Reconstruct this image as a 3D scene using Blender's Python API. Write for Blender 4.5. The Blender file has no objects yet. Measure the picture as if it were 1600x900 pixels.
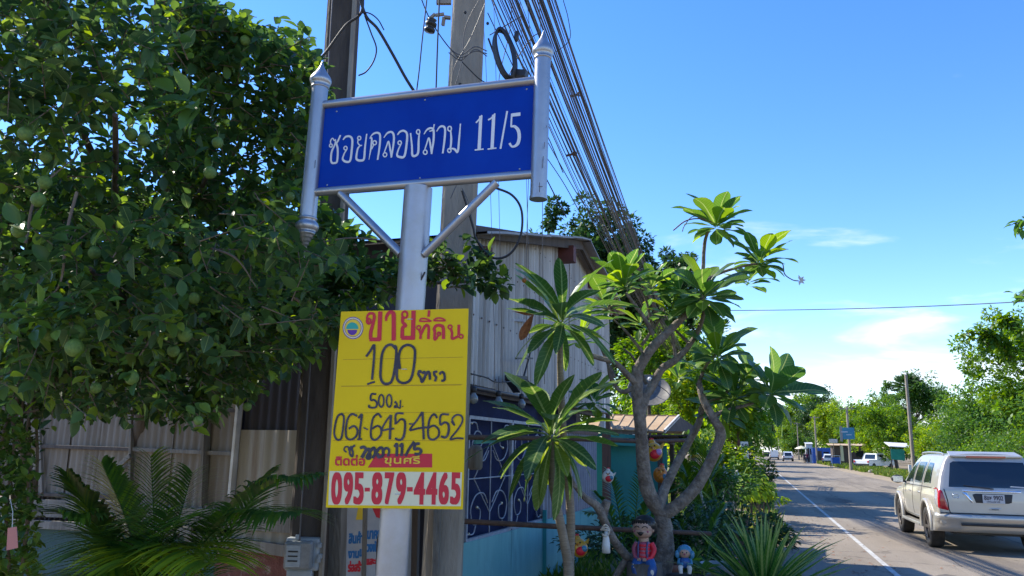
import bpy, bmesh, math, random
import numpy as np
from mathutils import Vector, Matrix, noise
from mathutils.bvhtree import BVHTree
R = math.radians
rnd = random.Random(7)
sc = bpy.context.scene
C = sc.collection

# ------------------------------------------------------------------ camera
# world: +Y runs along the road, +X to its right, camera stands at the origin 1.7 m up
F_PX = 1200.0; CAM_H = 1.7
YAW = 0.30024
PITCH = 0.20413
ROLL = R(1.0)
f0 = Vector((-math.sin(YAW) * math.cos(PITCH), math.cos(YAW) * math.cos(PITCH), math.sin(PITCH)))
r0 = Vector((math.cos(YAW), math.sin(YAW), 0))
u0 = r0.cross(f0)
CR = r0 * math.cos(ROLL) + u0 * math.sin(ROLL)
CU = u0 * math.cos(ROLL) - r0 * math.sin(ROLL)
CO = Vector((0, 0, CAM_H))
cam = bpy.data.cameras.new('camera'); camo = bpy.data.objects.new('camera', cam); C.objects.link(camo)
cam.sensor_width = 36; cam.lens = 36 * F_PX / 1600; cam.clip_start = 0.1; cam.clip_end = 6000
camo.matrix_world = Matrix.Translation(CO) @ Matrix((CR, CU, -f0)).transposed().to_4x4()
sc.camera = camo

# ------------------------------------------------------------------ light
SUN_AZ = R(-76)      # from +Y, negative = to the left
SUN_EL = R(43)
sd = Vector((math.sin(SUN_AZ) * math.cos(SUN_EL), math.cos(SUN_AZ) * math.cos(SUN_EL), math.sin(SUN_EL)))
sl = bpy.data.lights.new('sun', 'SUN'); sl.energy = 4.2; sl.angle = R(0.53); sl.color = (1, 0.93, 0.80)
so = bpy.data.objects.new('sun', sl); C.objects.link(so); so.rotation_euler = sd.to_track_quat('Z', 'Y').to_euler(); so.location = (0, 0, 30)
w = bpy.data.worlds.new('World'); sc.world = w; w.use_nodes = True
nt = w.node_tree; nd = nt.nodes; lk = nt.links
for n in list(nd): nd.remove(n)
out = nd.new('ShaderNodeOutputWorld'); bg = nd.new('ShaderNodeBackground'); bg.inputs[1].default_value = 0.15
sky = nd.new('ShaderNodeTexSky'); sky.sky_type = 'NISHITA'; sky.sun_disc = False
sky.sun_elevation = SUN_EL; sky.sun_rotation = SUN_AZ
sky.air_density = 1.0; sky.dust_density = 0.05; sky.ozone_density = 3.0
hs = nd.new('ShaderNodeHueSaturation'); hs.inputs['Saturation'].default_value = 1.28; hs.inputs['Value'].default_value = 1.08; hs.inputs['Hue'].default_value = 0.512
lk.new(sky.outputs[0], hs.inputs['Color'])
tc = nd.new('ShaderNodeTexCoord'); sep = nd.new('ShaderNodeSeparateXYZ'); lk.new(tc.outputs['Generated'], sep.inputs[0])
def mth(op, a, b=None, clamp=False):
    m = nd.new('ShaderNodeMath'); m.operation = op; m.use_clamp = clamp
    for i, v in enumerate((a, b)):
        if v is None: continue
        if isinstance(v, (int, float)): m.inputs[i].default_value = v
        else: lk.new(v, m.inputs[i])
    return m.outputs[0]
zz = mth('ADD', mth('MAXIMUM', sep.outputs[2], 0.0), 0.26)
cmb = nd.new('ShaderNodeCombineXYZ')
lk.new(mth('DIVIDE', sep.outputs[0], zz), cmb.inputs[0]); lk.new(mth('DIVIDE', sep.outputs[1], zz), cmb.inputs[1])
mp = nd.new('ShaderNodeMapping'); mp.inputs['Scale'].default_value = (0.62, 1.0, 1); mp.inputs['Rotation'].default_value = (0, 0, R(8)); mp.inputs['Location'].default_value = (1.3, 0.35, 0)
lk.new(cmb.outputs[0], mp.inputs[0])
cn = nd.new('ShaderNodeTexNoise'); cn.inputs['Scale'].default_value = 3.4; cn.inputs['Detail'].default_value = 9; cn.inputs['Roughness'].default_value = 0.52; cn.inputs['Distortion'].default_value = 0.35
lk.new(mp.outputs[0], cn.inputs['Vector'])
low = nd.new('ShaderNodeMapRange'); low.inputs[1].default_value = 0.07; low.inputs[2].default_value = 0.33; low.inputs[3].default_value = 0.085; low.inputs[4].default_value = -0.20
lk.new(sep.outputs[2], low.inputs[0])
cr = nd.new('ShaderNodeMapRange'); cr.inputs[1].default_value = 0.46; cr.inputs[2].default_value = 0.66; cr.interpolation_type = 'SMOOTHSTEP'
lk.new(mth('ADD', cn.outputs[0], low.outputs[0]), cr.inputs[0])
mx = nd.new('ShaderNodeMixRGB'); lk.new(mth('MULTIPLY', cr.outputs[0], 0.85), mx.inputs[0]); lk.new(hs.outputs[0], mx.inputs[1]); mx.inputs[2].default_value = (4.3, 4.65, 5.25, 1)
lk.new(mx.outputs[0], bg.inputs[0]); lk.new(bg.outputs[0], out.inputs[0])
sc.view_settings.view_transform = 'Standard'; sc.view_settings.look = 'None'; sc.view_settings.exposure = 1.0; sc.view_settings.gamma = 1
sc.cycles.use_denoising = True
sc.cycles.max_bounces = 8; sc.cycles.transmission_bounces = 4

# ------------------------------------------------------------------ layout helpers (measured on the photograph, turned into metres)
def ray(px, py): return (f0 * F_PX + CR * (px - 800) - CU * (py - 450))
def W(px, py, d): return CO + ray(px, py) * (d / F_PX)
def onplane(px, py, P, n):
    r = ray(px, py); return CO + r * ((P - CO).dot(n) / r.dot(n))
def onz(px, py, z=0):
    r = ray(px, py); return CO + r * ((z - CAM_H) / r.z)
def ony(px, py, y):
    r = ray(px, py); return CO + r * (y / r.y)
def proj(p):
    v = Vector(p) - CO; d = v.dot(f0); return (800 + v.dot(CR) / d * F_PX, 450 - v.dot(CU) / d * F_PX, d)

# ------------------------------------------------------------------ materials
def mat(name, c1, c2=None, scale=3.0, rough=0.6, metal=0.0, bump=0.0, bscale=None, stretch=(1, 1, 1), c3=None, spec=0.5, coat=0.0, thr=(0.35, 0.65), detail=6):
    m = bpy.data.materials.new(name); m.use_nodes = True; t = m.node_tree; N = t.nodes; L = t.links
    b = N['Principled BSDF']; b.inputs['Roughness'].default_value = rough; b.inputs['Metallic'].default_value = metal
    b.inputs['Specular IOR Level'].default_value = spec; b.inputs['Coat Weight'].default_value = coat
    b.inputs['Base Color'].default_value = (*c1, 1)
    co = N.new('ShaderNodeTexCoord'); mpn = N.new('ShaderNodeMapping'); mpn.inputs['Scale'].default_value = stretch
    L.new(co.outputs['Object'], mpn.inputs[0])
    if c2:
        n1 = N.new('ShaderNodeTexNoise'); n1.inputs['Scale'].default_value = scale; n1.inputs['Detail'].default_value = detail; n1.inputs['Roughness'].default_value = 0.62
        L.new(mpn.outputs[0], n1.inputs['Vector'])
        r1 = N.new('ShaderNodeMapRange'); r1.inputs[1].default_value = thr[0]; r1.inputs[2].default_value = thr[1]; L.new(n1.outputs[0], r1.inputs[0])
        mi = N.new('ShaderNodeMixRGB'); mi.inputs[1].default_value = (*c1, 1); mi.inputs[2].default_value = (*c2, 1); L.new(r1.outputs[0], mi.inputs[0])
        last = mi.outputs[0]
        if c3:
            n2 = N.new('ShaderNodeTexNoise'); n2.inputs['Scale'].default_value = scale * 0.37 + 0.3; n2.inputs['Detail'].default_value = 8; n2.inputs['Roughness'].default_value = 0.7
            L.new(mpn.outputs[0], n2.inputs['Vector'])
            r2 = N.new('ShaderNodeMapRange'); r2.inputs[1].default_value = 0.52; r2.inputs[2].default_value = 0.68; L.new(n2.outputs[0], r2.inputs[0])
            mi2 = N.new('ShaderNodeMixRGB'); L.new(last, mi2.inputs[1]); mi2.inputs[2].default_value = (*c3, 1); L.new(r2.outputs[0], mi2.inputs[0]); last = mi2.outputs[0]
        L.new(last, b.inputs['Base Color'])
    if bump:
        n3 = N.new('ShaderNodeTexNoise'); n3.inputs['Scale'].default_value = bscale or scale * 4; n3.inputs['Detail'].default_value = 5
        L.new(mpn.outputs[0], n3.inputs['Vector']); bm_ = N.new('ShaderNodeBump'); bm_.inputs['Strength'].default_value = bump; bm_.inputs['Distance'].default_value = 0.02
        L.new(n3.outputs[0], bm_.inputs['Height']); L.new(bm_.outputs[0], b.inputs['Normal'])
    return m

def leafmat(name, ca, cb, cc=None, trans=0.4, rough=0.45, tcol=None, use_obj=False, spec=0.4):
    """leaf: glossy top, light coming through; every leaf its own shade"""
    m = bpy.data.materials.new(name); m.use_nodes = True; t = m.node_tree; N = t.nodes; L = t.links
    b = N['Principled BSDF']; b.inputs['Roughness'].default_value = rough; b.inputs['Specular IOR Level'].default_value = spec
    if use_obj:
        src = N.new('ShaderNodeObjectInfo').outputs['Random']
    else:
        src = N.new('ShaderNodeNewGeometry').outputs['Random Per Island']
    cr_ = N.new('ShaderNodeValToRGB'); L.new(src, cr_.inputs[0]); e = cr_.color_ramp.elements
    e[0].position = 0.0; e[0].color = (*ca, 1); e[1].position = 0.72; e[1].color = (*cb, 1)
    if cc: x = e.new(1.0); x.color = (*cc, 1)
    co = N.new('ShaderNodeTexCoord'); n1 = N.new('ShaderNodeTexNoise'); n1.inputs['Scale'].default_value = 0.9; n1.inputs['Detail'].default_value = 3
    L.new(co.outputs['Object'], n1.inputs['Vector'])
    v = N.new('ShaderNodeMapRange'); v.inputs[1].default_value = 0.3; v.inputs[2].default_value = 0.7; v.inputs[3].default_value = 0.72; v.inputs[4].default_value = 1.25; L.new(n1.outputs[0], v.inputs[0])
    h = N.new('ShaderNodeHueSaturation'); L.new(v.outputs[0], h.inputs['Value']); L.new(cr_.outputs[0], h.inputs['Color'])
    L.new(h.outputs[0], b.inputs['Base Color'])
    leafcol = h.outputs[0]
    if use_obj:
        sx = N.new('ShaderNodeSeparateXYZ'); L.new(co.outputs['Object'], sx.inputs[0])
        def mm_(op, a, b_=None):
            q = N.new('ShaderNodeMath'); q.operation = op
            for i, v_ in enumerate((a, b_)):
                if v_ is None: continue
                if isinstance(v_, (int, float)): q.inputs[i].default_value = v_
                else: L.new(v_, q.inputs[i])
            return q.outputs[0]
        axx = mm_('ABSOLUTE', sx.outputs[0]); rib = mm_('LESS_THAN', axx, 0.011)
        side = mm_('GREATER_THAN', mm_('SINE', mm_('MULTIPLY', mm_('SUBTRACT', sx.outputs[1], mm_('MULTIPLY', axx, 0.7)), 95.0)), 0.86)
        msk = mm_('MINIMUM', mm_('ADD', mm_('MULTIPLY', rib, 0.75), mm_('MULTIPLY', side, 0.22)), 1.0)
        vm = N.new('ShaderNodeMixRGB'); L.new(msk, vm.inputs[0]); L.new(leafcol, vm.inputs[1]); vm.inputs[2].default_value = (0.30, 0.38, 0.13, 1)
        n5 = N.new('ShaderNodeTexNoise'); n5.inputs['Scale'].default_value = 4.0; n5.inputs['Detail'].default_value = 4; L.new(co.outputs['Object'], n5.inputs['Vector'])
        r5 = N.new('ShaderNodeMapRange'); r5.inputs[1].default_value = 0.62; r5.inputs[2].default_value = 0.74; r5.inputs[4].default_value = 0.55; L.new(n5.outputs[0], r5.inputs[0])
        v2 = N.new('ShaderNodeMixRGB'); L.new(r5.outputs[0], v2.inputs[0]); L.new(vm.outputs[0], v2.inputs[1]); v2.inputs[2].default_value = (0.16, 0.17, 0.04, 1)
        leafcol = v2.outputs[0]; L.new(leafcol, b.inputs['Base Color'])
    tr = N.new('ShaderNodeBsdfTranslucent'); h2 = N.new('ShaderNodeHueSaturation'); h2.inputs['Hue'].default_value = 0.475; h2.inputs['Saturation'].default_value = 1.12; h2.inputs['Value'].default_value = 2.1
    L.new(leafcol, h2.inputs['Color']); L.new(h2.outputs[0], tr.inputs[0])
    ms = N.new('ShaderNodeMixShader'); ms.inputs[0].default_value = trans
    L.new(b.outputs[0], ms.inputs[1]); L.new(tr.outputs[0], ms.inputs[2]); L.new(ms.outputs[0], N['Material Output'].inputs['Surface'])
    return m

M = {}
M['silver'] = mat('silver_painted_steel', (0.40, 0.405, 0.42), (0.34, 0.345, 0.36), 6, 0.36, 0.75, 0.03, 60)
M['post'] = mat('aluminium_paint', (0.44, 0.44, 0.455), (0.38, 0.38, 0.40), 4, 0.40, 0.6, 0.03, 40, c3=(0.36, 0.345, 0.31))
M['blue'] = mat('blue_reflective_sheet', (0.0005, 0.030, 0.29), (0.0008, 0.050, 0.40), 2.4, 0.42, 0, 0.03, 8, c3=(0.003, 0.045, 0.33), spec=0.12, thr=(.3,.75))
M['letter'] = mat('white_reflective_letters', (0.70, 0.72, 0.74), None, rough=0.5)
M['yellow'] = mat('yellow_board', (0.82, 0.56, 0.002), (0.77, 0.52, 0.002), 3, 0.5, 0, 0.02, spec=0.25)
M['red'] = mat('red_print', (0.60, 0.012, 0.03), None, rough=0.5)
M['cream'] = mat('cream_print', (0.74, 0.68, 0.44), None, rough=0.5)
M['yprint'] = mat('yellow_print', (0.80, 0.56, 0.03), None, rough=0.5)
M['marker'] = mat('black_marker', (0.035, 0.03, 0.045), (0.10, 0.08, 0.10), 22, 0.6, thr=(0.45, 0.75))
M['line'] = mat('thin_ruled_line', (0.42, 0.26, 0.01), None, rough=0.6)
M['teal'] = mat('teal_print', (0.03, 0.38, 0.30), None); M['purple'] = mat('purple_print', (0.12, 0.03, 0.30), None)
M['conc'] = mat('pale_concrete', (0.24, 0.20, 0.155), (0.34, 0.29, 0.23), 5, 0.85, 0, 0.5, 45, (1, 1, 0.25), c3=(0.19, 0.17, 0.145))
M['concd'] = mat('shaded_weathered_concrete', (0.045, 0.034, 0.027), (0.095, 0.074, 0.058), 6, 0.9, 0, 0.6, 40, (1, 1, 0.22), c3=(0.035, 0.03, 0.028))  # dark brown tone holds the shade on the left pole; streaks are weathering
M['wood'] = mat('grey_old_wood', (0.13, 0.115, 0.095), (0.22, 0.20, 0.17), 9, 0.85, 0, 0.6, 40, (1, 1, 0.08), c3=(0.09, 0.08, 0.07))
M['woodd'] = mat('dark_wood', (0.055, 0.042, 0.035), (0.09, 0.07, 0.055), 8, 0.85, 0, 0.5, 40, (1, 1, 0.1))
M['cable'] = mat('black_cable', (0.022, 0.02, 0.022), None, rough=0.5)
M['cableg'] = mat('grey_cable', (0.10, 0.095, 0.10), (0.055, 0.05, 0.055), 2, 0.5, spec=0.6)
M['cableb'] = mat('brown_cable', (0.045, 0.03, 0.026), (0.075, 0.055, 0.048), 2, 0.55)
M['corr'] = mat('galvanised_sheet', (0.29, 0.27, 0.245), (0.50, 0.475, 0.44), 4, 0.65, 0.15, 0.2, 20, (1, 1, 0.10), c3=(0.22, 0.175, 0.13), spec=0.3)
M['corrold'] = mat('old_tan_sheet', (0.17, 0.145, 0.115), (0.25, 0.215, 0.175), 3, 0.8, 0.05, 0.3, 20, (1, 1, 0.15), c3=(0.11, 0.085, 0.06), spec=0.2)
M['corrrust'] = mat('rust_stained_sheet', (0.24, 0.21, 0.165), (0.33, 0.30, 0.24), 3, 0.7, 0.1, 0.2, 20, (1.5, 1.5, 0.1), c3=(0.13, 0.055, 0.025))
M['corrdark'] = mat('dark_sheet_metal', (0.035, 0.03, 0.035), (0.06, 0.05, 0.05), 3, 0.8, 0.1, 0.3, 20, (1, 1, 0.15))  # dark sheets; on the added lean-to the tone stands for shade
M['roofsheet'] = mat('weathered_roof_sheet', (0.24, 0.24, 0.26), (0.34, 0.33, 0.32), 2, 0.6, 0.4, 0.2, 15)
M['rooftan'] = mat('tan_roof_sheet', (0.42, 0.29, 0.17), (0.52, 0.38, 0.23), 3, 0.8, 0, 0.2, 20, c3=(0.32, 0.21, 0.13))
M['turq'] = mat('turquoise_board', (0.15, 0.38, 0.37), (0.21, 0.47, 0.45), 2.6, 0.65, 0, 0.2, 18, (1, 1, 0.25), c3=(0.11, 0.26, 0.26))
M['turqd'] = mat('teal_board', (0.02, 0.23, 0.235), (0.03, 0.30, 0.29), 2.2, 0.55, 0, 0.1, 18, (1, 1, 0.4))
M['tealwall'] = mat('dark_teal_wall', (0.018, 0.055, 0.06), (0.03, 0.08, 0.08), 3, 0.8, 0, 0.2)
M['navy'] = mat('navy_panel', (0.008, 0.012, 0.045), (0.013, 0.02, 0.068), 4, 0.8, 0, 0.1, spec=0.15)
M['wmetal'] = mat('white_painted_iron', (0.36, 0.38, 0.43), (0.24, 0.26, 0.30), 12, 0.5, c3=(0.30, 0.24, 0.2))
M['brass'] = mat('brass_knob', (0.6, 0.52, 0.36), None, rough=0.35, metal=0.7)
M['bar'] = mat('grey_blue_bars', (0.30, 0.32, 0.40), (0.40, 0.42, 0.48), 5, 0.5)
M['rust'] = mat('rusty_pipe', (0.055, 0.03, 0.022), (0.10, 0.055, 0.035), 14, 0.8, 0, 0.4, 60)
M['redbeam'] = mat('faded_red_beam', (0.13, 0.035, 0.028), (0.085, 0.026, 0.022), 8, 0.7)
M['brown'] = mat('brown_post', (0.09, 0.05, 0.04), (0.13, 0.075, 0.055), 9, 0.7, 0, 0.3, 40, (1, 1, 0.15))
M['lbrown'] = mat('light_brown_board', (0.22, 0.13, 0.085), (0.30, 0.19, 0.12), 9, 0.7, 0, 0.3, 40, (1, 1, 0.15))
M['white'] = mat('white_paint', (0.68, 0.68, 0.66), (0.55, 0.54, 0.51), 5, 0.6, c3=(0.45, 0.42, 0.38))
M['brick'] = mat('red_brown_plaster', (0.10, 0.03, 0.022), (0.16, 0.055, 0.04), 14, 0.9, 0, 0.5, c3=(0.30, 0.25, 0.22))
M['meter'] = mat('grey_meter_case', (0.25, 0.28, 0.30), (0.32, 0.35, 0.37), 9, 0.5)
M['meterglass'] = mat('dim_glass', (0.14, 0.16, 0.17), (0.22, 0.24, 0.25), 16, 0.15, spec=0.8)
M['paper'] = mat('printed_label', (0.42, 0.44, 0.44), (0.30, 0.31, 0.31), 40, 0.6, stretch=(0.4, 0.4, 2.5))
M['banner'] = mat('faded_banner', (0.34, 0.37, 0.42), (0.46, 0.48, 0.50), 5, 0.6)
M['bprint'] = mat('blue_print', (0.02, 0.16, 0.42), None)
M['bark'] = mat('grey_frangipani_bark', (0.12, 0.10, 0.085), (0.27, 0.235, 0.20), 16, 0.9, 0, 1.0, 38, c3=(0.085, 0.07, 0.06))
M['barkd'] = mat('dark_bark', (0.07, 0.055, 0.045), (0.12, 0.10, 0.08), 8, 0.9, 0, 0.7, 40, (1, 1, 0.4))
M['stem'] = mat('pale_ringed_stem', (0.30, 0.245, 0.18), (0.20, 0.16, 0.115), 28, 0.85, 0, 0.5, 60, (0.3, 0.3, 2.5))
M['twig'] = mat('brown_twig', (0.13, 0.095, 0.065), (0.19, 0.14, 0.10), 12, 0.85)
M['lime'] = mat('lime_skin', (0.085, 0.165, 0.03), (0.16, 0.255, 0.045), 2.2, 0.5, 0, 0.4, 30)
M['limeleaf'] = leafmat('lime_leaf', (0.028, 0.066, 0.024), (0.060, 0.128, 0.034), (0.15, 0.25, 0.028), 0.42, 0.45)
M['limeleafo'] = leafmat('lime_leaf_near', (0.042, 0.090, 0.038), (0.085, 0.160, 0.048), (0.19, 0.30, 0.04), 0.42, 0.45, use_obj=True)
M['frang'] = leafmat('frangipani_leaf', (0.035, 0.110, 0.030), (0.075, 0.185, 0.032), (0.19, 0.32, 0.03), 0.46, 0.36, use_obj=True, spec=0.5)
M['crownleaf'] = leafmat('strap_leaf', (0.050, 0.130, 0.030), (0.085, 0.190, 0.035), (0.17, 0.26, 0.03), 0.36, 0.35, use_obj=True, spec=0.5)
M['dryleaf'] = mat('dry_brown_leaf', (0.20, 0.075, 0.03), (0.30, 0.13, 0.05), 12, 0.8)
M['palm'] = leafmat('palm_leaflet', (0.045, 0.13, 0.032), (0.085, 0.21, 0.036), (0.17, 0.31, 0.03), 0.36, 0.36)
M['palmy'] = leafmat('palm_leaflet_yellow', (0.07, 0.15, 0.02), (0.15, 0.27, 0.025), (0.28, 0.40, 0.03), 0.40, 0.4)
M['yucca'] = leafmat('sword_leaf', (0.028, 0.115, 0.025), (0.055, 0.18, 0.030), (0.11, 0.26, 0.04), 0.25, 0.45, use_obj=True)
M['vine'] = leafmat('vine_leaf', (0.035, 0.085, 0.020), (0.080, 0.165, 0.030), (0.16, 0.25, 0.04), 0.36, 0.4)
M['rachis'] = mat('green_midrib', (0.13, 0.22, 0.05), (0.20, 0.24, 0.07), 8, 0.5)
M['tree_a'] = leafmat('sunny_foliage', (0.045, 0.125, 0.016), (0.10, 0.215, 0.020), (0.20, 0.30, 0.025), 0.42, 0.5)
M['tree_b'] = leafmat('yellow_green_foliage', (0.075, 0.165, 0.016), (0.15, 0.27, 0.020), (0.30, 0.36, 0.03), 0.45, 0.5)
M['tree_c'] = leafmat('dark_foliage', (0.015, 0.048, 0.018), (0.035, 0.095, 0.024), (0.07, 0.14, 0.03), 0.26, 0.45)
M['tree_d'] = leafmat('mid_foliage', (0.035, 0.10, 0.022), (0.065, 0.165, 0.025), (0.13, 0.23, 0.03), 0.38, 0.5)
M['grass'] = leafmat('grass_blades', (0.06, 0.13, 0.02), (0.13, 0.21, 0.03), (0.30, 0.28, 0.08), 0.35, 0.6)
M['plastic_g'] = mat('grey_flower_pot', (0.36, 0.36, 0.35), (0.28, 0.28, 0.27), 6, 0.6)
M['terra'] = mat('terracotta', (0.22, 0.09, 0.055), (0.15, 0.07, 0.05), 7, 0.85)
M['orange'] = mat('orange_glaze', (0.58, 0.20, 0.012), (0.40, 0.14, 0.012), 12, rough=0.3, coat=0.3)
M['amber'] = mat('amber_glaze', (0.60, 0.33, 0.015), (0.42, 0.23, 0.015), 12, rough=0.3, coat=0.3)
M['sky_glaze'] = mat('light_blue_glaze', (0.07, 0.27, 0.44), (0.05, 0.18, 0.30), 14, rough=0.3)
M['pink'] = mat('pink_glaze', (0.42, 0.09, 0.16), (0.28, 0.06, 0.10), 14, rough=0.35)
M['lilac'] = mat('lilac_glaze', (0.45, 0.24, 0.55), None, rough=0.35)
M['skin'] = mat('doll_skin_paint', (0.46, 0.29, 0.21), (0.34, 0.21, 0.155), 14, rough=0.45)
M['black'] = mat('black_paint', (0.012, 0.012, 0.014), None, rough=0.4)
M['denim'] = mat('blue_doll_paint', (0.016, 0.09, 0.30), (0.012, 0.05, 0.18), 12, 0.45)
M['dshade'] = mat('navy_strap_paint', (0.05, 0.06, 0.16), None, rough=0.5)
M['plaster'] = mat('white_plaster', (0.60, 0.57, 0.50), (0.42, 0.39, 0.33), 14, 0.8, 0, 0.3)
M['stone'] = mat('grey_statue_stone', (0.22, 0.21, 0.19), (0.32, 0.30, 0.27), 14, 0.85, 0, 0.4)
M['maroon'] = mat('maroon_panel', (0.22, 0.018, 0.03), (0.17, 0.02, 0.03), 4, 0.6)
M['paint'] = mat('champagne_car_paint', (0.46, 0.43, 0.37), (0.50, 0.47, 0.41), 3, 0.38, 0.35, coat=0.6)
M['paintlow'] = mat('silver_car_trim', (0.48, 0.46, 0.41), None, rough=0.32, metal=0.5, coat=0.5)
M['carwhite'] = mat('white_car_paint', (0.72, 0.73, 0.74), None, rough=0.3, coat=0.5)
M['carblack'] = mat('black_trim', (0.018, 0.018, 0.02), None, rough=0.5)
M['glass'] = mat('tinted_glass', (0.012, 0.018, 0.024), None, rough=0.06, spec=0.9)
M['rubber'] = mat('tyre_rubber', (0.022, 0.021, 0.02), (0.05, 0.045, 0.04), 9, 0.85)
M['rim'] = mat('dusty_dark_rim', (0.14, 0.12, 0.11), (0.09, 0.08, 0.075), 9, 0.45, 0.6)
M['chrome'] = mat('chrome_trim', (0.70, 0.72, 0.75), None, rough=0.16, metal=0.9)
M['redlens'] = mat('red_lens', (0.42, 0.006, 0.015), None, rough=0.15, coat=0.6)
M['clearlens'] = mat('clear_lens', (0.48, 0.47, 0.46), (0.32, 0.32, 0.33), 30, 0.15, 0.2, coat=0.6)
M['plate'] = mat('number_plate', (0.50, 0.50, 0.50), None, rough=0.5)
M['stickers'] = mat('pale_sticker', (0.5, 0.52, 0.53), None, rough=0.6)
M['bluebox'] = mat('blue_container_paint', (0.015, 0.08, 0.34), (0.02, 0.11, 0.40), 3, 0.6)
M['greensign'] = mat('blue_green_sign', (0.03, 0.17, 0.30), (0.05, 0.24, 0.32), 2, 0.5)
M['tarp'] = mat('green_tarp', (0.02, 0.26, 0.19), (0.03, 0.33, 0.24), 3, 0.7)
M['cloth_red'] = mat('red_cloth', (0.42, 0.05, 0.07), (0.30, 0.04, 0.06), 6, 0.8)
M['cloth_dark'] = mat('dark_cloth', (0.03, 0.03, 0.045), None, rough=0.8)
M['dish'] = mat('dusty_dish_mesh', (0.15, 0.145, 0.13), (0.10, 0.095, 0.09), 12, 0.6, 0.3)

# asphalt: sun-bleached, with tyre lanes, patches, cracks
def ground_mats():
    m = mat('asphalt', (0.205, 0.17, 0.128), (0.285, 0.242, 0.188), 0.8, 0.9, 0, 0.5, 90, (1, 0.16, 1), c3=(0.155, 0.13, 0.102), spec=0.25, detail=12)
    N = m.node_tree.nodes; L = m.node_tree.links; b = N['Principled BSDF']
    src = b.inputs['Base Color'].links[0].from_socket
    co = N.new('ShaderNodeTexCoord'); s = N.new('ShaderNodeTexNoise'); s.inputs['Scale'].default_value = 140; s.inputs['Detail'].default_value = 2
    L.new(co.outputs['Object'], s.inputs['Vector']); r = N.new('ShaderNodeMapRange'); r.inputs[1].default_value = 0.3; r.inputs[2].default_value = 0.7; r.inputs[3].default_value = 0.68; r.inputs[4].default_value = 1.3; L.new(s.outputs[0], r.inputs[0])
    v = N.new('ShaderNodeTexVoronoi'); v.feature = 'DISTANCE_TO_EDGE'; v.inputs['Scale'].default_value = 0.33
    nn = N.new('ShaderNodeTexNoise'); nn.inputs['Scale'].default_value = 2.0; nn.inputs['Detail'].default_value = 5
    L.new(co.outputs['Object'], nn.inputs['Vector']); ad = N.new('ShaderNodeMixRGB'); ad.blend_type = 'ADD'; ad.inputs[0].default_value = 0.9; L.new(co.outputs['Object'], ad.inputs[1]); L.new(nn.outputs['Color'], ad.inputs[2]); L.new(ad.outputs[0], v.inputs['Vector'])
    ck = N.new('ShaderNodeMapRange'); ck.inputs[1].default_value = 0.002; ck.inputs[2].default_value = 0.012; ck.inputs[3].default_value = 0.62; ck.inputs[4].default_value = 1.0; L.new(v.outputs['Distance'], ck.inputs[0])
    mu = N.new('ShaderNodeMath'); mu.operation = 'MULTIPLY'; L.new(r.outputs[0], mu.inputs[0]); L.new(ck.outputs[0], mu.inputs[1])
    mm = N.new('ShaderNodeMixRGB'); mm.blend_type = 'MULTIPLY'; mm.inputs[0].default_value = 1; L.new(src, mm.inputs[1]); L.new(mu.outputs[0], mm.inputs[2]); L.new(mm.outputs[0], b.inputs['Base Color'])
    return m
M['asphalt'] = ground_mats()
M['dirt'] = mat('dry_earth', (0.20, 0.155, 0.10), (0.28, 0.22, 0.15), 1.4, 0.95, 0, 0.6, 30, c3=(0.09, 0.10, 0.035), spec=0.2)
M['sand'] = mat('sandy_verge', (0.36, 0.29, 0.20), (0.29, 0.23, 0.15), 1.2, 0.95, 0, 0.6, 40, c3=(0.22, 0.18, 0.12), spec=0.2)
M['roadline'] = mat('worn_white_line', (0.50, 0.50, 0.47), (0.34, 0.32, 0.28), 5, 0.8, thr=(0.4, 0.62))

# ------------------------------------------------------------------ mesh building
def catmull(pts, k=6):
    pts = [Vector(p) for p in pts]
    if len(pts) < 3: return pts
    P = [pts[0] * 2 - pts[1]] + pts + [pts[-1] * 2 - pts[-2]]; o = []
    for i in range(1, len(P) - 2):
        for j in range(k):
            t = j / k; a, b, c, d = P[i - 1], P[i], P[i + 1], P[i + 2]
            o.append(0.5 * ((2 * b) + (-a + c) * t + (2 * a - 5 * b + 4 * c - d) * t * t + (-a + 3 * b - 3 * c + d) * t ** 3))
    o.append(pts[-1]); return o

def basis(z):
    z = Vector(z).normalized(); a = Vector((0, 0, 1)) if abs(z.z) < 0.95 else Vector((1, 0, 0))
    x = a.cross(z).normalized(); return x, z.cross(x), z

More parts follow.
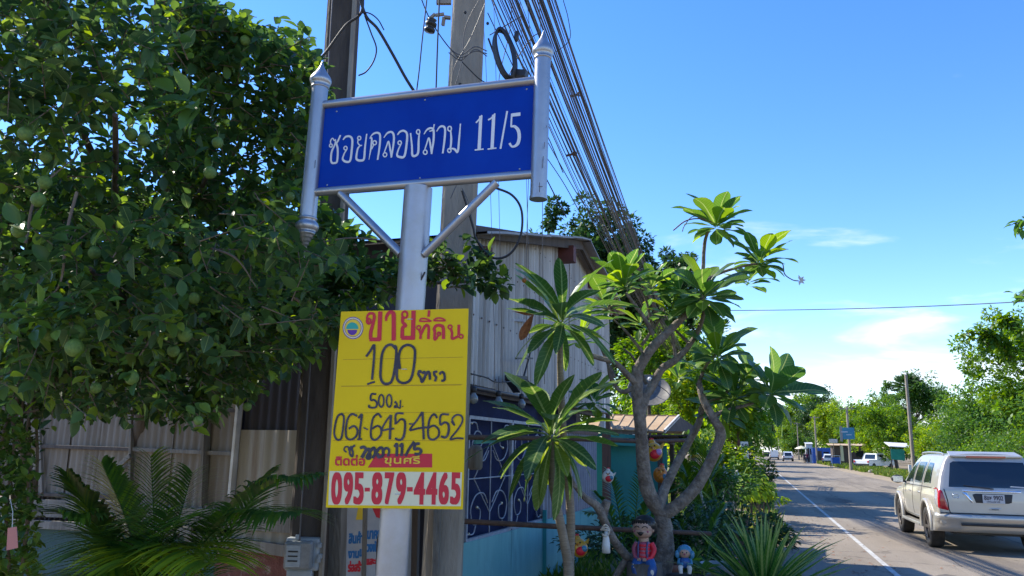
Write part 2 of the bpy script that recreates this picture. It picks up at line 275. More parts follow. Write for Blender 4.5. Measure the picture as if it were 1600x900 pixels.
class MB:
    def __init__(s): s.v = []; s.f = []; s.sm = []
    def add(s, vs, fs, smooth=False):
        b = len(s.v); s.v += [tuple(v) for v in vs]; s.f += [tuple(b + i for i in f) for f in fs]; s.sm += [smooth] * len(fs); return s
    def box(s, c, size, rot=None):
        c = Vector(c); h = Vector(size) / 2; vs = []
        for x in (-1, 1):
            for y in (-1, 1):
                for z in (-1, 1):
                    p = Vector((x * h.x, y * h.y, z * h.z)); p = rot @ p if rot else p; vs.append(c + p)
        return s.add(vs, [(0, 1, 3, 2), (4, 6, 7, 5), (0, 4, 5, 1), (2, 3, 7, 6), (0, 2, 6, 4), (1, 5, 7, 3)])
    def slab(s, quad, n, th):
        q = [Vector(p) for p in quad]; n = Vector(n).normalized() * th; k = len(q)
        vs = q + [p + n for p in q]; fs = [tuple(range(k))[::-1], tuple(range(k, 2 * k))] + [(i, (i + 1) % k, k + (i + 1) % k, k + i) for i in range(k)]
        return s.add(vs, fs)
    def bar(s, a, b, wx, wy, up=None):
        a = Vector(a); b = Vector(b); z = (b - a).normalized()
        u = Vector(up) if up else (Vector((0, 0, 1)) if abs(z.z) < 0.95 else Vector((0, 1, 0)))
        x = u.cross(z).normalized() * wx / 2; y = z.cross(x).normalized() * wy / 2
        vs = [p + i * x + j * y for p in (a, b) for i, j in ((-1, -1), (1, -1), (1, 1), (-1, 1))]
        return s.add(vs, [(3, 2, 1, 0), (4, 5, 6, 7)] + [(i, (i + 1) % 4, 4 + (i + 1) % 4, 4 + i) for i in range(4)])
    def tube(s, pts, r, n=8, cap=True, wob=0.0):
        pts = [Vector(p) for p in pts]; m = len(pts); rr = r if isinstance(r, (list, tuple)) else [r] * m
        if len(rr) != m:
            rr = [rr[0] + (rr[-1] - rr[0]) * i / (m - 1) for i in range(m)] if len(rr) == 2 else [float(np.interp(i / (m - 1) * (len(rr) - 1), range(len(rr)), rr)) for i in range(m)]
        t = (pts[1] - pts[0]).normalized(); x, y, _ = basis(t); vs = []
        for i, p in enumerate(pts):
            t = (pts[min(i + 1, m - 1)] - pts[max(i - 1, 0)])
            if t.length < 1e-9: t = Vector((0, 0, 1))
            t.normalize(); x = (x - t * x.dot(t)).normalized(); y = t.cross(x)
            for j in range(n):
                a = 2 * math.pi * j / n; q = rr[i]
                if wob: q *= 1 + wob * noise.noise(p * 9 + Vector((math.cos(a), math.sin(a), 0)) * 1.5)
                vs.append(p + (x * math.cos(a) + y * math.sin(a)) * q)
        fs = [(i * n + j, i * n + (j + 1) % n, (i + 1) * n + (j + 1) % n, (i + 1) * n + j) for i in range(m - 1) for j in range(n)]
        s.add(vs, fs, True)
        if cap: s.add(vs[:n], [tuple(range(n))[::-1]]); s.add(vs[-n:], [tuple(range(n))])
        return s
    def lathe(s, prof, o, axis=(0, 0, 1), n=16, sx=1, sy=1):
        x, y, z = basis(axis); o = Vector(o); vs = []
        for r, h in prof:
            for j in range(n):
                a = 2 * math.pi * j / n; vs.append(o + z * h + x * r * math.cos(a) * sx + y * r * math.sin(a) * sy)
        m = len(prof)
        fs = [(i * n + j, i * n + (j + 1) % n, (i + 1) * n + (j + 1) % n, (i + 1) * n + j) for i in range(m - 1) for j in range(n)]
        return s.add(vs, fs, True)
    def ball(s, c, r, n=14, m=9, rot=None):
        r = Vector(r) if not isinstance(r, (int, float)) else Vector((r, r, r)); c = Vector(c); vs = []
        for i in range(m + 1):
            th = math.pi * i / m
            for j in range(n):
                a = 2 * math.pi * j / n; p = Vector((r.x * math.sin(th) * math.cos(a), r.y * math.sin(th) * math.sin(a), r.z * math.cos(th)))
                vs.append(c + (rot @ p if rot else p))
        return s.add(vs, [(i * n + j, (i + 1) * n + j, (i + 1) * n + (j + 1) % n, i * n + (j + 1) % n) for i in range(m) for j in range(n)], True)
    def obj(s, name, m, parent=None, loc=None, bevel=0, twosided=False):
        base = Vector((0, 0, 0))
        if parent is not None:
            p = parent
            while p.parent: p = p.parent
            base = p.location.copy()
        elif loc is not None: base = Vector(loc)
        else:
            a = np.array(s.v); base = Vector(((a[:, 0].min() + a[:, 0].max()) / 2, (a[:, 1].min() + a[:, 1].max()) / 2, a[:, 2].min()))
        me = bpy.data.meshes.new(name); me.from_pydata([(x - base.x, y - base.y, z - base.z) for x, y, z in s.v], [], s.f)
        me.polygons.foreach_set('use_smooth', s.sm); me.materials.append(M[m] if isinstance(m, str) else m); me.update()
        o = bpy.data.objects.new(name, me); C.objects.link(o)
        if parent is not None: o.parent = parent
        else: o.location = base
        if bevel:
            b = o.modifiers.new('bevel', 'BEVEL'); b.width = bevel; b.segments = 2; b.limit_method = 'ANGLE'; b.angle_limit = R(40)
        return o

def thing(name, label, cat, loc, group=None):
    o = bpy.data.objects.new(name, None); C.objects.link(o); o.location = Vector(loc); o['label'] = label; o['category'] = cat
    if group: o['group'] = group
    return o
def tag(o, label=None, cat=None, group=None, kind=None):
    for k, v in (('label', label), ('category', cat), ('group', group), ('kind', kind)):
        if v: o[k] = v
    return o

def scatter(name, tv, tf, mats, locs, m, parent=None, loc=(0, 0, 0), smooth=True):
    """one mesh holding a leaf template at many places"""
    tv = np.array(tv, float); N = len(locs); K = len(tv)
    base = Vector(loc)
    if parent is not None:
        p = parent
        while p.parent: p = p.parent
        base = p.location
    V = np.einsum('nij,kj->nki', np.array(mats), tv) + np.array(locs)[:, None, :] - np.array(base)[None, None, :]
    V = V.reshape(-1, 3)
    lens = np.array([len(f) for f in tf]); flat = np.concatenate([np.array(f) for f in tf])
    loops = (flat[None, :] + (np.arange(N) * K)[:, None]).reshape(-1)
    tot = np.tile(lens, N); start = np.concatenate([[0], np.cumsum(tot)[:-1]])
    me = bpy.data.meshes.new(name); me.vertices.add(len(V)); me.vertices.foreach_set('co', V.astype(np.float32).ravel())
    me.loops.add(len(loops)); me.loops.foreach_set('vertex_index', loops.astype(np.int32))
    me.polygons.add(len(tot)); me.polygons.foreach_set('loop_start', start.astype(np.int32)); me.polygons.foreach_set('loop_total', tot.astype(np.int32))
    me.polygons.foreach_set('use_smooth', np.full(len(tot), smooth)); me.update(calc_edges=True); me.materials.append(M[m])
    o = bpy.data.objects.new(name, me); C.objects.link(o)
    if parent is not None: o.parent = parent
    else: o.location = base
    return o

def frame(d, up, size, wid=1.0, roll=0.0):
    """3x3 matrix (list) with local Y along d, local Z near up"""
    d = Vector(d).normalized(); up = Vector(up); x = d.cross(up)
    if x.length < 1e-4: x = d.cross(Vector((1, 0, 0.1)))
    x.normalize(); z = x.cross(d)
    if roll: c, s_ = math.cos(roll), math.sin(roll); x, z = x * c + z * s_, z * c - x * s_
    return np.array([[x[i] * size * wid, d[i] * size, z[i] * size] for i in range(3)])

def leaf_template(outline, fold=0.12, droop=0.15):
    """outline: (t, halfwidth) along unit length -> folded, drooping leaf"""
    vs = []; fs = []
    for t, hw in outline:
        z = -droop * t * t
        vs += [(-hw, t, z + fold * hw * 2), (0, t, z), (hw, t, z + fold * hw * 2)]
    for i in range(len(outline) - 1):
        a = i * 3; fs += [(a, a + 1, a + 4, a + 3), (a + 1, a + 2, a + 5, a + 4)]
    return vs, fs
LIME_T = leaf_template([(0, .02), (.15, .17), (.38, .29), (.62, .28), (.85, .16), (1, .015)], .22, .12)
SMALL_T = leaf_template([(0, .04), (.35, .28), (.7, .24), (1, .02)], .25, .2)
DIA_T = ([(0, 0, 0), (-.27, .45, .06), (.27, .45, .06), (0, 1, -.05)], [(0, 2, 3, 1)])
def fr_leaf(seed, droop=.18, wmax=.135):
    r = random.Random(seed); ol = []
    for t in (0, .08, .2, .35, .5, .65, .78, .88, .95, 1.0):
        hw = .014 + wmax * (math.sin(math.pi * min(1, t * 1.0) ** 1.9) ** .8 if t < 1 else 0)
        ol.append((t, hw))
    vs, fs = leaf_template(ol, .16, droop)
    vs = [(x * (1 + .05 * math.sin(7 * y + seed)) + .03 * math.sin(2.3 * y + seed), y, z + .02 * math.sin(9 * y + x * 20 + seed)) for x, y, z in vs]
    return vs, fs

# strokes drawn in photo pixels on a board
def strokes(name, lst, mapf, n, m, parent, wpx, lift=0.0012, step=0.00003, smoothk=4):
    mb = MB(); n = Vector(n).normalized(); k = 0
    for st in lst:
        pts, wd = (st[0], st[1]) if isinstance(st[0], (list, tuple)) and isinstance(st[0][0], (list, tuple)) else (st, 1.0)
        P = [mapf(*p) for p in pts]
        if len(P) > 2 and smoothk: P = catmull(P, smoothk)
        mlen = len(P)
        for i, p in enumerate(P):
            hw = wpx * (wd if not isinstance(wd, (list, tuple)) else float(np.interp(i / (mlen - 1) * (len(wd) - 1), range(len(wd)), wd))) / 2
            k += 1; o = n * (lift + step * (k % 37))
            if 0 < i < mlen - 1:
                e1 = n.orthogonal().normalized(); e2 = n.cross(e1)
                mb.add([p + o + (e1 * math.cos(a) + e2 * math.sin(a)) * hw for a in [j * math.pi / 4 for j in range(8)]], [tuple(range(8))])
            if i < mlen - 1:
                q = P[i + 1]; t = (q - p)
                if t.length < 1e-7: continue
                sd_ = n.cross(t).normalized() * hw; o2 = n * (lift + step * ((k + 18) % 37))
                mb.add([p - sd_ + o2, q - sd_ + o2, q + sd_ + o2, p + sd_ + o2], [(0, 1, 2, 3)])
    return mb.obj(name, m, parent)

def text_obj(name, s, O, ux, uy, wd, ht, m, parent, bold=0.0, lift=0.0015):
    """flat lettering: string s scaled into a box whose lower left is O"""
    c = bpy.data.curves.new(name, 'FONT'); c.body = s; o = bpy.data.objects.new(name, c); C.objects.link(o)
    bpy.context.view_layer.update(); dg = bpy.context.evaluated_depsgraph_get()
    me = bpy.data.meshes.new_from_object(o.evaluated_get(dg)); bpy.data.objects.remove(o); bpy.data.curves.remove(c)
    co = np.array([v.co[:] for v in me.vertices]); mn = co.min(0); mx_ = co.max(0)
    ux = Vector(ux).normalized(); uy = Vector(uy).normalized(); n = ux.cross(uy).normalized(); O = Vector(O); mb = MB()
    shifts = [(0, 0)] if not bold else [(a * bold, b * bold) for a in (-1, -.33, .33, 1) for b in (-1, 0, 1)]
    fs = [tuple(p.vertices) for p in me.polygons]
    for k, (sx, sy) in enumerate(shifts):
        vs = [O + ux * ((v[0] - mn[0]) / (mx_[0] - mn[0]) * wd + sx) + uy * ((v[1] - mn[1]) / (mx_[1] - mn[1]) * ht + sy) + n * (lift + k * 0.00006) for v in co]
        mb.add(vs, fs)
    bpy.data.meshes.remove(me)
    return mb.obj(name, m, parent)

def corr_sheet(name, m, P0, ud, u0_, u1_, zb, zt, n, pitch=0.1, amp=0.012, parent=None, seg=6, ph=0.0, rows=5):
    """vertical ribbed sheet standing on plane through P0; zb/zt may be functions of u"""
    ud = Vector(ud).normalized(); n = Vector(n).normalized(); vs = []; fs = []
    k = max(3, int((u1_ - u0_) / pitch * seg)); zbf = zb if callable(zb) else (lambda u: zb); ztf = zt if callable(zt) else (lambda u: zt)
    for i in range(k + 1):
        u = u0_ + (u1_ - u0_) * i / k; a = (u / pitch + ph) % 1.0
        d = amp * max(-0.6, min(0.6, 1.4 * math.sin(2 * math.pi * a))) / 0.6
        for j in range(rows + 1):
            z = zbf(u) + (ztf(u) - zbf(u)) * j / rows
            dent = 0.006 * noise.noise(Vector((u * 1.7, z * 1.3, ph * 5)))
            p = P0 + ud * u + n * (d + dent); vs.append((p.x, p.y, z))
    for i in range(k):
        for j in range(rows):
            a = i * (rows + 1) + j; fs.append((a, a + rows + 1, a + rows + 2, a + 1))
    mb = MB().add(vs, fs, True); mb.add([tuple(Vector(v) - n * 0.003) for v in vs], [f[::-1] for f in fs], True)
    return mb.obj(name, m, parent)

# ================================================================== GROUND
def sheet(name, x0, x1, y0, y1, z, m, nx=1, ny=1, edge=0.0):
    vs = []; fs = []
    for j in range(ny + 1):
        for i in range(nx + 1):
            y = y0 + (y1 - y0) * (j / ny) ** 2.2; x = x0 + (x1 - x0) * i / nx
            if edge and i in (0, nx): x += edge * noise.noise(Vector((y * 0.35, i * 7.1, 0.3))) + edge * .5 * noise.noise(Vector((y * 1.7, i * 3.1, 2.3)))
            vs.append((x, y, z))
    fs = [(j * (nx + 1) + i, j * (nx + 1) + i + 1, (j + 1) * (nx + 1) + i + 1, (j + 1) * (nx + 1) + i) for j in range(ny) for i in range(nx)]
    return tag(MB().add(vs, fs).obj(name, m, loc=(0, 0, 0)), kind='structure')
sheet('ground', -1500, 1500, -60, 3000, 0, 'dirt')
sheet('sandy_verge', 7.5, 10.4, -20, 700, 0.004, 'sand', 1, 120, 0.5)
sheet('road', 0.55, 8.0, -20, 900, 0.008, 'asphalt', 1, 160, 0.18)
sheet('road_edge_line', 1.85, 1.935, -10, 400, 0.012, 'roadline', 1, 1)

M['patch'] = mat('dark_tar_patch', (0.11, 0.098, 0.086), (0.155, 0.138, 0.118), 3, 0.92, 0, 0.5, 60, spec=0.2)
rq = random.Random(4)
for (x_, y_, wx_, wy_) in ((5.9, 23, 1.1, 2.4), (2.9, 31, .8, 3.5), (6.6, 44, .7, 5), (3.6, 58, 1.6, 3.0), (2.6, 12.6, .5, .9)):
    v_ = [(x_ + wx_ * .5 * math.cos(a) * (1 + rq.uniform(-.22, .22)), y_ + wy_ * .5 * math.sin(a) * (1 + rq.uniform(-.22, .22)), .0105) for a in [k * .5236 for k in range(12)]]
    tag(MB().add(v_, [tuple(range(12))]).obj('tar_patch', 'patch', loc=(0, 0, 0)), kind='structure')
# long wandering cracks and the lane joint, as shallow tar strips
for (xs, y0_, y1_, w__) in ((5.0, 10, 120, .035), (3.1, 14, 40, .022), (6.9, 20, 70, .025)):
    pl, pr_ = [], []
    for k in range(90):
        y_ = y0_ + (y1_ - y0_) * k / 89; x_ = xs + .10 * noise.noise(Vector((y_ * .8, xs, 1))) + .22 * noise.noise(Vector((y_ * .13, xs, 4))); hw = w__ * (.5 + .5 * abs(noise.noise(Vector((y_ * 1.3, 2, xs))))); pl.append((x_ - hw, y_, .0105)); pr_.append((x_ + hw, y_, .0105))
    tag(MB().add(pl + pr_, [(k, 90 + k, 91 + k, k + 1) for k in range(89)]).obj('tar_seam', 'patch', loc=(0, 0, 0)), kind='structure')
# gravel and fallen leaves along the ragged asphalt edge
gv, gl = [], []
for k in range(5000):
    y_ = 8 + 60 * rq.random() ** 1.6; x_ = .6 + rq.gauss(0, .35); s_ = rq.uniform(.008, .03); gv.append(frame((rq.uniform(-1, 1), rq.uniform(-1, 1), rq.uniform(-.2, .2)), (0, 0, 1), s_, 2.0)); gl.append((x_, y_, .014))
tag(scatter('gravel', *DIA_T, gv, gl, 'stone'), kind='stuff')
gv, gl = [], []
for k in range(1500):
    y_ = 8 + 50 * rq.random() ** 1.5; x_ = .9 + abs(rq.gauss(0, .8)) * rq.choice((-1, 1)); s_ = rq.uniform(.03, .07); gv.append(frame((rq.uniform(-1, 1), rq.uniform(-1, 1), .05), (rq.uniform(-.3, .3), rq.uniform(-.3, .3), 1), s_)); gl.append((x_, y_, .016))
tag(scatter('fallen_leaves', *DIA_T, gv, gl, 'dryleaf'), kind='stuff')

# ================================================================== STREET NAME SIGN
BL = W(491, 299, 3.55)
def depth_for_z(px, py, z): return (z - CAM_H) / (ray(px, py).z) * F_PX
BR = W(832, 270, depth_for_z(832, 270, BL.z))
sx_ = (BR - BL).normalized(); sn = sx_.cross(Vector((0, 0, 1))).normalized()      # sn faces the camera
SP = lambda px, py: onplane(px, py, BL, sn)
post_top = SP(651, 292) - sn * 0.02
post_base_xy = W(612, 890, post_top.dot(Vector((0, 0, 0))) + (post_top - CO).dot(f0))
lean = (W(612, 890, ((post_top - CO).dot(f0))) - post_top); 
# the post stands slightly off plumb, as photographed: follow it down to the ground
pd = (onplane(612, 890, post_top, sn) - post_top); gb = post_top + pd * (post_top.z / -pd.z)
sign = thing('street_name_sign', 'blue street name sign with white Thai lettering and 11/5 on a silver post', 'street sign', (gb.x, gb.y, 0))
dd = (post_top - CO).dot(f0); pr = 44 / 2 / F_PX * dd
MB().tube([gb, gb.lerp(post_top, .5), post_top], pr, 28).obj('post', 'post', sign)
for zf in (0.155, 0.235):
    p = gb.lerp(post_top, zf); d_ = (post_top - gb).normalized()
    mbb = MB().tube([p, p + d_ * 0.012], pr + 0.0025, 28).obj('weld_band', 'post', sign)
tl, tr, br_, bl_ = SP(504, 170), SP(836, 130), SP(832, 272), SP(490, 298)
MB().slab([bl_, br_, tr, tl], -sn, 0.006).obj('name_panel', 'blue', sign)
rr = 0.0200
MB().tube([SP(498, 165), SP(838, 126)], rr, 14).obj('top_rail', 'silver', sign)
MB().tube([SP(486, 301), SP(836, 272)], rr, 14).obj('bottom_rail', 'silver', sign)
def end_tube(top, bot, r, fin_top, fin_bot):
    a, b = SP(*top), SP(*bot); d = (a - b).normalized()
    t = MB().tube([b, a], r, 20).obj('end_tube', 'silver', sign)
    prof = [(r * 1.0, 0), (r * 1.12, .004), (r * 1.12, .010), (r * .98, .014), (r * 1.25, .03), (r * 1.36, .045), (r * 1.3, .06), (r * 1.05, .078), (r * .72, .098), (r * .42, .12), (r * .2, .145), (r * .03, .165)]
    if fin_top: MB().lathe([(q, h * 0.85) for q, h in prof], a - d * .002, d, 20).obj('finial', 'silver', t)
    if fin_bot:
        pr2 = [(r, 0), (r * 1.12, .004), (r * 1.12, .012), (r * .95, .016), (r * 1.3, .03), (r * 1.42, .045), (r * 1.25, .062), (r * 1.0, .07)]
        h = .07
        for k in range(5):
            q = r * (1.0 - k * .19); pr2 += [(q, h), (q, h + .011), (q * .86, h + .014)]; h += .016
        pr2 += [(r * .12, h), (r * .05, h + .05)]
        MB().lathe(pr2, b + d * .002, -d, 20).obj('finial', 'silver', t)
    return t
end_tube((500, 138), (481, 340), 13 / F_PX * 3.52, True, True)
et = end_tube((848, 93), (841, 309), 13 / F_PX * 3.27, True, False)
d_ = (SP(848, 93) - SP(841, 309)).normalized()
MB().tube([SP(841, 309) - d_ * .008, SP(841, 309) + d_ * .004], 14 / F_PX * 3.27, 20).obj('end_cap', 'silver', et)
MB().tube([SP(532, 302), SP(626, 397)], rr * .95, 14).obj('brace', 'silver', sign)
MB().tube([SP(776, 285), SP(662, 398)], rr * .95, 14).obj('brace', 'silver', sign)
for (xa, ya, xb, yb) in ((851, 222, 850, 232), (849, 244, 848, 262), (843, 285, 843, 300), (838, 292, 848, 291), (854, 196, 853, 200), (493, 250, 492, 262)):
    a_, b_ = SP(xa, ya), SP(xb, yb); q_ = 13 / F_PX * 3.27 + .0008 if xa > 800 else 13 / F_PX * 3.52 + .0008; vv = (CO - a_).normalized(); MB().tube([a_ + vv * q_, b_ + vv * q_], .0012, 5).obj('scratch', 'rust', sign)
for b in ((526, 174), (664, 156), (823, 139), (511, 289), (656, 278), (812, 264)):
    p = SP(*b); MB().lathe([(0.0045, 0), (0.0035, .0018), (0.0001, .0022)], p, sn, 10).obj('rivet', 'silver', sign)
# lettering, stroke by stroke
A = lambda x, y: SP(480 + x / 6.0, 150 + y / 6.0)
B = lambda x, y: SP(640 + x / 5.292, 130 + y / 5.292)
def ring(cx, cy, r, sq=1.0): return [(cx + r * math.cos(a) * sq, cy + r * math.sin(a)) for a in [k * math.pi / 4 for k in range(9)]]
th, tn = 1.0, .62
L1 = [
 (ring(224, 466, 15, .9), tn), ([(221, 452), (222, 418), (240, 398), (256, 418), (270, 408)], tn), ([(268, 412), (262, 455), (232, 520), (224, 590), (232, 626), (256, 630), (282, 612), (288, 500), (276, 447), (292, 420), (314, 368)], [.6, 1, 1, 1, 1, 1, .8]),
 (ring(361, 490, 17, .9), tn), ([(372, 505), (350, 540), (334, 592), (366, 618), (404, 606), (420, 500), (424, 410), (400, 380), (362, 384), (338, 412)], [.6, .8, 1.1, 1.1, 1.1, 1, 1, .6]),
 (ring(490, 396, 17, .9), tn), ([(480, 412), (476, 440), (496, 464), (516, 464)], tn), ([(496, 468), (474, 500), (462, 580), (476, 602), (506, 606), (534, 590), (544, 480), (560, 356)], [.7, 1, 1.1, 1.1, 1, .6]),
 ([(580, 600), (598, 500), (606, 400), (586, 398)], [.3, .9, .9, .5]), ([(590, 390), (622, 356), (660, 346), (684, 368), (682, 460), (662, 600)], [.5, 1, 1, 1, .8]), (ring(634, 440, 19, .9), tn), ([(626, 458), (606, 500)], tn),
 (ring(731, 552, 19, .9), tn), ([(724, 532), (746, 470), (764, 428), (780, 500), (790, 578)], [.6, .7, .8, .9, .5]), ([(720, 392), (752, 350), (790, 338), (812, 366), (812, 440), (790, 578)], [.5, 1, 1, 1, .8]),
 (ring(869, 440, 18, .9), tn), ([(880, 456), (858, 500), (844, 556), (872, 574), (912, 566), (932, 460), (938, 362), (910, 328), (872, 336), (848, 366)], [.6, .8, 1.1, 1.1, 1.1, 1, 1, .6]),
 (ring(1042, 338, 21, .75), tn), ([(1052, 356), (1046, 420), (1042, 530), (1016, 562), (988, 556), (984, 480), (970, 348)], [.7, 1, 1.1, 1.1, .9, .7]),
 (ring(1108, 528, 20, .9), tn), ([(1102, 508), (1124, 440), (1142, 396), (1158, 470), (1166, 540)], [.6, .7, .8, .9, .5]), ([(1096, 360), (1124, 318), (1162, 302), (1186, 326), (1186, 420), (1166, 545)], [.5, 1, 1, 1, .8]), ([(1146, 332), (1180, 318), (1192, 266)], tn),
 ([(1214, 334), (1244, 292), (1276, 286), (1294, 316), (1288, 420), (1272, 540)], [.5, 1, 1, 1, .8]),
 (ring(1337, 308, 22, .8), tn), ([(1346, 328), (1352, 400), (1346, 480), (1330, 500)], [.7, 1, .9, .6]), (ring(1334, 512, 18, .9), tn), ([(1350, 492), (1384, 500), (1412, 524), (1426, 400), (1438, 260)], [.7, 1, 1, .9, .5]),
]
strokes('lettering', L1, A, sn, 'letter', sign, 21 / 6.0 / F_PX * 3.4)
L2 = [([(590, 272), (576, 548)], 1.0), ([(549, 328), (572, 306), (600, 266)], .5), ([(540, 554), (613, 546)], .42),
      ([(697, 262), (683, 540)], 1.0), ([(650, 306), (676, 290), (708, 252)], .5), ([(646, 546), (719, 537)], .42),
      ([(808, 231), (752, 543)], .55),
      ([(850, 264), (917, 256)], 1.05), ([(846, 252), (840, 362)], .5), ([(838, 362), (868, 358), (898, 388), (908, 440), (898, 496), (872, 522), (846, 524), (826, 496)], [.5, .8, 1, 1, 1, .7, .6, .7])]
strokes('lettering', L2, B, sn, 'letter', sign, 29 / 5.292 / F_PX * 3.3)
# black wire running down the post
cw = [W(770, 300, 3.46), W(706, 345, 3.40), W(664, 425, 3.30), W(640, 470, 3.30), W(628, 485, 3.32), W(622, 560, 3.36), W(618, 700, 3.38), W(614, 794, 3.36), W(592, 836, 3.33), W(589, 870, 3.36), W(588, 905, 3.4)]
tag(MB().tube(catmull(cw[2:], 6), 0.0042, 8).obj('loose_wire', 'cable'), 'thin black wire hanging down along the silver sign post', 'wire')

# ================================================================== YELLOW BOARD
yd = 3.36
pdir = (post_top - gb).normalized()
yc = gb.lerp(post_top, .4); yP = yc + sn * (pr + .008)
yx = (W(730, 640, 3.33) - W(524, 640, 3.36)); 
yn = (f0 * -1); yn = Vector((yn.x, yn.y, 0)).normalized(); yn = (yn + r0 * -0.07 - Vector((0, 0, 0.0))).normalized()
yn = (yn - pdir * yn.dot(pdir)).normalized()
yP = gb + pdir * ((W(630, 640, 3.36).z) / pdir.z) + yn * (pr + .010)
YP = lambda px, py: onplane(px, py, yP, yn)
board = thing('for_sale_board', 'yellow land for sale board with red print and black handwriting on the post', 'sign board', (gb.x, gb.y, YP(600, 795).z))
y4 = [YP(509, 793), YP(723, 796), YP(732, 482), YP(533, 487)]
MB().slab(y4, -yn, 0.008).obj('board_sheet', 'yellow', board)
def flat(name, quad, m, parent, P, n, lift=0.0008): 
    q = [P(*p) + n * lift for p in quad]; return MB().add(q, [tuple(range(len(q)))]).obj(name, m, parent)
flat('white_strip', [(513, 789), (720, 791), (722, 738), (515, 736)], 'cream', board, YP, yn)
C3 = lambda x, y: YP(510 + x / 6.0, 470 + y / 6.0)
C4 = lambda x, y: YP(510 + x / 6.0, 600 + y / 6.0)
px1 = 1 / F_PX * 3.3
flat('red_band', [(388, 783), (992, 783), (992, 653), (470, 653)], 'red', board, C4, yn)
for (a, b, c_, d__) in ((155, 552, 1280, 528), (140, 800, 1275, 784)):
    strokes('ruled_line', [[(a, b), (c_, d__)]], C3, yn, 'line', board, .55 * px1, .0009)
for (a, b, c_, d__) in ((140, 22, 1265, 10), (110, 272, 1265, 264), (60, 528, 1270, 532)):
    strokes('ruled_line', [[(a, b), (c_, d__)]], C4, yn, 'line', board, .55 * px1, .0009)
RS = [
 # big red heading
 (ring(398, 192, 24, .8), .55), ([(404, 215), (382, 170), (392, 130), (420, 118), (446, 128), (448, 170), (428, 250), (416, 300), (416, 360)], [.5, .7, .8, 1, 1]), ([(404, 362), (506, 362)], 1.05), ([(506, 100), (496, 372)], 1.2),
 ([(560, 190), (564, 150), (590, 110), (622, 112), (632, 150), (632, 372)], [.6, .9, 1, 1.2, 1.2]),
 (ring(736, 130, 30, .85), .6), ([(714, 150), (716, 200), (736, 220), (744, 236), (716, 250), (712, 300), (712, 350)], [.8, .9, .8, 1, 1.1]), ([(704, 348), (826, 348)], 1.1), ([(818, 92), (812, 362)], 1.2),
 (ring(866, 252, 18), .42), ([(870, 270), (884, 310), (882, 360)], .7), ([(884, 320), (924, 240), (950, 232), (960, 260), (956, 360)], .75), ([(872, 190), (890, 168), (930, 168), (966, 182), (972, 192), (872, 192)], .45), ([(964, 90), (958, 150)], .7),
 (ring(1056, 310, 14), .5), ([(1048, 322), (1030, 356), (1014, 358), (1016, 290), (1010, 262), (1030, 234), (1070, 232), (1096, 256), (1098, 360)], [.5, .7, .8, .8, .9, .9]), ([(1004, 186), (1030, 166), (1070, 162), (1104, 176), (1106, 188), (1004, 186)], .45),
 (ring(1160, 246, 18), .42), ([(1166, 264), (1178, 300), (1180, 356), (1240, 330)], .7), ([(1242, 224), (1240, 320)], .75), (ring(1264, 334, 18), .42),
]
strokes('red_heading', RS, C3, yn, 'red', board, 34 / 6.0 * px1, .0015)
MK = [
 ([(374, 524), (414, 470), (450, 418), (446, 560), (430, 740)], .9), ([(384, 784), (420, 770), (456, 760)], .7),
 ([(650, 450), (610, 412), (560, 430), (524, 500), (512, 620), (510, 720), (540, 775), (600, 770), (630, 700), (652, 560), (656, 450), (640, 420)], 1.0),
 ([(690, 640), (680, 520), (710, 440), (770, 414), (826, 450), (830, 540), (810, 680), (780, 750), (720, 772), (668, 740), (662, 640), (680, 500)], 1.0),
 ([(890, 668), (872, 660), (864, 690), (884, 720), (896, 760), (912, 740), (930, 690), (918, 668), (900, 680)], 1.0), ([(930, 700), (950, 668), (968, 680), (972, 740)], 1.0), ([(1040, 664), (1010, 670), (1016, 700), (1030, 720), (1018, 756)], .9), ([(1062, 690), (1080, 670), (1104, 680), (1108, 740), (1078, 752)], .9)]
strokes('handwriting', MK, C3, yn, 'marker', board, 24 / 6.0 * px1, .003)
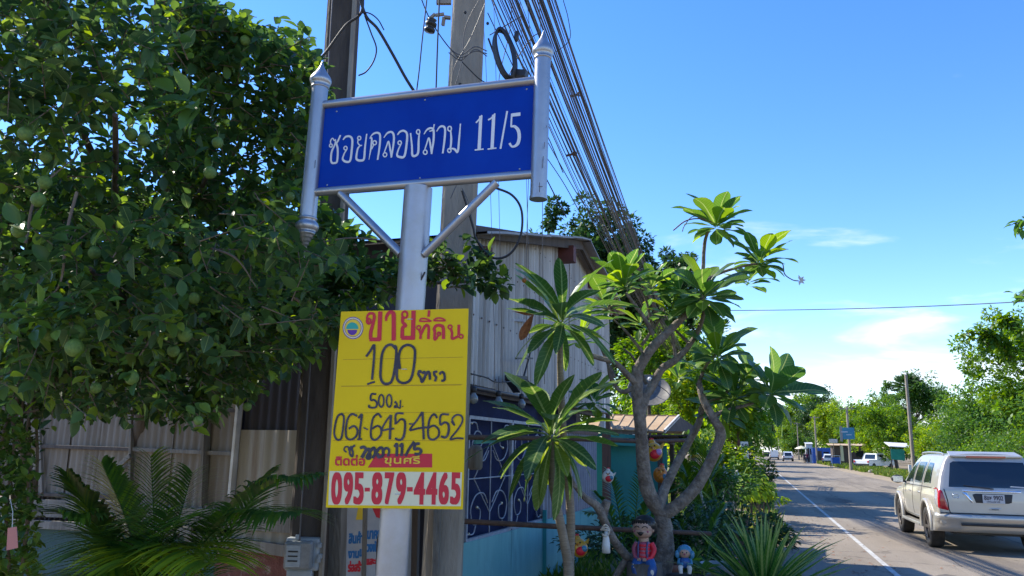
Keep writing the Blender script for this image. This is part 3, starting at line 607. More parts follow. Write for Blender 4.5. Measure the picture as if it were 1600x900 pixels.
MK2 = [
 ([(468, 96), (424, 96), (418, 150), (450, 150), (476, 180), (460, 220), (404, 218), (402, 196)], .8), (ring(516, 158, 58, .42), .7), (ring(590, 158, 58, .42), .7),
 ([(652, 160), (644, 176), (660, 180), (662, 214), (640, 220), (652, 200), (690, 226), (696, 150)], .6), ([(714, 208), (720, 212)], .7),
 ([(150, 280), (110, 300), (84, 380), (76, 470), (100, 520), (140, 510), (160, 400), (166, 310), (140, 274)], .85),
 ([(290, 300), (240, 282), (200, 330), (184, 430), (190, 500), (230, 522), (280, 490), (292, 430), (260, 394), (210, 420)], .85), ([(302, 322), (334, 290), (318, 420), (310, 520)], .9), ([(290, 518), (336, 516)], .7),
 ([(350, 408), (390, 430)], .55),
 ([(516, 316), (486, 280), (440, 320), (420, 420), (422, 500), (460, 524), (510, 480), (514, 420), (480, 392), (430, 420)], .85),
 ([(606, 290), (560, 350), (522, 430), (580, 424), (638, 418)], .75), ([(606, 290), (600, 420), (596, 520)], 1.0),
 ([(726, 276), (654, 282), (650, 380)], .85), ([(656, 370), (700, 330), (736, 350), (736, 440), (716, 510), (680, 524), (644, 508)], [.7, .9, 1, 1, .8]),
 ([(776, 374), (830, 376)], .6), ([(900, 262), (850, 340), (784, 430), (860, 416), (960, 404)], .8), ([(902, 262), (908, 400), (914, 520)], .95),
 ([(1040, 320), (1010, 282), (970, 330), (954, 430), (960, 500), (1000, 522), (1050, 490), (1054, 430), (1010, 390), (960, 410)], .85),
 ([(1150, 286), (1076, 290), (1070, 380), (1110, 360), (1144, 380), (1146, 450), (1120, 500), (1074, 490)], [.8, .8, .9, 1, 1, .9]),
 ([(1172, 350), (1200, 384), (1180, 330), (1220, 290), (1266, 300), (1276, 350), (1230, 430), (1162, 516), (1220, 508), (1288, 512)], .75),
 ([(190, 640), (168, 620), (176, 592), (206, 590), (214, 620), (236, 580)], .6), ([(226, 590), (220, 650), (244, 680), (250, 640), (240, 600), (270, 574)], .85), ([(284, 672), (290, 676)], .9),
 ([(320, 600), (350, 590), (372, 620), (330, 690)], 1.2), ([(340, 690), (360, 640), (400, 610), (410, 690), (380, 688), (420, 620), (450, 600), (460, 650), (440, 686), (470, 640), (500, 600), (530, 610), (530, 670), (490, 684), (480, 650)], 1.25), ([(540, 620), (560, 600), (590, 620), (580, 680)], 1.0),
 ([(640, 590), (662, 566), (660, 680)], 1.15), ([(690, 590), (712, 566), (706, 676)], 1.15), ([(824, 540), (776, 610), (742, 676)], 1.1), ([(876, 558), (836, 566), (826, 610), (862, 606), (890, 626), (870, 656), (826, 656)], 1.15)]
strokes('handwriting', MK2, C4, yn, 'marker', board, 22 / 6.0 * px1, .003)
bx = (YP(723, 796) - YP(509, 793)).normalized(); by = (YP(620, 482) - YP(612, 795)); by = (by - bx * by.dot(bx)).normalized()
def ytext(nm, s, x0, y1, x1, y0, m, bold=0): 
    O = YP(x0, y1); return text_obj(nm, s, O, (YP(x1, y1 + .3) - O), (YP(x0 + (y1 - y0) * .03, y0) - O), (YP(x1, y1) - O).length, (YP(x0, y0) - O).length, m, board, bold)
# phone number, digit by digit so that each sits where it is printed
for s_, xa, xb in (('0', 517, 534), ('9', 536, 551), ('5', 552, 568), ('8', 580, 597), ('7', 600, 615), ('9', 618, 634), ('4', 646, 664), ('4', 665, 683), ('6', 685, 701), ('5', 703, 719)):
    ytext('phone_digit', s_, xa + 1.6, 786.5, xb - 1.6, 739.5, 'red', .0042)
flat('phone_dash', [(570, 768), (578, 768), (578, 762), (570, 762)], 'red', board, YP, yn, .0015)
flat('phone_dash', [(636, 768), (645, 768), (645, 761), (636, 761)], 'red', board, YP, yn, .0015)
ytext('contact_word', 'ติดต่อ', 524, 727, 570, 711, 'red', .0015)
ytext('name_word', 'ขุนศรี', 601, 728, 656, 712, 'yprint', .0008)
for (px, py) in ((632, 577), (641, 499), (622, 772)):
    q = YP(px, py); tb_ = MB().tube([q + yn * .004 - bx * .012, q + yn * .006, q + yn * .004 + bx * .012], .0016, 6); tb_.obj('wire_tie', 'chrome', board)
# round emblem: rim, teal bowl, purple crescent
ec = lambda x, y: C3(250 + x, 255 + y)
def disc(nm, r, m, lift, a0=0, a1=2 * math.pi, cx=0, cy=0, sy=1.08):
    k = 28; P = [ec(cx + r * math.cos(a0 + (a1 - a0) * i / k), cy + r * sy * math.sin(a0 + (a1 - a0) * i / k)) + yn * lift for i in range(k + 1)]
    return MB().add(P, [tuple(range(k + 1))]).obj(nm, m, board)
disc('emblem_rim', 97, 'purple', .0010); disc('emblem_ring', 90, 'cream', .0013); disc('emblem_ring', 80, 'purple', .0016); disc('emblem_field', 75, 'yprint', .0019)
disc('emblem_bowl', 58, 'teal', .0023, math.pi, 2 * math.pi, -6, 10); disc('emblem_crescent', 46, 'purple', .0023, 0, math.pi, -6, 18)

# ================================================================== UTILITY POLES
P1 = W(497, 640, 6.3); P2 = W(709, 640, 6.1)
def upole(pa, pb, wd, m, label, zt, tilt_px, parts=True):
    base = Vector((pa.x, pa.y, 0)); t = thing('utility_pole', label, 'utility pole', base)
    top = pb; d = (top - pa).normalized(); b0 = pa - d * (pa.z / d.z); b1 = pa + d * ((zt - pa.z) / d.z)
    x = Vector((r0.x, r0.y, 0)).normalized() * wd[0] / 2; y = Vector((-x.y, x.x, 0)).normalized() * wd[1] / 2
    vs = []; k = 12
    for i in range(k + 1):
        p = b0.lerp(b1, i / k); s_ = 1 - .12 * i / k
        for a, b in ((-1, -.8), (-.8, -1), (.8, -1), (1, -.8), (1, .8), (.8, 1), (-.8, 1), (-1, .8)): vs.append(p + x * a * s_ + y * b * s_ + Vector((1, 1, 0)) * .004 * noise.noise(p * 3 + Vector((a, b, 0)) * 3))
    fs = [(i * 8 + j, i * 8 + (j + 1) % 8, i * 8 + 8 + (j + 1) % 8, i * 8 + 8 + j) for i in range(k) for j in range(8)] + [tuple(range(k * 8, k * 8 + 8)), tuple(range(7, -1, -1))]
    MB().add(vs, fs).obj('shaft', m, t); return t, b0, b1, d
def lineup(px0, py0, px1_, py1_, d): 
    a = W(px0, py0, d); n_ = Vector((-f0.x, -f0.y, 0)).normalized(); return a, onplane(px1_, py1_, a, n_)
a1, a2 = lineup(497, 640, 538, 0, 6.3)
up1, u1b, u1t, u1d = upole(a1, a2, (.275, .26), 'concd', 'weathered concrete pole, darkened for shade, behind left end of blue sign', 8.4, 0)
b1, b2 = lineup(703, 640, 733, 0, 6.1)
up2, u2b, u2t, u2d = upole(b1, b2, (.30, .22), 'conc', 'pale concrete utility pole behind blue sign with cable coil', 8.6, 0)
# lighter flange strip on the dark pole's right edge and a conduit on its left
for px0, px1_, wdt, mm in ((551, 559, .03, 'conc'),):
    a, b = lineup(px0 - 33, 640, px0 + 3, 0, 6.14); MB().bar(a - u1d * 2.2, b + u1d * .6, wdt, .03).obj('edge_strip', mm, up1)
a, b = lineup(482, 640, 519, 0, 6.1); MB().tube([a - u1d * 1.2, b + u1d * .5], .006, 6).obj('conduit', 'cableg', up1)
def onp(px, py, d=5.95): return W(px, py, d)
# wires wound round the pale pole, bolt holes, bracket with spool insulator
wr = MB()
for y0_, y1__, dx in ((76, 88, 0), (80, 92, 3), (190 - 108, 96, -2)):
    wr.tube(catmull([onp(703 + dx, y0_), onp(720, y1__ - 2), onp(742, y0_ - 3 + dx), onp(761, y1__ - 8)], 5), .004, 6)
for pts in ([(705, 130), (712, 100), (735, 60), (758, 5)], [(712, 132), (722, 95), (728, 40), (760, -20)], [(704, 310), (712, 292), (720, 278)], [(722, 294), (733, 320), (742, 368), (758, 388)]):
    wr.tube(catmull([onp(*p) for p in pts], 5), .003, 6)
tag(wr.obj('tie_wire', 'cableg', up2), kind='stuff')
for p in ((727, 20), (762, 37), (719, 132)):
    q = onp(p[0], p[1], 5.97); MB().lathe([(.0001, 0), (.012, .001), (.012, .01), (.0001, .011)], q, -f0, 8).obj('bolt', 'black', up2)
bk = MB(); bk.bar(onp(704, 28, 6), onp(694, 27, 6), .03, .02); bk.bar(onp(694, 27, 6), onp(692, 40, 6), .02, .025); bk.bar(onp(694, 22, 6), onp(680, 24, 6), .02, .02); bk.bar(onp(680, 22, 6), onp(668, 32, 6), .02, .02); bk.bar(onp(682, 2, 6), onp(705, 2, 6), .03, .05)
bk.obj('bracket', 'conc', up2)
MB().lathe([(.01, -.055), (.042, -.05), (.044, -.03), (.028, -.02), (.028, -.005), (.045, 0), (.045, .02), (.028, .03), (.028, .04), (.038, .05), (.01, .055)], onp(673, 40, 6), (0.2, 0, 1), 14).obj('insulator', 'cable', up2)
# coil of spare cable hanging from the bundle
coil = MB(); cc_ = W(789, 84, 6.1); ex = r0; ez = Vector((0, 0, 1))
for k in range(7):
    rx = .058 + .006 * k * .7; rz = .205 + .008 * (k % 3); dp = f0 * (.012 * (k - 3)); tw = .1 * (k % 3 - 1)
    coil.tube([cc_ + dp + ex * (rx * math.cos(a) + .045 * math.sin(a) * -1 + .01 * tw) + ez * rz * math.sin(a + tw * .2) for a in [2 * math.pi * i / 40 for i in range(41)]], .0105, 6, cap=False)
tag(coil.obj('cable_coil', 'cable'), 'oval coil of spare black cable hanging above the blue sign', 'cable coil')
cj = MB().box(W(812, 116, 6.1), (.12, .08, .05), Matrix.Rotation(.2, 3, 'Y')); tag(MB().ball(W(807, 57, 6.1), (.02, .02, .05)).obj('cable_joint', 'cable'), 'small black egg shaped cable joint right of the coil', 'cable joint')
tag(cj.obj('splice_box', 'cable'), 'black cable splice box beside the coil above the sign', 'splice box')

# ------------------------------------------------------------------ overhead cables along the road
random.seed(3)
cab = []
for k in range(46):
    g = k / 45
    # each cable is pinned at two photographed points, extended to the pole out of frame above and the far pole
    xa = 770 + 100 * (g ** .85) + rnd.uniform(-5, 5); hh = rnd.uniform(-.25, .25)
    y_near = 7.2 + rnd.uniform(-.2, .2)
    pa = ony(xa, 0, y_near); fx = -2.35 + .75 * g + rnd.uniform(-.12, .12)
    sag = 1.35 + rnd.uniform(-.10, .22); x_f = -2.4 + g * .45 + rnd.uniform(-.1, .1); zf = 5.45 + rnd.uniform(-.28, .28); Y1 = 44
    # solve height at the near pole so the cable passes through pa
    Y0 = 5.6; tt = (y_near - Y0) / (Y1 - Y0)
    z0 = (pa.z - zf * tt + 4 * sag * tt * (1 - tt)) / (1 - tt); x0 = (pa.x - x_f * tt) / (1 - tt)
    pts = []
    for i in range(-3, 41):
        t = (i / 40); t = t * abs(t) ** .4 if t > 0 else t
        pts.append((x0 + (x_f - x0) * t + .02 * noise.noise(Vector((t * 9, k, 0))), Y0 + (Y1 - Y0) * t, z0 + (zf - z0) * t - 4 * sag * t * (1 - t) + .015 * noise.noise(Vector((t * 13, k, 5)))))
    thick = rnd.choice([.004, .005, .006, .006, .008, .010, .014]) if g < .8 else rnd.choice([.004, .005])
    if k == 45: thick = .009
    mc = rnd.choice(['cable', 'cableg', 'cableg', 'cableb', 'cable'])
    o = MB().tube(pts, thick, 6).obj('overhead_cable', mc)
    cab.append(tag(o, '%s %s cable in the %s of the overhead bundle' % ('thin' if thick < .0065 else 'medium' if thick < .012 else 'thick', {'cable': 'black', 'cableg': 'grey', 'cableb': 'brown'}[mc], ['left edge', 'left half', 'middle', 'right half', 'right edge'][min(4, int(g * 5))]), 'cable', 'overhead cables above the road side'))
seen_ = {}
for o in cab: seen_.setdefault(o['label'], []).append(o)
for lb_, os_ in seen_.items():
    if len(os_) > 1:
        for j_, o in enumerate(os_): o['label'] = lb_ + ', ' + ['leftmost', 'second from left', 'third from left', 'fourth from left', 'fifth from left', 'sixth from left', 'seventh from left', 'eighth from left'][min(j_, 7)] + ' of these'
# lashing rings and little clamps on the bundle
for (px, py, yy) in ((905, 147, 9.6), (898, 240, 10.2)):
    q = ony(px, py, yy); cl = MB().tube([q + Vector((.03 * math.cos(a), 0, .03 * math.sin(a))) for a in [i * .7 for i in range(10)]], .008, 6); cl.bar(q, q + Vector((-.12, 0, -.02)), .03, .025)
    tag(cl.obj('cable_clamp', 'rust'), 'small clamp sticking out of the right side of the cable bundle' if py < 200 else 'small ring clamp hanging lower on the cable bundle', 'clamp')
# slack drop wires around the poles
def wire(pts, d, r, label, m='cable', mb=None):
    P = catmull([W(p[0], p[1], p[2] if len(p) > 2 else d) for p in pts], 7); o = MB().tube(P, r, 7).obj('drop_wire', m); return tag(o, label, 'wire')
wire([(463, 138), (486, 108), (512, 78), (540, 40), (565, 18), (566, -30)], 5.9, .011, 'black wire slanting down left across the dark pole into the tree')
wire([(560, -10), (572, 25), (590, 45), (612, 82), (634, 122), (652, 150)], 5.9, .012, 'thick black wire slanting right from the dark pole to the blue sign')
wire([(570, 25), (580, 52), (588, 75), (584, 95), (572, 112), (560, 118)], 5.9, .006, 'curled black wire end hanging right of the dark pole')
wire([(558, 22), (575, 20), (590, 30), (600, 47)], 5.88, .005, 'short black wire tail at top right of the dark pole')
wire([(668, -10), (660, 60), (655, 110), (650, 150)], 5.8, .005, 'thin wire dropping left of the insulator')
wire([(687, -10), (684, 60), (681, 150)], 5.8, .006, 'straight wire dropping between the insulator and the pale pole')
wire([(655, -10), (672, 30), (700, 72), (745, 120), (790, 160), (885, 340)], 6.3, .005, 'thin wire running diagonally behind the pale pole')
wire([(763, 60), (775, 90), (800, 130)], 6.2, .008, 'black wire running from the pale pole towards the coil')
wire([(770, 292), (800, 305), (815, 330), (813, 370), (795, 398), (768, 402), (745, 375), (738, 350), (722, 298)], 5.6, .009, 'black wire loop hanging below the sign right of the pale pole')
for k, (xa, xb) in enumerate(((760, 770), (830, 822), (818, 826), (847, 848), (775, 782))):
    wire([(xa - 8 + k, -10, 6.4), (xa, 120, 6.4), (xb, 420, 6.4), (xb + 3, 600, 6.5)], 6.4, .0022 + .0006 * (k % 2), ('thin wire hanging down beside the pale pole over the shed', 'thin wire hanging down left of the sign tube', 'thin wire hanging just left of the sign tube end', 'thin wire hanging down behind the right sign tube', 'faint wire hanging down near the junction box')[k], 'cableg')
for k, pts in enumerate(([(762, 20), (800, 100), (850, 200), (880, 270)], [(765, 55), (790, 40), (815, 25)], [(790, 130), (806, 95), (830, 60), (846, 50)], [(852, 215), (900, 300), (940, 360), (985, 430)], [(850, 240), (880, 285), (905, 330)], [(768, 0), (790, 60), (830, 120), (848, 140)], [(880, 0), (888, 30), (890, 62), (868, 82)], [(800, 5), (796, 50), (782, 110), (778, 140)])):
    wire(pts, 6.6 + .3 * k, .0045, ('slack wire crossing the gap between pale pole and bundle', 'short slack wire tied near the pole top', 'slack wire rising beside the coil', 'wire leaving the bundle below the sign corner', 'short wire below the bundle at the sign tube', 'slack wire behind the coil', 'wire bulging out at the right of the bundle top', 'wire hanging over the coil')[k])
bx_ = W(757, 395, 5.75); tag(MB().box(bx_, (.10, .07, .09), Matrix.Rotation(.1, 3, 'Y')).obj('junction_box', 'redbeam', bevel=.004), 'small dark red junction box on the pale pole below the sign', 'junction box')

# ================================================================== LEFT FENCE (runs away to the left behind the lime tree)
def hdir(px):
    r = ray(px, 450); y = 450 + (r.z / F_PX) * 0
    # horizontal direction seen at image column px on the horizon
    py = 698.5 + (px - 800) * .0175; r = ray(px, py); return Vector((r.x, r.y, 0)).normalized()
fd = -hdir(-1300); fP = W(470, 700, 7.0); fP.z = 0
fn = Vector((fd.y, -fd.x, 0)); fn = fn if fn.dot(CO - fP) > 0 else -fn
FE = lambda px, py, off=0.0: onplane(px, py, fP + fn * off, fn)
def fu(px, py=750): return (FE(px, py) - fP).dot(fd)
def fz(px, py): return FE(px, py).z
fence = thing('corrugated_fence', 'patched fence of old tan corrugated sheets under the lime tree', 'fence', fP)
zb = fz(300, 775); 
edges = [-90, 0, 62, 100, 147, 205, 262, 318, 366]
for i in range(len(edges) - 1):
    ua, ub = fu(edges[i]), fu(edges[i + 1]); 
    corr_sheet('sheet', 'corrold', fP, fd, ua, ub + .03, zb - .12 - .02 * (i % 2), fz(250, 560) + .05 * (i % 3), fn + Vector((0, 0, 0)), .115, .009, fence, ph=i * .37)
    for k in range(2):
        pass
corr_sheet('rusty_sheet', 'corrrust', fP + fn * .02, fd, fu(374), fu(469), fz(420, 858), fz(420, 672), fn, .16, .010, fence)['label'] = 'cream sheet with rust stains'
corr_sheet('dark_sheet', 'corrdark', fP - fn * .03, fd, fu(372), fu(480), fz(420, 690), 3.35, fn, .12, .012, fence)['label'] = 'dark upper sheet'
def fbar(xa, ya, xb, yb, w_, d_, off, m, nm):
    return MB().bar(FE(xa, ya, off), FE(xb, yb, off), d_, w_, up=None).obj(nm, m, fence, bevel=.003)
fbar(-90, 694, 62, 697, .045, .03, .035, 'woodd', 'batten'); fbar(62, 697, 205, 702, .04, .03, .035, 'woodd', 'batten'); fbar(208, 702, 366, 709, .04, .03, .036, 'wood', 'batten')
fbar(-90, 768, 180, 776, .035, .03, .035, 'woodd', 'batten'); fbar(318, 640, 368, 642, .03, .025, .04, 'woodd', 'batten')
fbar(326, 570, 318, 790, .10, .03, .05, 'wood', 'upright'); fbar(206, 640, 204, 786, .05, .03, .05, 'wood', 'upright'); fbar(377, 600, 361, 775, .075, .03, .06, 'white', 'upright'); fbar(-5, 600, -6, 780, .07, .03, .05, 'wood', 'upright')
fbar(60, 640, 66, 770, .05, .03, .05, 'wood', 'upright'); fbar(168, 745, 204, 712, .05, .03, .08, 'wood', 'upright')
# nail heads
nl = MB()
for i in range(9):
    for y_ in (640 + i, 698 + i):
        q = FE(80 + i * 34, y_, .03); nl.lathe([(.0001, .004), (.009, .002), (.009, 0)], q, fn, 6)
nl.obj('nail_heads', 'rust', fence)
for (xa, ya, xb, yb, w_, m, off) in ((-90, 790, 180, 797, .19, 'wood', .06), (176, 800, 462, 818, .17, 'wood', .07), (-90, 812, 300, 831, .09, 'wood', .09), (290, 838, 455, 862, .10, 'wood', .08)):
    fbar(xa, ya, xb, yb, w_, .025, off, m, 'plank')
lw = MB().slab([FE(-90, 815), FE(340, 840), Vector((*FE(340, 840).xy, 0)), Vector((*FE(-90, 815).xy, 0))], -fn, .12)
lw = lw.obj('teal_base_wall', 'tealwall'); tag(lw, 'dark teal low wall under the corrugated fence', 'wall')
lw2 = MB().slab([FE(338, 850, .02), FE(462, 866, .02), Vector((*FE(462, 866, .02).xy, 0)), Vector((*FE(338, 850, .02).xy, 0))], -fn, .14)
tag(lw2.obj('plaster_base_wall', 'brick'), 'peeling red brown low wall beside the electricity meter', 'wall')
# lean-to added behind the fence; dark sheets stand for shade under the crown
lean_to = thing('dark_backing_lean_to', 'added dark sheet metal lean-to standing for the shade behind the lime tree', 'shed', fP - fn * 1.2 + fd * -2)
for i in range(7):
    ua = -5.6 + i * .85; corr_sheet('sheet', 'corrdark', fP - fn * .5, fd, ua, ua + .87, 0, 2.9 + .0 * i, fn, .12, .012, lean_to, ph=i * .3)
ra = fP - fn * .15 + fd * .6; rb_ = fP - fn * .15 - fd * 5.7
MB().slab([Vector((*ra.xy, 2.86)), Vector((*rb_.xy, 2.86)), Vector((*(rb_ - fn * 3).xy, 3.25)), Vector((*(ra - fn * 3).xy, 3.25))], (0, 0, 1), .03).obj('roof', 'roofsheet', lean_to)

# ------------------------------------------------------------------ between the two poles
def pw(px, py, d): return W(px, py, d)
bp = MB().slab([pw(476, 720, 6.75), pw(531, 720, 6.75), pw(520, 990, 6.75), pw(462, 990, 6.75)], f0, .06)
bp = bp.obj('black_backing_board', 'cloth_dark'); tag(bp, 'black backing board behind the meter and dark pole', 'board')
for (px, py) in ((479, 729), (505, 730)):
    pass
wl = MB().bar(pw(528, 700, 6.2), pw(523, 960, 6.2), .14, .10); tag(wl.obj('wooden_post', 'wood', bevel=.006), 'grey wooden post between dark pole and silver sign post', 'post')
wl = MB().bar(pw(508, 800, 6.15), pw(505, 880, 6.15), .012, .012); wl.box(pw(501, 846, 6.14), (.05, .03, .025)); wl.box(pw(479, 729, 6.14), (.04, .03, .025)); wl.box(pw(507, 729, 6.14), (.035, .03, .025))
tag(wl.obj('white_clips', 'white'), 'small white plastic clips and strip on the dark pole above the meter', 'clip')
wp = MB().bar(pw(690, 640, 5.85), pw(681, 960, 5.85), .33, .05, up=r0); tag(wp.obj('grey_plank', 'wood', bevel=.005), 'wide grey upright plank at the foot of the pale pole', 'plank')
wp = MB().bar(pw(655, 560, 6.4), pw(647, 960, 6.4), .16, .05, up=r0); tag(wp.obj('dark_gap_strip', 'woodd', bevel=.005), 'narrow dark strip standing for the shaded gap right of the silver sign post', 'plank')  # dark strip put in for the shaded gap beside the post
ban = thing('banner', 'faded advertising banner with blue and red Thai words behind the sign post', 'banner', Vector((*pw(570, 850, 6.5).xy, 0)))
bq = lambda x, y: onplane(x, y, pw(570, 850, 6.5), Vector((-f0.x, -f0.y, 0)).normalized())
bn = Vector((-f0.x, -f0.y, 0)).normalized()
MB().slab([bq(536, 960), bq(648, 960), bq(652, 740), bq(545, 740)], -bn, .01).obj('sheet', 'banner', ban)
flat('yellow_shape', [(556, 812), (567, 812), (569, 790), (560, 790)], 'yprint', ban, bq, bn, .002)
flat('red_shape', [(580, 790), (605, 790), (600, 812), (588, 808)], 'red', ban, bq, bn, .002)
def btext(s, x0, y0, wpx, hpx, m): 
    O = bq(x0, y0); k_ = 6.5 / F_PX; text_obj('banner_words', s, O, r0 + Vector((0, 0, .05)), (0, 0, 1), wpx * k_, hpx * k_, m, ban, .004)
btext('สินค้า', 545, 849, 22, 17, 'bprint'); btext('นาคร', 574, 842, 20, 12, 'bprint'); btext('งาน', 544, 872, 16, 10, 'bprint'); btext('แ', 562, 869, 5, 10, 'bprint'); btext('วงพัน', 573, 862, 20, 15, 'bprint'); btext('ร่อสร้า', 544, 893, 22, 15, 'red'); btext('และบ้า', 573, 882, 22, 12, 'red')
tag(MB().bar(pw(572, 740, 6.35), pw(567, 960, 6.35), .03, .03).obj('wooden_stick', 'wood'), 'thin upright stick in front of the banner', 'stick')

# ------------------------------------------------------------------ electricity meter
mt0 = pw(472, 866, 5.9); mtt = thing('electricity_meter', 'grey electricity meter with clear cover at the foot of the dark pole', 'electricity meter', (mt0.x, mt0.y, mt0.z - .25))
mr = Matrix((Vector((r0.x, r0.y, 0)).normalized(), Vector((-r0.y, r0.x, 0)).normalized(), (0, 0, 1))).transposed()
K = 5.9 / F_PX
def mo(x, y, z): return mt0 + mr @ Vector((x * K, y * K, z * K))
MB().box(mo(0, 6, 0), (54 * K, 16 * K, 50 * K), mr).obj('case', 'meter', mtt, bevel=.02)
MB().box(mo(-3, -8, 0), (44 * K, 14 * K, 42 * K), mr).obj('cover', 'meterglass', mtt, bevel=.018)
MB().box(mo(-10, -15.5, -1), (22 * K, 1.5 * K, 32 * K), mr).obj('dial_plate', 'paper', mtt, bevel=.002)
for k in range(3): MB().box(mo(-10, -16.6, 6 - k * 7), (15 * K, .8 * K, 2.2 * K), mr).obj('dial_window', 'carblack', mtt)
mb_ = MB()
for (px_, pz_) in ((27, 14), (27, -8), (-8, 26), (29, -2)): mb_.box(mo(px_, -2, pz_), (6 * K, 8 * K, 7 * K), mr)
mb_.obj('latch', 'meter', mtt, bevel=.003)
MB().box(mo(-2, 4, -36), (40 * K, 14 * K, 26 * K), mr).obj('terminal_box', 'meter', mtt, bevel=.012)
MB().tube([mo(-2, 8, -46), mo(-2, 8, -160)], .02, 8).obj('supply_conduit', 'cableg', mtt)

# ================================================================== GREY SHED WITH TURQUOISE WALL
ud = hdir(1225); n_f = Vector((ud.y, -ud.x, 0)); P0 = -n_f * 3.06; P0.z = 0
FA = lambda px, py, off=0.0: onplane(px, py, P0 + n_f * off, n_f)
def U(px, py=700): return (FA(px, py) - P0).dot(ud)
def fp(u, z, off=0.0): q = P0 + ud * u + n_f * off; return Vector((q.x, q.y, z))
uL = U(727); uPk = U(893, 380); zPk = FA(893, 382).z; zL = FA(738, 372).z
uE = U(944, 478); zE = FA(944, 478).z; uR = uE + .35
zmid = FA(740, 604).z
shed = thing('corrugated_shed', 'grey corrugated metal shed with sloping roof behind the frangipani', 'shed', fp(uL + 3, 0, -2.5))
def ztop(u): return zL + (zPk - zL) * (u - uL) / (uPk - uL) if u < uPk else zPk + (zE - zPk) * (u - uPk) / (uE - uPk)
ucur = uL; k = 0
while ucur < uR - .05:
    u2 = min(ucur + .80, uR)
    if ucur < uPk < u2: u2 = uPk
    corr_sheet('wall_sheet', 'corr', P0 + n_f * (.0 + .006 * (k % 2)), ud, ucur, u2 + .012, zmid + .02 * rnd.random(), lambda u: ztop(u), n_f, .118, .024, shed, ph=k * .13, rows=6)
    ucur = u2; k += 1
scw = MB()
for zz_ in (zmid + .12, zmid + .75, zmid + 1.4, zmid + 2.0):
    u_ = uL + .06
    while u_ < uR - .1:
        if zz_ < ztop(u_) - .08: scw.lathe([(.0001, .006), (.011, .003), (.012, 0)], fp(u_, zz_, .028), n_f, 6)
        u_ += .236
tag(scw.obj('screw_heads', 'rust', shed), kind='stuff')
# left side wall and roof
sdw = MB().slab([fp(uL, 0, 0), fp(uL, zL, 0), fp(uL, zL, -5), fp(uL, 0, -5)], -ud, .02); sdw.obj('side_wall', 'corrdark', shed)
def roofpiece(ua, ub, n_sheets, nm='roof_sheet'):
    for i in range(n_sheets):
        a = ua + (ub - ua) * i / n_sheets; b = ua + (ub - ua) * (i + 1) / n_sheets
        z = lambda u: ztop(max(uL, u)) - (.10 if u < uL else 0) + .05
        vs = []; fs = []; kk = 8
        for j in range(kk + 1):
            for s_ in range(3):
                u = a + (b - a + .04) * s_ / 2; off = .32 - 5.5 * j / kk; vs.append(fp(u, z(u) + .012 * i, off))
        m2 = MB().add(vs, [(j * 3 + s_, j * 3 + s_ + 1, (j + 1) * 3 + s_ + 1, (j + 1) * 3 + s_) for j in range(kk) for s_ in range(2)])
        m2.add([v + Vector((0, 0, -.025)) for v in vs], [(j * 3 + s_, (j + 1) * 3 + s_, (j + 1) * 3 + s_ + 1, j * 3 + s_ + 1) for j in range(kk) for s_ in range(2)])
        for s_ in range(2): m2.add([vs[s_], vs[s_ + 1], vs[s_ + 1] + Vector((0, 0, -.025)), vs[s_] + Vector((0, 0, -.025))], [(0, 1, 2, 3)])
        m2.obj(nm, 'roofsheet', shed)
roofpiece(uL - .35, uPk, 4); roofpiece(uPk, uE + .5, 3)
MB().bar(fp(uL - .3, zL - .03, .16), fp(uPk, zPk - .03, .16), .05, .13).obj('fascia', 'woodd', shed)
MB().bar(fp(uPk, zPk - .03, .16), fp(uE + .45, ztop(uE + .45) - .03, .16), .05, .13).obj('fascia', 'woodd', shed)
for (px, py) in ((874, 392), (866, 384)):
    q = FA(px, py, .02); 
MB().bar(fp(U(872, 395), FA(872, 397).z - .02, -1.2), fp(U(872, 395), FA(872, 397).z - .02, .26), .16, .24).obj('purlin', 'redbeam', shed)
MB().bar(fp(U(918, 440), FA(918, 445).z, -1.2), fp(U(918, 440), FA(918, 445).z, .24), .10, .12).obj('purlin', 'redbeam', shed)
# lower storey: eave beam, navy panels behind white grilles, bars, turquoise boards, posts
MB().bar(fp(uL - .1, zmid - .02, -.05), fp(uR, zmid - .02, -.05), .08, .09).obj('beam', 'woodd', shed)
MB().tube([fp(uL, zmid - .02, .05), fp(uR, zmid + .02, .05)], .02, 8).obj('conduit_pipe', 'cableg', shed)
zt = FA(728, 850).z; ub1 = U(850, 800); ub2 = U(937, 790)
MB().slab([fp(uL, zt - .1, -.12), fp(ub1, zt - .1, -.12), fp(ub1, zmid, -.12), fp(uL, zmid, -.12)], -n_f, .02).obj('navy_panel', 'navy', shed)
MB().slab([fp(ub1, zt - .1, -.42), fp(ub2, zt - .1, -.42), fp(ub2, zmid, -.42), fp(ub1, zmid, -.42)], -n_f, .02).obj('back_panel', 'navy', shed)
g0, g1 = U(735), U(851); gz0 = zt + .02; gz1 = FA(740, 652).z
gm = (U(802) - g0) / (g1 - g0)
def gril(ua, ub):
    fr = MB()
    for p, q in (((ua, gz0), (ub, gz0)), ((ua, gz1), (ub, gz1)), ((ua, gz0), (ua, gz1)), ((ub, gz0), (ub, gz1))): fr.bar(fp(*p, -.03), fp(*q, -.03), .035, .035)
    return fr
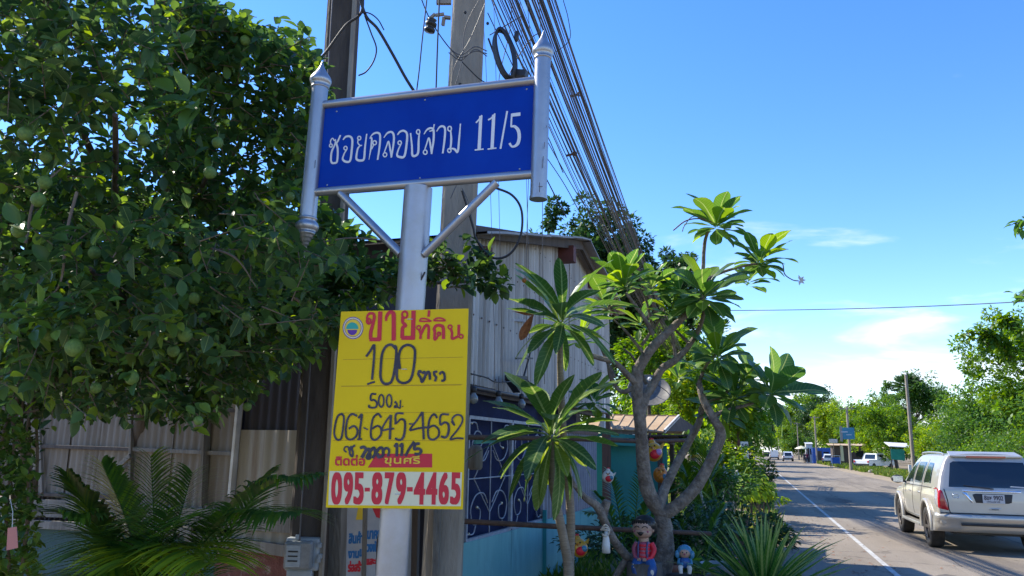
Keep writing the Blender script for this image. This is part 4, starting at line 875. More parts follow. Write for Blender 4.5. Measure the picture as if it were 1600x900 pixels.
for (ua, ub) in ((g0, g0 + (g1 - g0) * gm), (g0 + (g1 - g0) * gm + .03, g1)):
    wf = gril(ua, ub).obj('window_grille', 'wmetal', shed)
    sc_ = MB(); um = (ua + ub) / 2; hw = (ub - ua) / 2; zc = (gz0 + gz1) / 2; hh = (gz1 - gz0) / 2
    G = lambda a, b: fp(um + a * hw, zc + b * hh, -.03)
    r_ = .0075
    sc_.tube([G(0, -.62), G(-.72, -.02), G(0, .62), G(.72, -.02), G(0, -.62)], r_, 6); sc_.tube([G(0, -.98), G(0, .98)], r_, 6); sc_.tube([G(-.98, -.02), G(.98, -.02)], r_, 6)
    kb = MB()
    for sx in (-1, 1):
        for sy in (-1, 1):
            cs = [(.10, .45), (.30, .28), (.62, .30), (.82, .52), (.70, .76), (.46, .74), (.42, .56), (.56, .50)]
            sc_.tube(catmull([G(sx * a, sy * b) for a, b in cs], 5), r_, 6)
            kb.ball(G(sx * .56, sy * .50), .018, 8, 6); kb.ball(G(sx * .86, sy * .9), .014, 8, 6)
        sc_.tube(catmull([G(sx * .98, .9), G(sx * .7, .92), G(sx * .6, .8)], 4), r_, 6); sc_.tube(catmull([G(sx * .98, -.9), G(sx * .7, -.92), G(sx * .6, -.8)], 4), r_, 6)
    sc_.obj('scroll_bars', 'wmetal', wf); tag(kb.obj('knobs', 'brass', wf), kind='stuff')
nb = 22
for i in range(nb):
    u = ub1 + .1 + (ub2 - ub1 - .2) * i / (nb - 1); MB().bar(fp(u, zt - .05, -.05), fp(u, zmid - .35, -.05), .045, .02).obj('bar', 'bar', shed)
MB().bar(fp(ub1, zmid - .36, -.04), fp(ub2, zmid - .36, -.04), .05, .06).obj('bar_rail', 'brown', shed)
ue = [uL, U(800, 800), U(849, 800), U(907, 780), U(940, 780)]
for i in range(4):
    MB().slab([fp(ue[i] + .004, 0.0, .0), fp(ue[i + 1] - .006, 0.0, .0), fp(ue[i + 1] - .006, zt + .012 * (i % 2), .0), fp(ue[i] + .004, zt + .012 * ((i + 1) % 2), .0)], -n_f, .03).obj('wall_board', 'turq', shed)
MB().bar(fp(U(849, 800), 0, .02), fp(U(849, 800), zt + .15, .02), .05, .04).obj('wall_post', 'turqd', shed)
MB().bar(fp(U(945), 0, .03), fp(U(945), zmid, .03), .14, .12).obj('wall_post', 'brown', shed)
# turquoise corner beyond
uA, uB, uC, uD, uE2 = U(950), U(976), U(989), U(1000), U(1012)
MB().slab([fp(uA, 0, 0), fp(uB, 0, 0), fp(uB, zmid - .1, 0), fp(uA, zmid - .1, 0)], -n_f, .03).obj('teal_panel', 'turqd', shed)
MB().bar(fp((uB + uC) / 2, 0, .02), fp((uB + uC) / 2, zmid, .02), uC - uB, .08, up=n_f).obj('wall_post', 'white', shed)
MB().slab([fp(uC, 1.0, -.05), fp(uE2, 1.0, -.05), fp(uE2, zmid - .2, -.05), fp(uC, zmid - .2, -.05)], -n_f, .03).obj('wall_board', 'turq', shed)
MB().slab([fp(uC, .0, -.03), fp(uD, .0, -.03), fp(uD, 1.45, -.03), fp(uC, 1.45, -.03)], -n_f, .03).obj('brown_board', 'lbrown', shed)
MB().bar(fp(U(942), zmid - .3, .0), fp(U(942), zmid + .6, .0), .12, .08, up=n_f).obj('wall_post', 'white', shed)
# hanging bulbs and their cord under the eave
cord = MB().tube(catmull([FA(736, 584, .3), FA(760, 590, .32), FA(775, 597, .32), FA(800, 596, .32), FA(822, 592, .3), FA(838, 612, .3), FA(862, 622, .3)], 5), .007, 6)
tag(cord.obj('bulb_cord', 'cable'), 'black cord strung along the eave of the grey shed', 'cord')
for i, (px, py) in enumerate(((740, 612), (779, 618), (815, 622))):
    q = FA(px, py, .3); t = thing('hanging_bulb', ('leftmost', 'middle', 'rightmost')[i] + ' of three bare bulbs hanging under the shed eave', 'light bulb', q + Vector((0, 0, -.12)), 'bulbs under the shed eave')
    MB().tube([q + Vector((0, 0, .2)), q], .004, 6).obj('flex', 'cable', t); MB().lathe([(.012, .05), (.028, .04), (.03, 0), (.02, -.01)], q, n=12).obj('socket', 'carblack', t)
    MB().lathe([(.018, -.005), (.022, -.02), (.042, -.05), (.046, -.075), (.034, -.105), (.001, -.118)], q, n=14).obj('bulb', 'meterglass', t)
br2 = MB().tube([FA(835, 527, .15), FA(818, 590, .2)], .012, 6); br2.bar(FA(806, 560, .2), FA(832, 560, .2), .02, .02); br2.bar(FA(792, 590, .2), FA(822, 592, .2), .05, .06); br2.bar(FA(796, 592, .22), FA(808, 610, .22), .09, .06)
tag(br2.obj('meter_bracket', 'carblack'), 'black iron bracket on the shed wall above the eave', 'bracket')
# two pipe rails carried along the garden
def rail(pts, r, label):
    return tag(MB().tube([W(*p) for p in pts], r, 8, wob=.08).obj('pipe_rail', 'rust'), label, 'rail')
rail([(724, 683, 6.3), (800, 684, 6.9), (900, 686, 7.6), (1010, 690, 8.3), (1075, 688, 8.8)], .022, 'upper rusty pipe rail level with the blue window grille')
rail([(718, 814, 6.2), (860, 822, 6.6), (980, 828, 7.0), (1110, 834, 7.4)], .022, 'lower rusty pipe rail in front of the turquoise wall')
gp = MB().bar(W(742, 689, 6.6), W(776, 687, 6.8), .03, .05); tag(gp.obj('green_batten', 'turqd'), 'small green batten on the upper rail beside the yellow board', 'batten')
tag(MB().lathe([(.05, -.12), (.065, -.1), (.065, .05), (.04, .09), (.001, .095)], W(743, 712, 6.7), n=12).obj('hanging_basket', 'wood'), 'small grey basket hanging under the upper rail', 'basket')
tag(MB().add([W(824, 742, 6.9), W(829, 748, 6.9), W(826, 752, 6.9), W(820, 751, 6.9)], [(0, 1, 2, 3)]).obj('yellow_tag', 'yprint'), 'tiny yellow tag by the white grille', 'tag')

# ================================================================== SMALL STALL WITH TAN ROOF
K0 = 14.2
def SQ(px, py, y): return ony(px, py, y)
stall = thing('garden_stall', 'small garden stall with tan ribbed roof beyond the turquoise wall', 'stall', Vector((*SQ(1005, 690, K0).xy, 0)))
rl, rr_ = SQ(925, 648, K0 + .9), SQ(1061, 650, K0 + .9); el, er = SQ(918, 668, K0), SQ(1038, 674, K0)
nS = 8
for i in range(nS):
    a, b = i / nS, (i + 1) / nS; q = [el.lerp(er, a), el.lerp(er, b - .012), rl.lerp(rr_, b - .012), rl.lerp(rr_, a)]
    s_ = MB().slab(q, (0, 0, -1), .015); s_.bar(el.lerp(er, b), rl.lerp(rr_, b), .03, .03); s_.obj('roof_sheet', 'rooftan', stall)
MB().bar(rl, rr_, .05, .03).obj('ridge_cap', 'rooftan', stall)
gr = SQ(1078, 680, K0 + 1.5)
MB().slab([er, rr_, Vector((rr_.x + .35, rr_.y + .9, er.z + .05))], (0, 1, 0), .02).obj('gable', 'woodd', stall)
MB().slab([rr_, rl, Vector((rl.x, rl.y + .9, el.z)), Vector((rr_.x + .2, rr_.y + .9, er.z))], (0, 0, -1), .02).obj('rear_roof', 'rooftan', stall)
MB().bar(rr_, er, .03, .06).obj('barge_board', 'white', stall)
for k in range(4):
    za = .07 * k + .05; a = el - Vector((0, 0, za)); b = el.lerp(er, .72) - Vector((0, 0, za)); MB().bar(a + Vector((0, .06, 0)), b + Vector((0, .06, 0)), .02, .062).obj('slat', 'turqd' if k % 2 else 'wood', stall)
for t_ in (.55, .68, .82, .96):
    MB().bar(el.lerp(er, t_) - Vector((0, -.1, .12)), el.lerp(er, t_) + Vector((.1, 1.2, -.2)), .06, .08).obj('rafter', 'woodd', stall)
for p in (er + Vector((-.1, .1, 0)), er + Vector((0, 1.3, 0)), el + Vector((0, .1, 0))):
    MB().bar(Vector((p.x, p.y, 0)), Vector((p.x, p.y, p.z - .03)), .08, .08).obj('leg', 'woodd', stall)
MB().slab([Vector((el.x, el.y + .35, 0)), Vector((er.x, er.y + .35, 0)), Vector((er.x, er.y + .35, er.z - .25)), Vector((el.x, el.y + .35, el.z - .25))], (0, 1, 0), .03).obj('back_wall', 'turqd', stall)
MB().slab([er + Vector((-.5, -.15, -.1)), er + Vector((.45, -.1, -.08)), er + Vector((.6, .9, -.16)), er + Vector((-.4, .9, -.16))], (0, 0, 1), .03).obj('awning', 'woodd', stall)
# satellite dish behind the frangipani
dp = SQ(1014, 612, 18.5); dsh = thing('satellite_dish', 'large dusty mesh satellite dish behind the frangipani branches', 'satellite dish', Vector((dp.x, dp.y, 0)))
ax = Vector((.15, -.75, .65)).normalized()
MB().lathe([(.01, 0), (.16, .015), (.3, .055), (.45, .125), (.50, .165), (.51, .165), (.45, .115), (.3, .045), (.16, .003), (.01, -.015)], dp - ax * .1, ax, 26).obj('reflector', 'dish', dsh)
MB().tube([Vector((dp.x, dp.y, 0)), dp - ax * .12], .045, 10).obj('mast', 'woodd', dsh)
fm = MB(); fpnt = dp + ax * .42
for a in (0, 2.1, 4.2):
    x_, y_, _ = basis(ax); fm.tube([dp - ax * .1 + (x_ * math.cos(a) + y_ * math.sin(a)) * .42 + ax * .11, fpnt], .009, 6)
fm.obj('feed_arm', 'carblack', dsh); MB().ball(fpnt, .05).obj('feed_horn', 'white', dsh)

# ================================================================== LIME TREE
def inpoly(x, y, P):
    c = False; j = len(P) - 1
    for i in range(len(P)):
        if (P[i][1] > y) != (P[j][1] > y) and x < (P[j][0] - P[i][0]) * (y - P[i][1]) / (P[j][1] - P[i][1]) + P[i][0]: c = not c
        j = i
    return c
tb = FE(215, 760, -.30); tbase = Vector((tb.x, tb.y, 0))
lt = thing('lime_tree', 'big lime tree with green fruit filling the left side above the fence', 'tree', tbase)
crownC = W(175, 250, 4.6)
trunk_top = tbase.lerp(crownC, .16); trunk_top.z = 2.75
MB().tube(catmull([tbase, tbase + Vector((.06, -.05, .8)), trunk_top], 6), [.13, .10, .085], 12, wob=.12).obj('trunk', 'barkd', lt)
rnd = random.Random(11)
limbs = []
for tgt, rad in (((60, 60, 4.0), .045), ((300, 30, 4.8), .05), ((-60, 300, 3.8), .04), ((140, 420, 3.5), .032), ((430, 130, 5.4), .038), ((330, 260, 4.2), .035), ((480, 380, 5.6), .03), ((180, 180, 3.4), .035), ((390, 330, 6.0), .03), ((730, 440, 5.6), .02)):
    e = W(*tgt); m_ = trunk_top.lerp(e, .5) + Vector((rnd.uniform(-.2, .2), rnd.uniform(-.2, .2), rnd.uniform(0, .25)))
    P = catmull([trunk_top, m_, e], 8); limbs.append(P)
    MB().tube(P, [rad, rad * .75, .012], 8, wob=.1).obj('limb', 'barkd', lt)
for pts in ([(120, 300, 3.3), (105, 360, 3.25), (95, 440, 3.2), (70, 470, 3.15)], [(290, 382, 3.5), (330, 388, 3.4), (370, 405, 3.35), (400, 448, 3.3)], [(460, 465, 3.6), (490, 488, 3.55), (510, 498, 3.5)], [(250, 500, 3.4), (235, 530, 3.35), (218, 556, 3.3)], [(40, 380, 3.3), (60, 300, 3.35), (130, 235, 3.5)], [(240, 10, 4.2), (255, 50, 4.2), (300, 120, 4.2)], [(490, 380, 5.0), (560, 372, 5.2), (640, 388, 5.4), (740, 440, 5.5)],
            [(275, -5, 4.6), (262, 60, 4.6), (270, 110, 4.6)], [(300, 100, 4.8), (350, 60, 4.9), (420, 60, 5.0), (480, 90, 5.2)], [(380, 90, 5.0), (420, 130, 5.2), (470, 170, 5.3)]):
    MB().tube(catmull([W(*p) for p in pts], 6), [.007, .006, .002], 6).obj('branch', 'twig', lt)
dense = [(-180, -160), (250, -160), (262, 0), (300, 90), (360, 175), (430, 200), (500, 230), (478, 330), (520, 390), (545, 420), (530, 470), (500, 520), (460, 560), (400, 590), (345, 610), (335, 650), (280, 662), (230, 655), (190, 640), (120, 650), (40, 640), (-180, 620)]
sparse = [(250, -60), (300, -20), (345, 22), (405, 42), (470, 62), (505, 120), (500, 240), (420, 220), (330, 150), (262, 60)]
droop = [(500, 350), (600, 360), (690, 352), (745, 385), (778, 440), (770, 460), (720, 450), (660, 430), (640, 470), (580, 450), (545, 500), (500, 520)]
tw = []      # twig: base point, direction, number of leaves, size
ctr = W(150, 280, 4.7)
def try_add(poly, cnt, dmin, dmax, x0, x1, y0, y1, dens):
    n = 0; tries = 0
    while n < cnt and tries < cnt * 30:
        tries += 1; px = rnd.uniform(x0, x1); py = rnd.uniform(y0, y1)
        if not inpoly(px, py, poly): continue
        d = dmin + (dmax - dmin) * rnd.random() ** 1.15
        p = W(px, py, d)
        if noise.noise(p * 1.5) < dens + (.16 if (py < 330 and px > 150 and poly is dense) else 0): continue
        if p.z < 1.0: continue
        tw.append((p, px, py, d)); n += 1
try_add(dense, 1800, 3.15, 6.2, -180, 560, -160, 665, -.12)
try_add([(-180, 240), (520, 330), (500, 420), (480, 560), (330, 640), (-180, 620)], 1800, 4.8, 6.7, -180, 520, 120, 650, -.7)
try_add(sparse, 330, 4.2, 5.6, 250, 510, -60, 240, -.22)
try_add([(240, 120), (330, 150), (500, 235), (490, 330), (300, 330), (240, 260)], 260, 4.4, 5.8, 240, 500, 120, 330, -.5)
try_add(droop, 190, 4.9, 5.7, 500, 780, 345, 520, -.1)
lm, ll, near = [], [], []; twm = MB(); limes = []
for (p, px, py, d) in tw:
    big = rnd.random()
    dr = (p - ctr); dr.z *= .5; dr = dr.normalized() + Vector((rnd.uniform(-.9, .9), rnd.uniform(-.9, .9), rnd.uniform(-.9, .7))); dr.normalize()
    L_ = rnd.uniform(.12, .24); nl_ = rnd.randint(6, 11); q0 = p - dr * L_ * .5; q1 = p + dr * L_ * .5
    if d < 5: twm.tube([q0, q1], [.0035, .0015], 4, cap=False)
    fresh = rnd.random() < .10
    for i in range(nl_):
        t = (i + .5) / nl_; b = q0.lerp(q1, t); a = i * 2.4 + rnd.random(); x_, y_, _ = basis(dr)
        dl = (dr * .55 + (x_ * math.cos(a) + y_ * math.sin(a)) * .95 + Vector((0, 0, -.1))).normalized()
        up = Vector((rnd.uniform(-.6, .6), rnd.uniform(-.6, .6), 1)); sz = rnd.uniform(.036, .098) * (1.25 if d > 5 else 1)
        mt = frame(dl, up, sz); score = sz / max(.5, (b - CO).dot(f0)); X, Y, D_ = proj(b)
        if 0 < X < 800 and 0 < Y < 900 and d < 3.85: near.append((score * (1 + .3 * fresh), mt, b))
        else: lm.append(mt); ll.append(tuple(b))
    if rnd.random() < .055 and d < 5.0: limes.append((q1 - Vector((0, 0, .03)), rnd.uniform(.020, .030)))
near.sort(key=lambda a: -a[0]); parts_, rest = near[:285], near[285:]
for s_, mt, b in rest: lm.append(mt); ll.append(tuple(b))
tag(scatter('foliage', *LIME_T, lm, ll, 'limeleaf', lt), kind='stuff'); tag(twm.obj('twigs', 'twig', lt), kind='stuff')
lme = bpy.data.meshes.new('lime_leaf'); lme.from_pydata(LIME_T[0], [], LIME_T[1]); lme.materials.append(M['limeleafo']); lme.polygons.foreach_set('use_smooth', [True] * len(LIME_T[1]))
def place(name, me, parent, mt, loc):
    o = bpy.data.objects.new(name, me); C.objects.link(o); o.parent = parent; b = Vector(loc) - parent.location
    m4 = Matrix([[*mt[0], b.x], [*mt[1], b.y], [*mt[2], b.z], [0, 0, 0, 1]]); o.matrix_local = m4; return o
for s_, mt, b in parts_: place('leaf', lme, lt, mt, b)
# the fruit one can point at, plus those hanging from random twigs
for (px, py, d, r_) in ((269, 517, 3.3, .030), (289, 523, 3.28, .031), (206, 590, 3.25, .029), (78, 523, 3.2, .027), (120, 520, 3.15, .034), (116, 543, 3.1, .036), (328, 270, 3.6, .030), (115, 100, 3.3, .033), (70, 285, 3.3, .030), (60, 312, 3.2, .030), (40, 100, 3.3, .030), (310, 657, 3.3, .02), (408, 107, 4.6, .03), (205, 210, 3.6, .03), (225, 218, 3.6, .03), (30, 360, 3.2, .031), (340, 223, 3.8, .028), (438, 512, 3.6, .02), (150, 606, 3.4, .024), (125, 442, 3.5, .03), (148, 395, 3.6, .03)):
    limes.append((W(px, py, d), r_))
mb_ = MB().ball((0, 0, 0), 1, 16, 11); mb_.v = [(x * (1 - .08 * abs(z)), y * (1 - .08 * abs(z)), z * 1.06) for x, y, z in mb_.v]
mb_.tube([(0, 0, 1.02), (0.05, 0, 1.5), (0, .1, 2.2)], .07, 5)
limeme = mb_.obj('lime_template', 'lime', loc=(0, 0, 0)); lmesh = limeme.data; bpy.data.objects.remove(limeme)
for q, r_ in limes[-21:] + limes[:80]:
    a = rnd.uniform(-.3, .3); rm = Matrix.Rotation(a, 3, 'X') @ Matrix.Rotation(rnd.uniform(0, 6), 3, 'Z'); place('lime_fruit', lmesh, lt, [[rm[i][j] * r_ for j in range(3)] for i in range(3)], q)
# leafy sprays that stand out in front of the crown, pale and sharp
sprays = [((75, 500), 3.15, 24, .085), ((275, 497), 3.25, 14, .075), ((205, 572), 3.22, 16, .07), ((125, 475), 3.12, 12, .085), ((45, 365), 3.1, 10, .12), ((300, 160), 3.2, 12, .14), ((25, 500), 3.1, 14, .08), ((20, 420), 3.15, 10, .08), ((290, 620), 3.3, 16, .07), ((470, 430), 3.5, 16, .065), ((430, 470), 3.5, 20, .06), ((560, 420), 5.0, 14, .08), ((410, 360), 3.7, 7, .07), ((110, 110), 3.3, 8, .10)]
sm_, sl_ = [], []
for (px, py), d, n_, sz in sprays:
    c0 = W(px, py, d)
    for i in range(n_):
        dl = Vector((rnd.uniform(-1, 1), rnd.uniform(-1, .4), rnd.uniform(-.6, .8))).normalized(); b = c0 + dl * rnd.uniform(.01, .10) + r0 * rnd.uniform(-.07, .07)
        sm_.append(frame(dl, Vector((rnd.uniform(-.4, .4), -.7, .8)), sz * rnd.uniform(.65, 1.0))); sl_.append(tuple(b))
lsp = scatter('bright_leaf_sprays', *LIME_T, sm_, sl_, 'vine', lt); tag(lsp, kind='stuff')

# ================================================================== FRANGIPANI
rnd = random.Random(5)
FR = [fr_leaf(k, dr_, wm) for k, (dr_, wm) in enumerate(((.10, .19), (.26, .20), (.42, .18), (.18, .22)))]
def leafmeshes(m, T=FR):
    o = []
    for vs, fs in T:
        me = bpy.data.meshes.new('leaf'); me.from_pydata(vs, [], fs); me.materials.append(M[m]); me.polygons.foreach_set('use_smooth', [True] * len(fs)); o.append(me)
    return o
fme = leafmeshes('frang'); cme = leafmeshes('crownleaf', [fr_leaf(11, .25, .115), fr_leaf(12, .45, .12), fr_leaf(13, .75, .115)])
def rosette(parent, c, axis, n, size, meshes, spread=(.35, 1.5), name='leaf', squash=1.0):
    x_, y_, z_ = basis(axis); n = int(n * 1.25) if meshes is fme else n
    for i in range(n):
        t = (i + .5) / n; el = spread[0] + (spread[1] - spread[0]) * (1 - t) ** .8 + rnd.uniform(-.12, .12); a = i * 2.39996 + rnd.uniform(-.2, .2)
        dl = (z_ * math.cos(el) + (x_ * math.cos(a) + y_ * math.sin(a)) * math.sin(el)).normalized()
        up = (z_ * 1.0 - dl * z_.dot(dl)); 
        if up.length < .1: up = x_
        s_ = size * (1.12 if meshes is fme else 1.0) * rnd.uniform(.82, 1.12) * (.72 + .28 * math.sin(math.pi * min(1, .25 + el / 1.9)))
        place(name, rnd.choice(meshes), parent, frame(dl, up + Vector((0, 0, .25)), s_, rnd.uniform(.85, 1.1), rnd.uniform(-.35, .35)), Vector(c) + dl * .015 - z_ * .05 * (1 - t))
frb = W(1034, 900, 7.0); fbase = Vector((frb.x, frb.y, 0))
fr = thing('frangipani_tree', 'frangipani tree with thick grey forked branches and paddle leaves by the road', 'tree', fbase)
def branch(pts, rad, nm='limb', m='bark', par=None, w_=.12, n=12):
    rad = [q * .64 for q in rad]
    return MB().tube(catmull([W(*p) for p in pts], 7), rad, n, wob=w_).obj(nm, m, par or fr)
MB().tube(catmull([fbase - Vector((0, 0, .1)), fbase + Vector((0, 0, .12)), W(1030, 900, 7.0), W(1040, 850, 7.0), W(1036, 812, 7.0), W(1032, 795, 7)], 5), [.23, .17, .115, .082, .072, .06], 16, wob=.25).obj('trunk', 'bark', fr)
branch([(1032, 800, 7.0), (1016, 775, 6.97), (1007, 743, 6.95), (1002, 683, 6.9), (996, 620, 6.9), (996, 572, 6.9)], [.10, .11, .098, .088, .082, .08])
branch([(1034, 802, 7.0), (1050, 796, 6.97), (1082, 768, 6.93), (1107, 727, 6.9), (1126, 680, 6.9), (1112, 650, 6.9), (1098, 622, 6.95), (1092, 598, 7.0)], [.10, .095, .085, .078, .072, .06, .05, .042])
branch([(1028, 792, 7.0), (1040, 760, 7.1), (1056, 727, 7.2), (1078, 687, 7.3), (1092, 660, 7.3), (1098, 630, 7.3)], [.095, .07, .062, .055, .05, .04])
branch([(996, 578, 6.9), (1012, 552, 6.85), (1033, 529, 6.8), (1055, 508, 6.8), (1078, 486, 6.8), (1096, 472, 6.8)], [.078, .07, .06, .052, .045, .035])
branch([(1000, 655, 6.9), (1008, 620, 6.95), (1018, 606, 7.0), (1034, 577, 7.0), (1056, 562, 7.0), (1078, 538, 7.0), (1094, 510, 7.0), (1104, 470, 7.0)], [.075, .07, .062, .055, .05, .04, .032, .028])
branch([(996, 600, 6.9), (980, 585, 6.85), (960, 566, 6.8), (938, 560, 6.8), (918, 552, 6.8), (908, 535, 6.8)], [.06, .045, .036, .036, .034, .024])
branch([(999, 600, 6.9), (972, 612, 6.95), (955, 590, 7.0), (950, 570, 7.0)], [.04, .032, .028, .02])
branch([(1020, 522, 6.85), (1006, 496, 6.8), (990, 474, 6.75), (978, 458, 6.7)], [.035, .030, .026, .022])
branch([(1097, 470, 6.8), (1098, 440, 6.78), (1099, 415, 6.75), (1101, 380, 6.75), (1106, 362, 6.7)], [.034, .027, .026, .024, .02])
branch([(1098, 440, 6.8), (1130, 425, 6.8), (1165, 415, 6.8), (1184, 412, 6.8)], [.022, .02, .018, .016])
branch([(1098, 632, 7.3), (1110, 628, 7.2), (1130, 618, 7.1), (1142, 605, 7.1)], [.04, .034, .028, .02])
branch([(1112, 650, 6.9), (1140, 640, 6.9), (1170, 632, 6.9), (1200, 618, 6.9)], [.035, .026, .022, .018])
branch([(1056, 562, 7), (1050, 520, 7), (1048, 496, 7)], [.026, .02, .016]); branch([(1092, 598, 7.0), (1104, 570, 7.0), (1124, 548, 7)], [.03, .022, .018])
for pts in ([(1012, 560), (980, 520), (960, 500)], [(1002, 540), (1030, 500), (1045, 470)], [(960, 590), (940, 545), (930, 520)], [(1010, 600), (990, 560), (975, 545)], [(1080, 540), (1060, 520), (1050, 510)], [(1020, 515), (1010, 470), (1000, 450)]):
    MB().tube(catmull([W(p[0], p[1], 7.1) for p in pts], 5), [.018, .012, .007], 6, wob=.1).obj('twig', 'bark', fr)
branch([(1010, 900, 6.9), (987, 878, 6.75), (962, 848, 6.6), (946, 818, 6.5), (934, 792, 6.45), (915, 778, 6.4), (899, 760, 6.4), (890, 740, 6.4)], [.10, .062, .056, .052, .06, .042, .03, .022], 'low_limb')
branch([(940, 812, 6.5), (946, 790, 6.5), (949, 782, 6.5)], [.06, .062, .05], 'branch_stub'); branch([(960, 905, 6.7), (975, 880, 6.7), (990, 868, 6.75)], [.045, .05, .05], 'low_limb')
ros = [((1118, 352, 6.7), (.05, -.25, 1), 24, .31, (.25, 1.95)), ((1188, 408, 6.8), (.25, -.1, 1), 20, .29, (.3, 1.7)), ((1100, 462, 6.75), (.05, -.5, .8), 24, .38, (.3, 2.1)), ((1122, 556, 6.95), (.1, -.5, .7), 18, .33, (.3, 1.9)), ((1148, 620, 7.0), (.1, -.45, .9), 18, .36, (.3, 2.0)), ((1205, 616, 6.85), (.5, -.3, .6), 17, .40, (.3, 2.0)),
       ((976, 445, 6.65), (-.15, -.2, 1), 22, .30, (.2, 1.5)), ((1048, 490, 7.0), (.0, -.3, 1), 12, .24, (.3, 1.6)), ((1046, 468, 7.3), (0, -.1, 1), 10, .26, (.3, 1.6)), ((928, 625, 7.6), (.1, -.3, .9), 14, .28, (.3, 1.9)), ((1060, 590, 7.3), (0, -.2, 1), 8, .22, (.3, 1.4)), ((906, 528, 6.9), (-.2, -.2, 1), 10, .30, (.4, 1.8)), ((1170, 440, 7.1), (.3, 0, 1), 8, .26, (.4, 1.6)),
       ((948, 478, 7.0), (-.2, -.2, 1), 12, .28, (.3, 1.6)), ((1018, 448, 7.1), (.1, -.1, 1), 12, .26, (.3, 1.5)), ((1090, 575, 7.2), (0, -.4, .8), 12, .28, (.4, 1.9)), ((1172, 592, 7.15), (.3, -.4, .8), 12, .33, (.4, 1.9)), ((1000, 505, 7.2), (0, -.2, 1), 10, .24, (.4, 1.8)), ((1128, 645, 7.2), (0, -.4, .6), 10, .30, (.5, 2.0)), ((1062, 455, 7.0), (-.2, -.2, 1), 10, .27, (.3, 1.7))]
for c_, ax_, n_, s_, sp in ros: rosette(fr, W(*c_), Vector(ax_), n_, s_, fme, sp)
# bare flower stalks with one pale blossom
MB().tube(catmull([W(1118, 350, 6.6), W(1095, 342, 6.6), W(1072, 345, 6.6), W(1052, 360, 6.6)], 6), .006, 5).obj('flower_stalk', 'brown', fr); MB().tube(catmull([W(1118, 350, 6.6), W(1085, 338, 6.6), W(1070, 352, 6.6), W(1066, 362, 6.6)], 6), .004, 5).obj('flower_stalk', 'brown', fr)
MB().tube(catmull([W(1196, 405, 6.7), W(1221, 410, 6.7), W(1226, 428, 6.7), W(1238, 437, 6.7), W(1248, 439, 6.7)], 6), .005, 5).obj('flower_stalk', 'brown', fr)
fl = MB(); q = W(1250, 438, 6.7)
for k in range(5):
    a = k * 1.257; dv = Vector((math.cos(a) * .5, -.1, math.sin(a) * .5)) + Vector((.35, 0, 0)); vs, fs = leaf_template([(0, .05), (.5, .25), (1, .05)]); mt = Matrix(frame(dv, (0, -1, 0), .045).tolist()); fl.add([q + mt @ Vector(v) for v in vs], fs, True)
fl.obj('blossom', 'white', fr)

# two slim strap-leaved plants in front of the shed
sb = W(892, 900, 6.2); cp = thing('strap_leaf_plant', 'tall slim plant with strap leaves and one orange tip before the shed', 'plant', Vector((sb.x + .03, sb.y, 0)))
MB().tube(catmull([Vector((sb.x + .03, sb.y, 0)), W(890, 900, 6.2), W(892, 820, 6.15), W(888, 750, 6.1), W(881, 700, 6.1), W(877, 620, 6.05), W(875, 560, 6.0), W(877, 510, 6.0)], 6), [.045, .038, .035, .033, .032, .028, .024, .02], 10, wob=.08).obj('stem', 'stem', cp)
rosette(cp, W(878, 502, 6.0), Vector((.03, -.15, 1)), 30, .56, cme, (.12, 2.0))
q = W(819, 438, 5.9); MB().ball(q, (.018, .01, .02)).obj('orange_tip', 'orange', cp)
for pts in ([(800, 486, 5.9), (815, 486, 5.9), (833, 492, 5.9)], [(836, 486, 5.9), (826, 508, 5.88), (814, 532, 5.88)]):
    a, b = W(*pts[0]), W(*pts[-1]); mt = frame(b - a, -f0, (b - a).length, .75 if pts[0][0] > 820 else .35); vs, fs = FR[0]; me = bpy.data.meshes.new('leaf'); me.from_pydata(vs, [], fs); me.materials.append(M['dryleaf']); o = place('dry_leaf', me, cp, mt, a); o['label'] = 'withered brown leaf'
sb2 = W(888, 900, 5.95); cp2 = thing('strap_leaf_plant', 'shorter plant with drooping strap leaves beside the white grille', 'plant', Vector((sb2.x, sb2.y, 0)))
MB().tube(catmull([Vector((sb2.x, sb2.y, 0)), W(888, 900, 5.95), W(882, 850, 5.9), W(873, 805, 5.85), W(864, 760, 5.85), W(862, 715, 5.85), W(862, 690, 5.85)], 6), [.042, .036, .036, .034, .03, .028, .022], 10, wob=.08).obj('stem', 'stem', cp2)
rosette(cp2, W(862, 680, 5.85), Vector((.0, -.12, 1)), 38, .60, cme, (.12, 2.4))

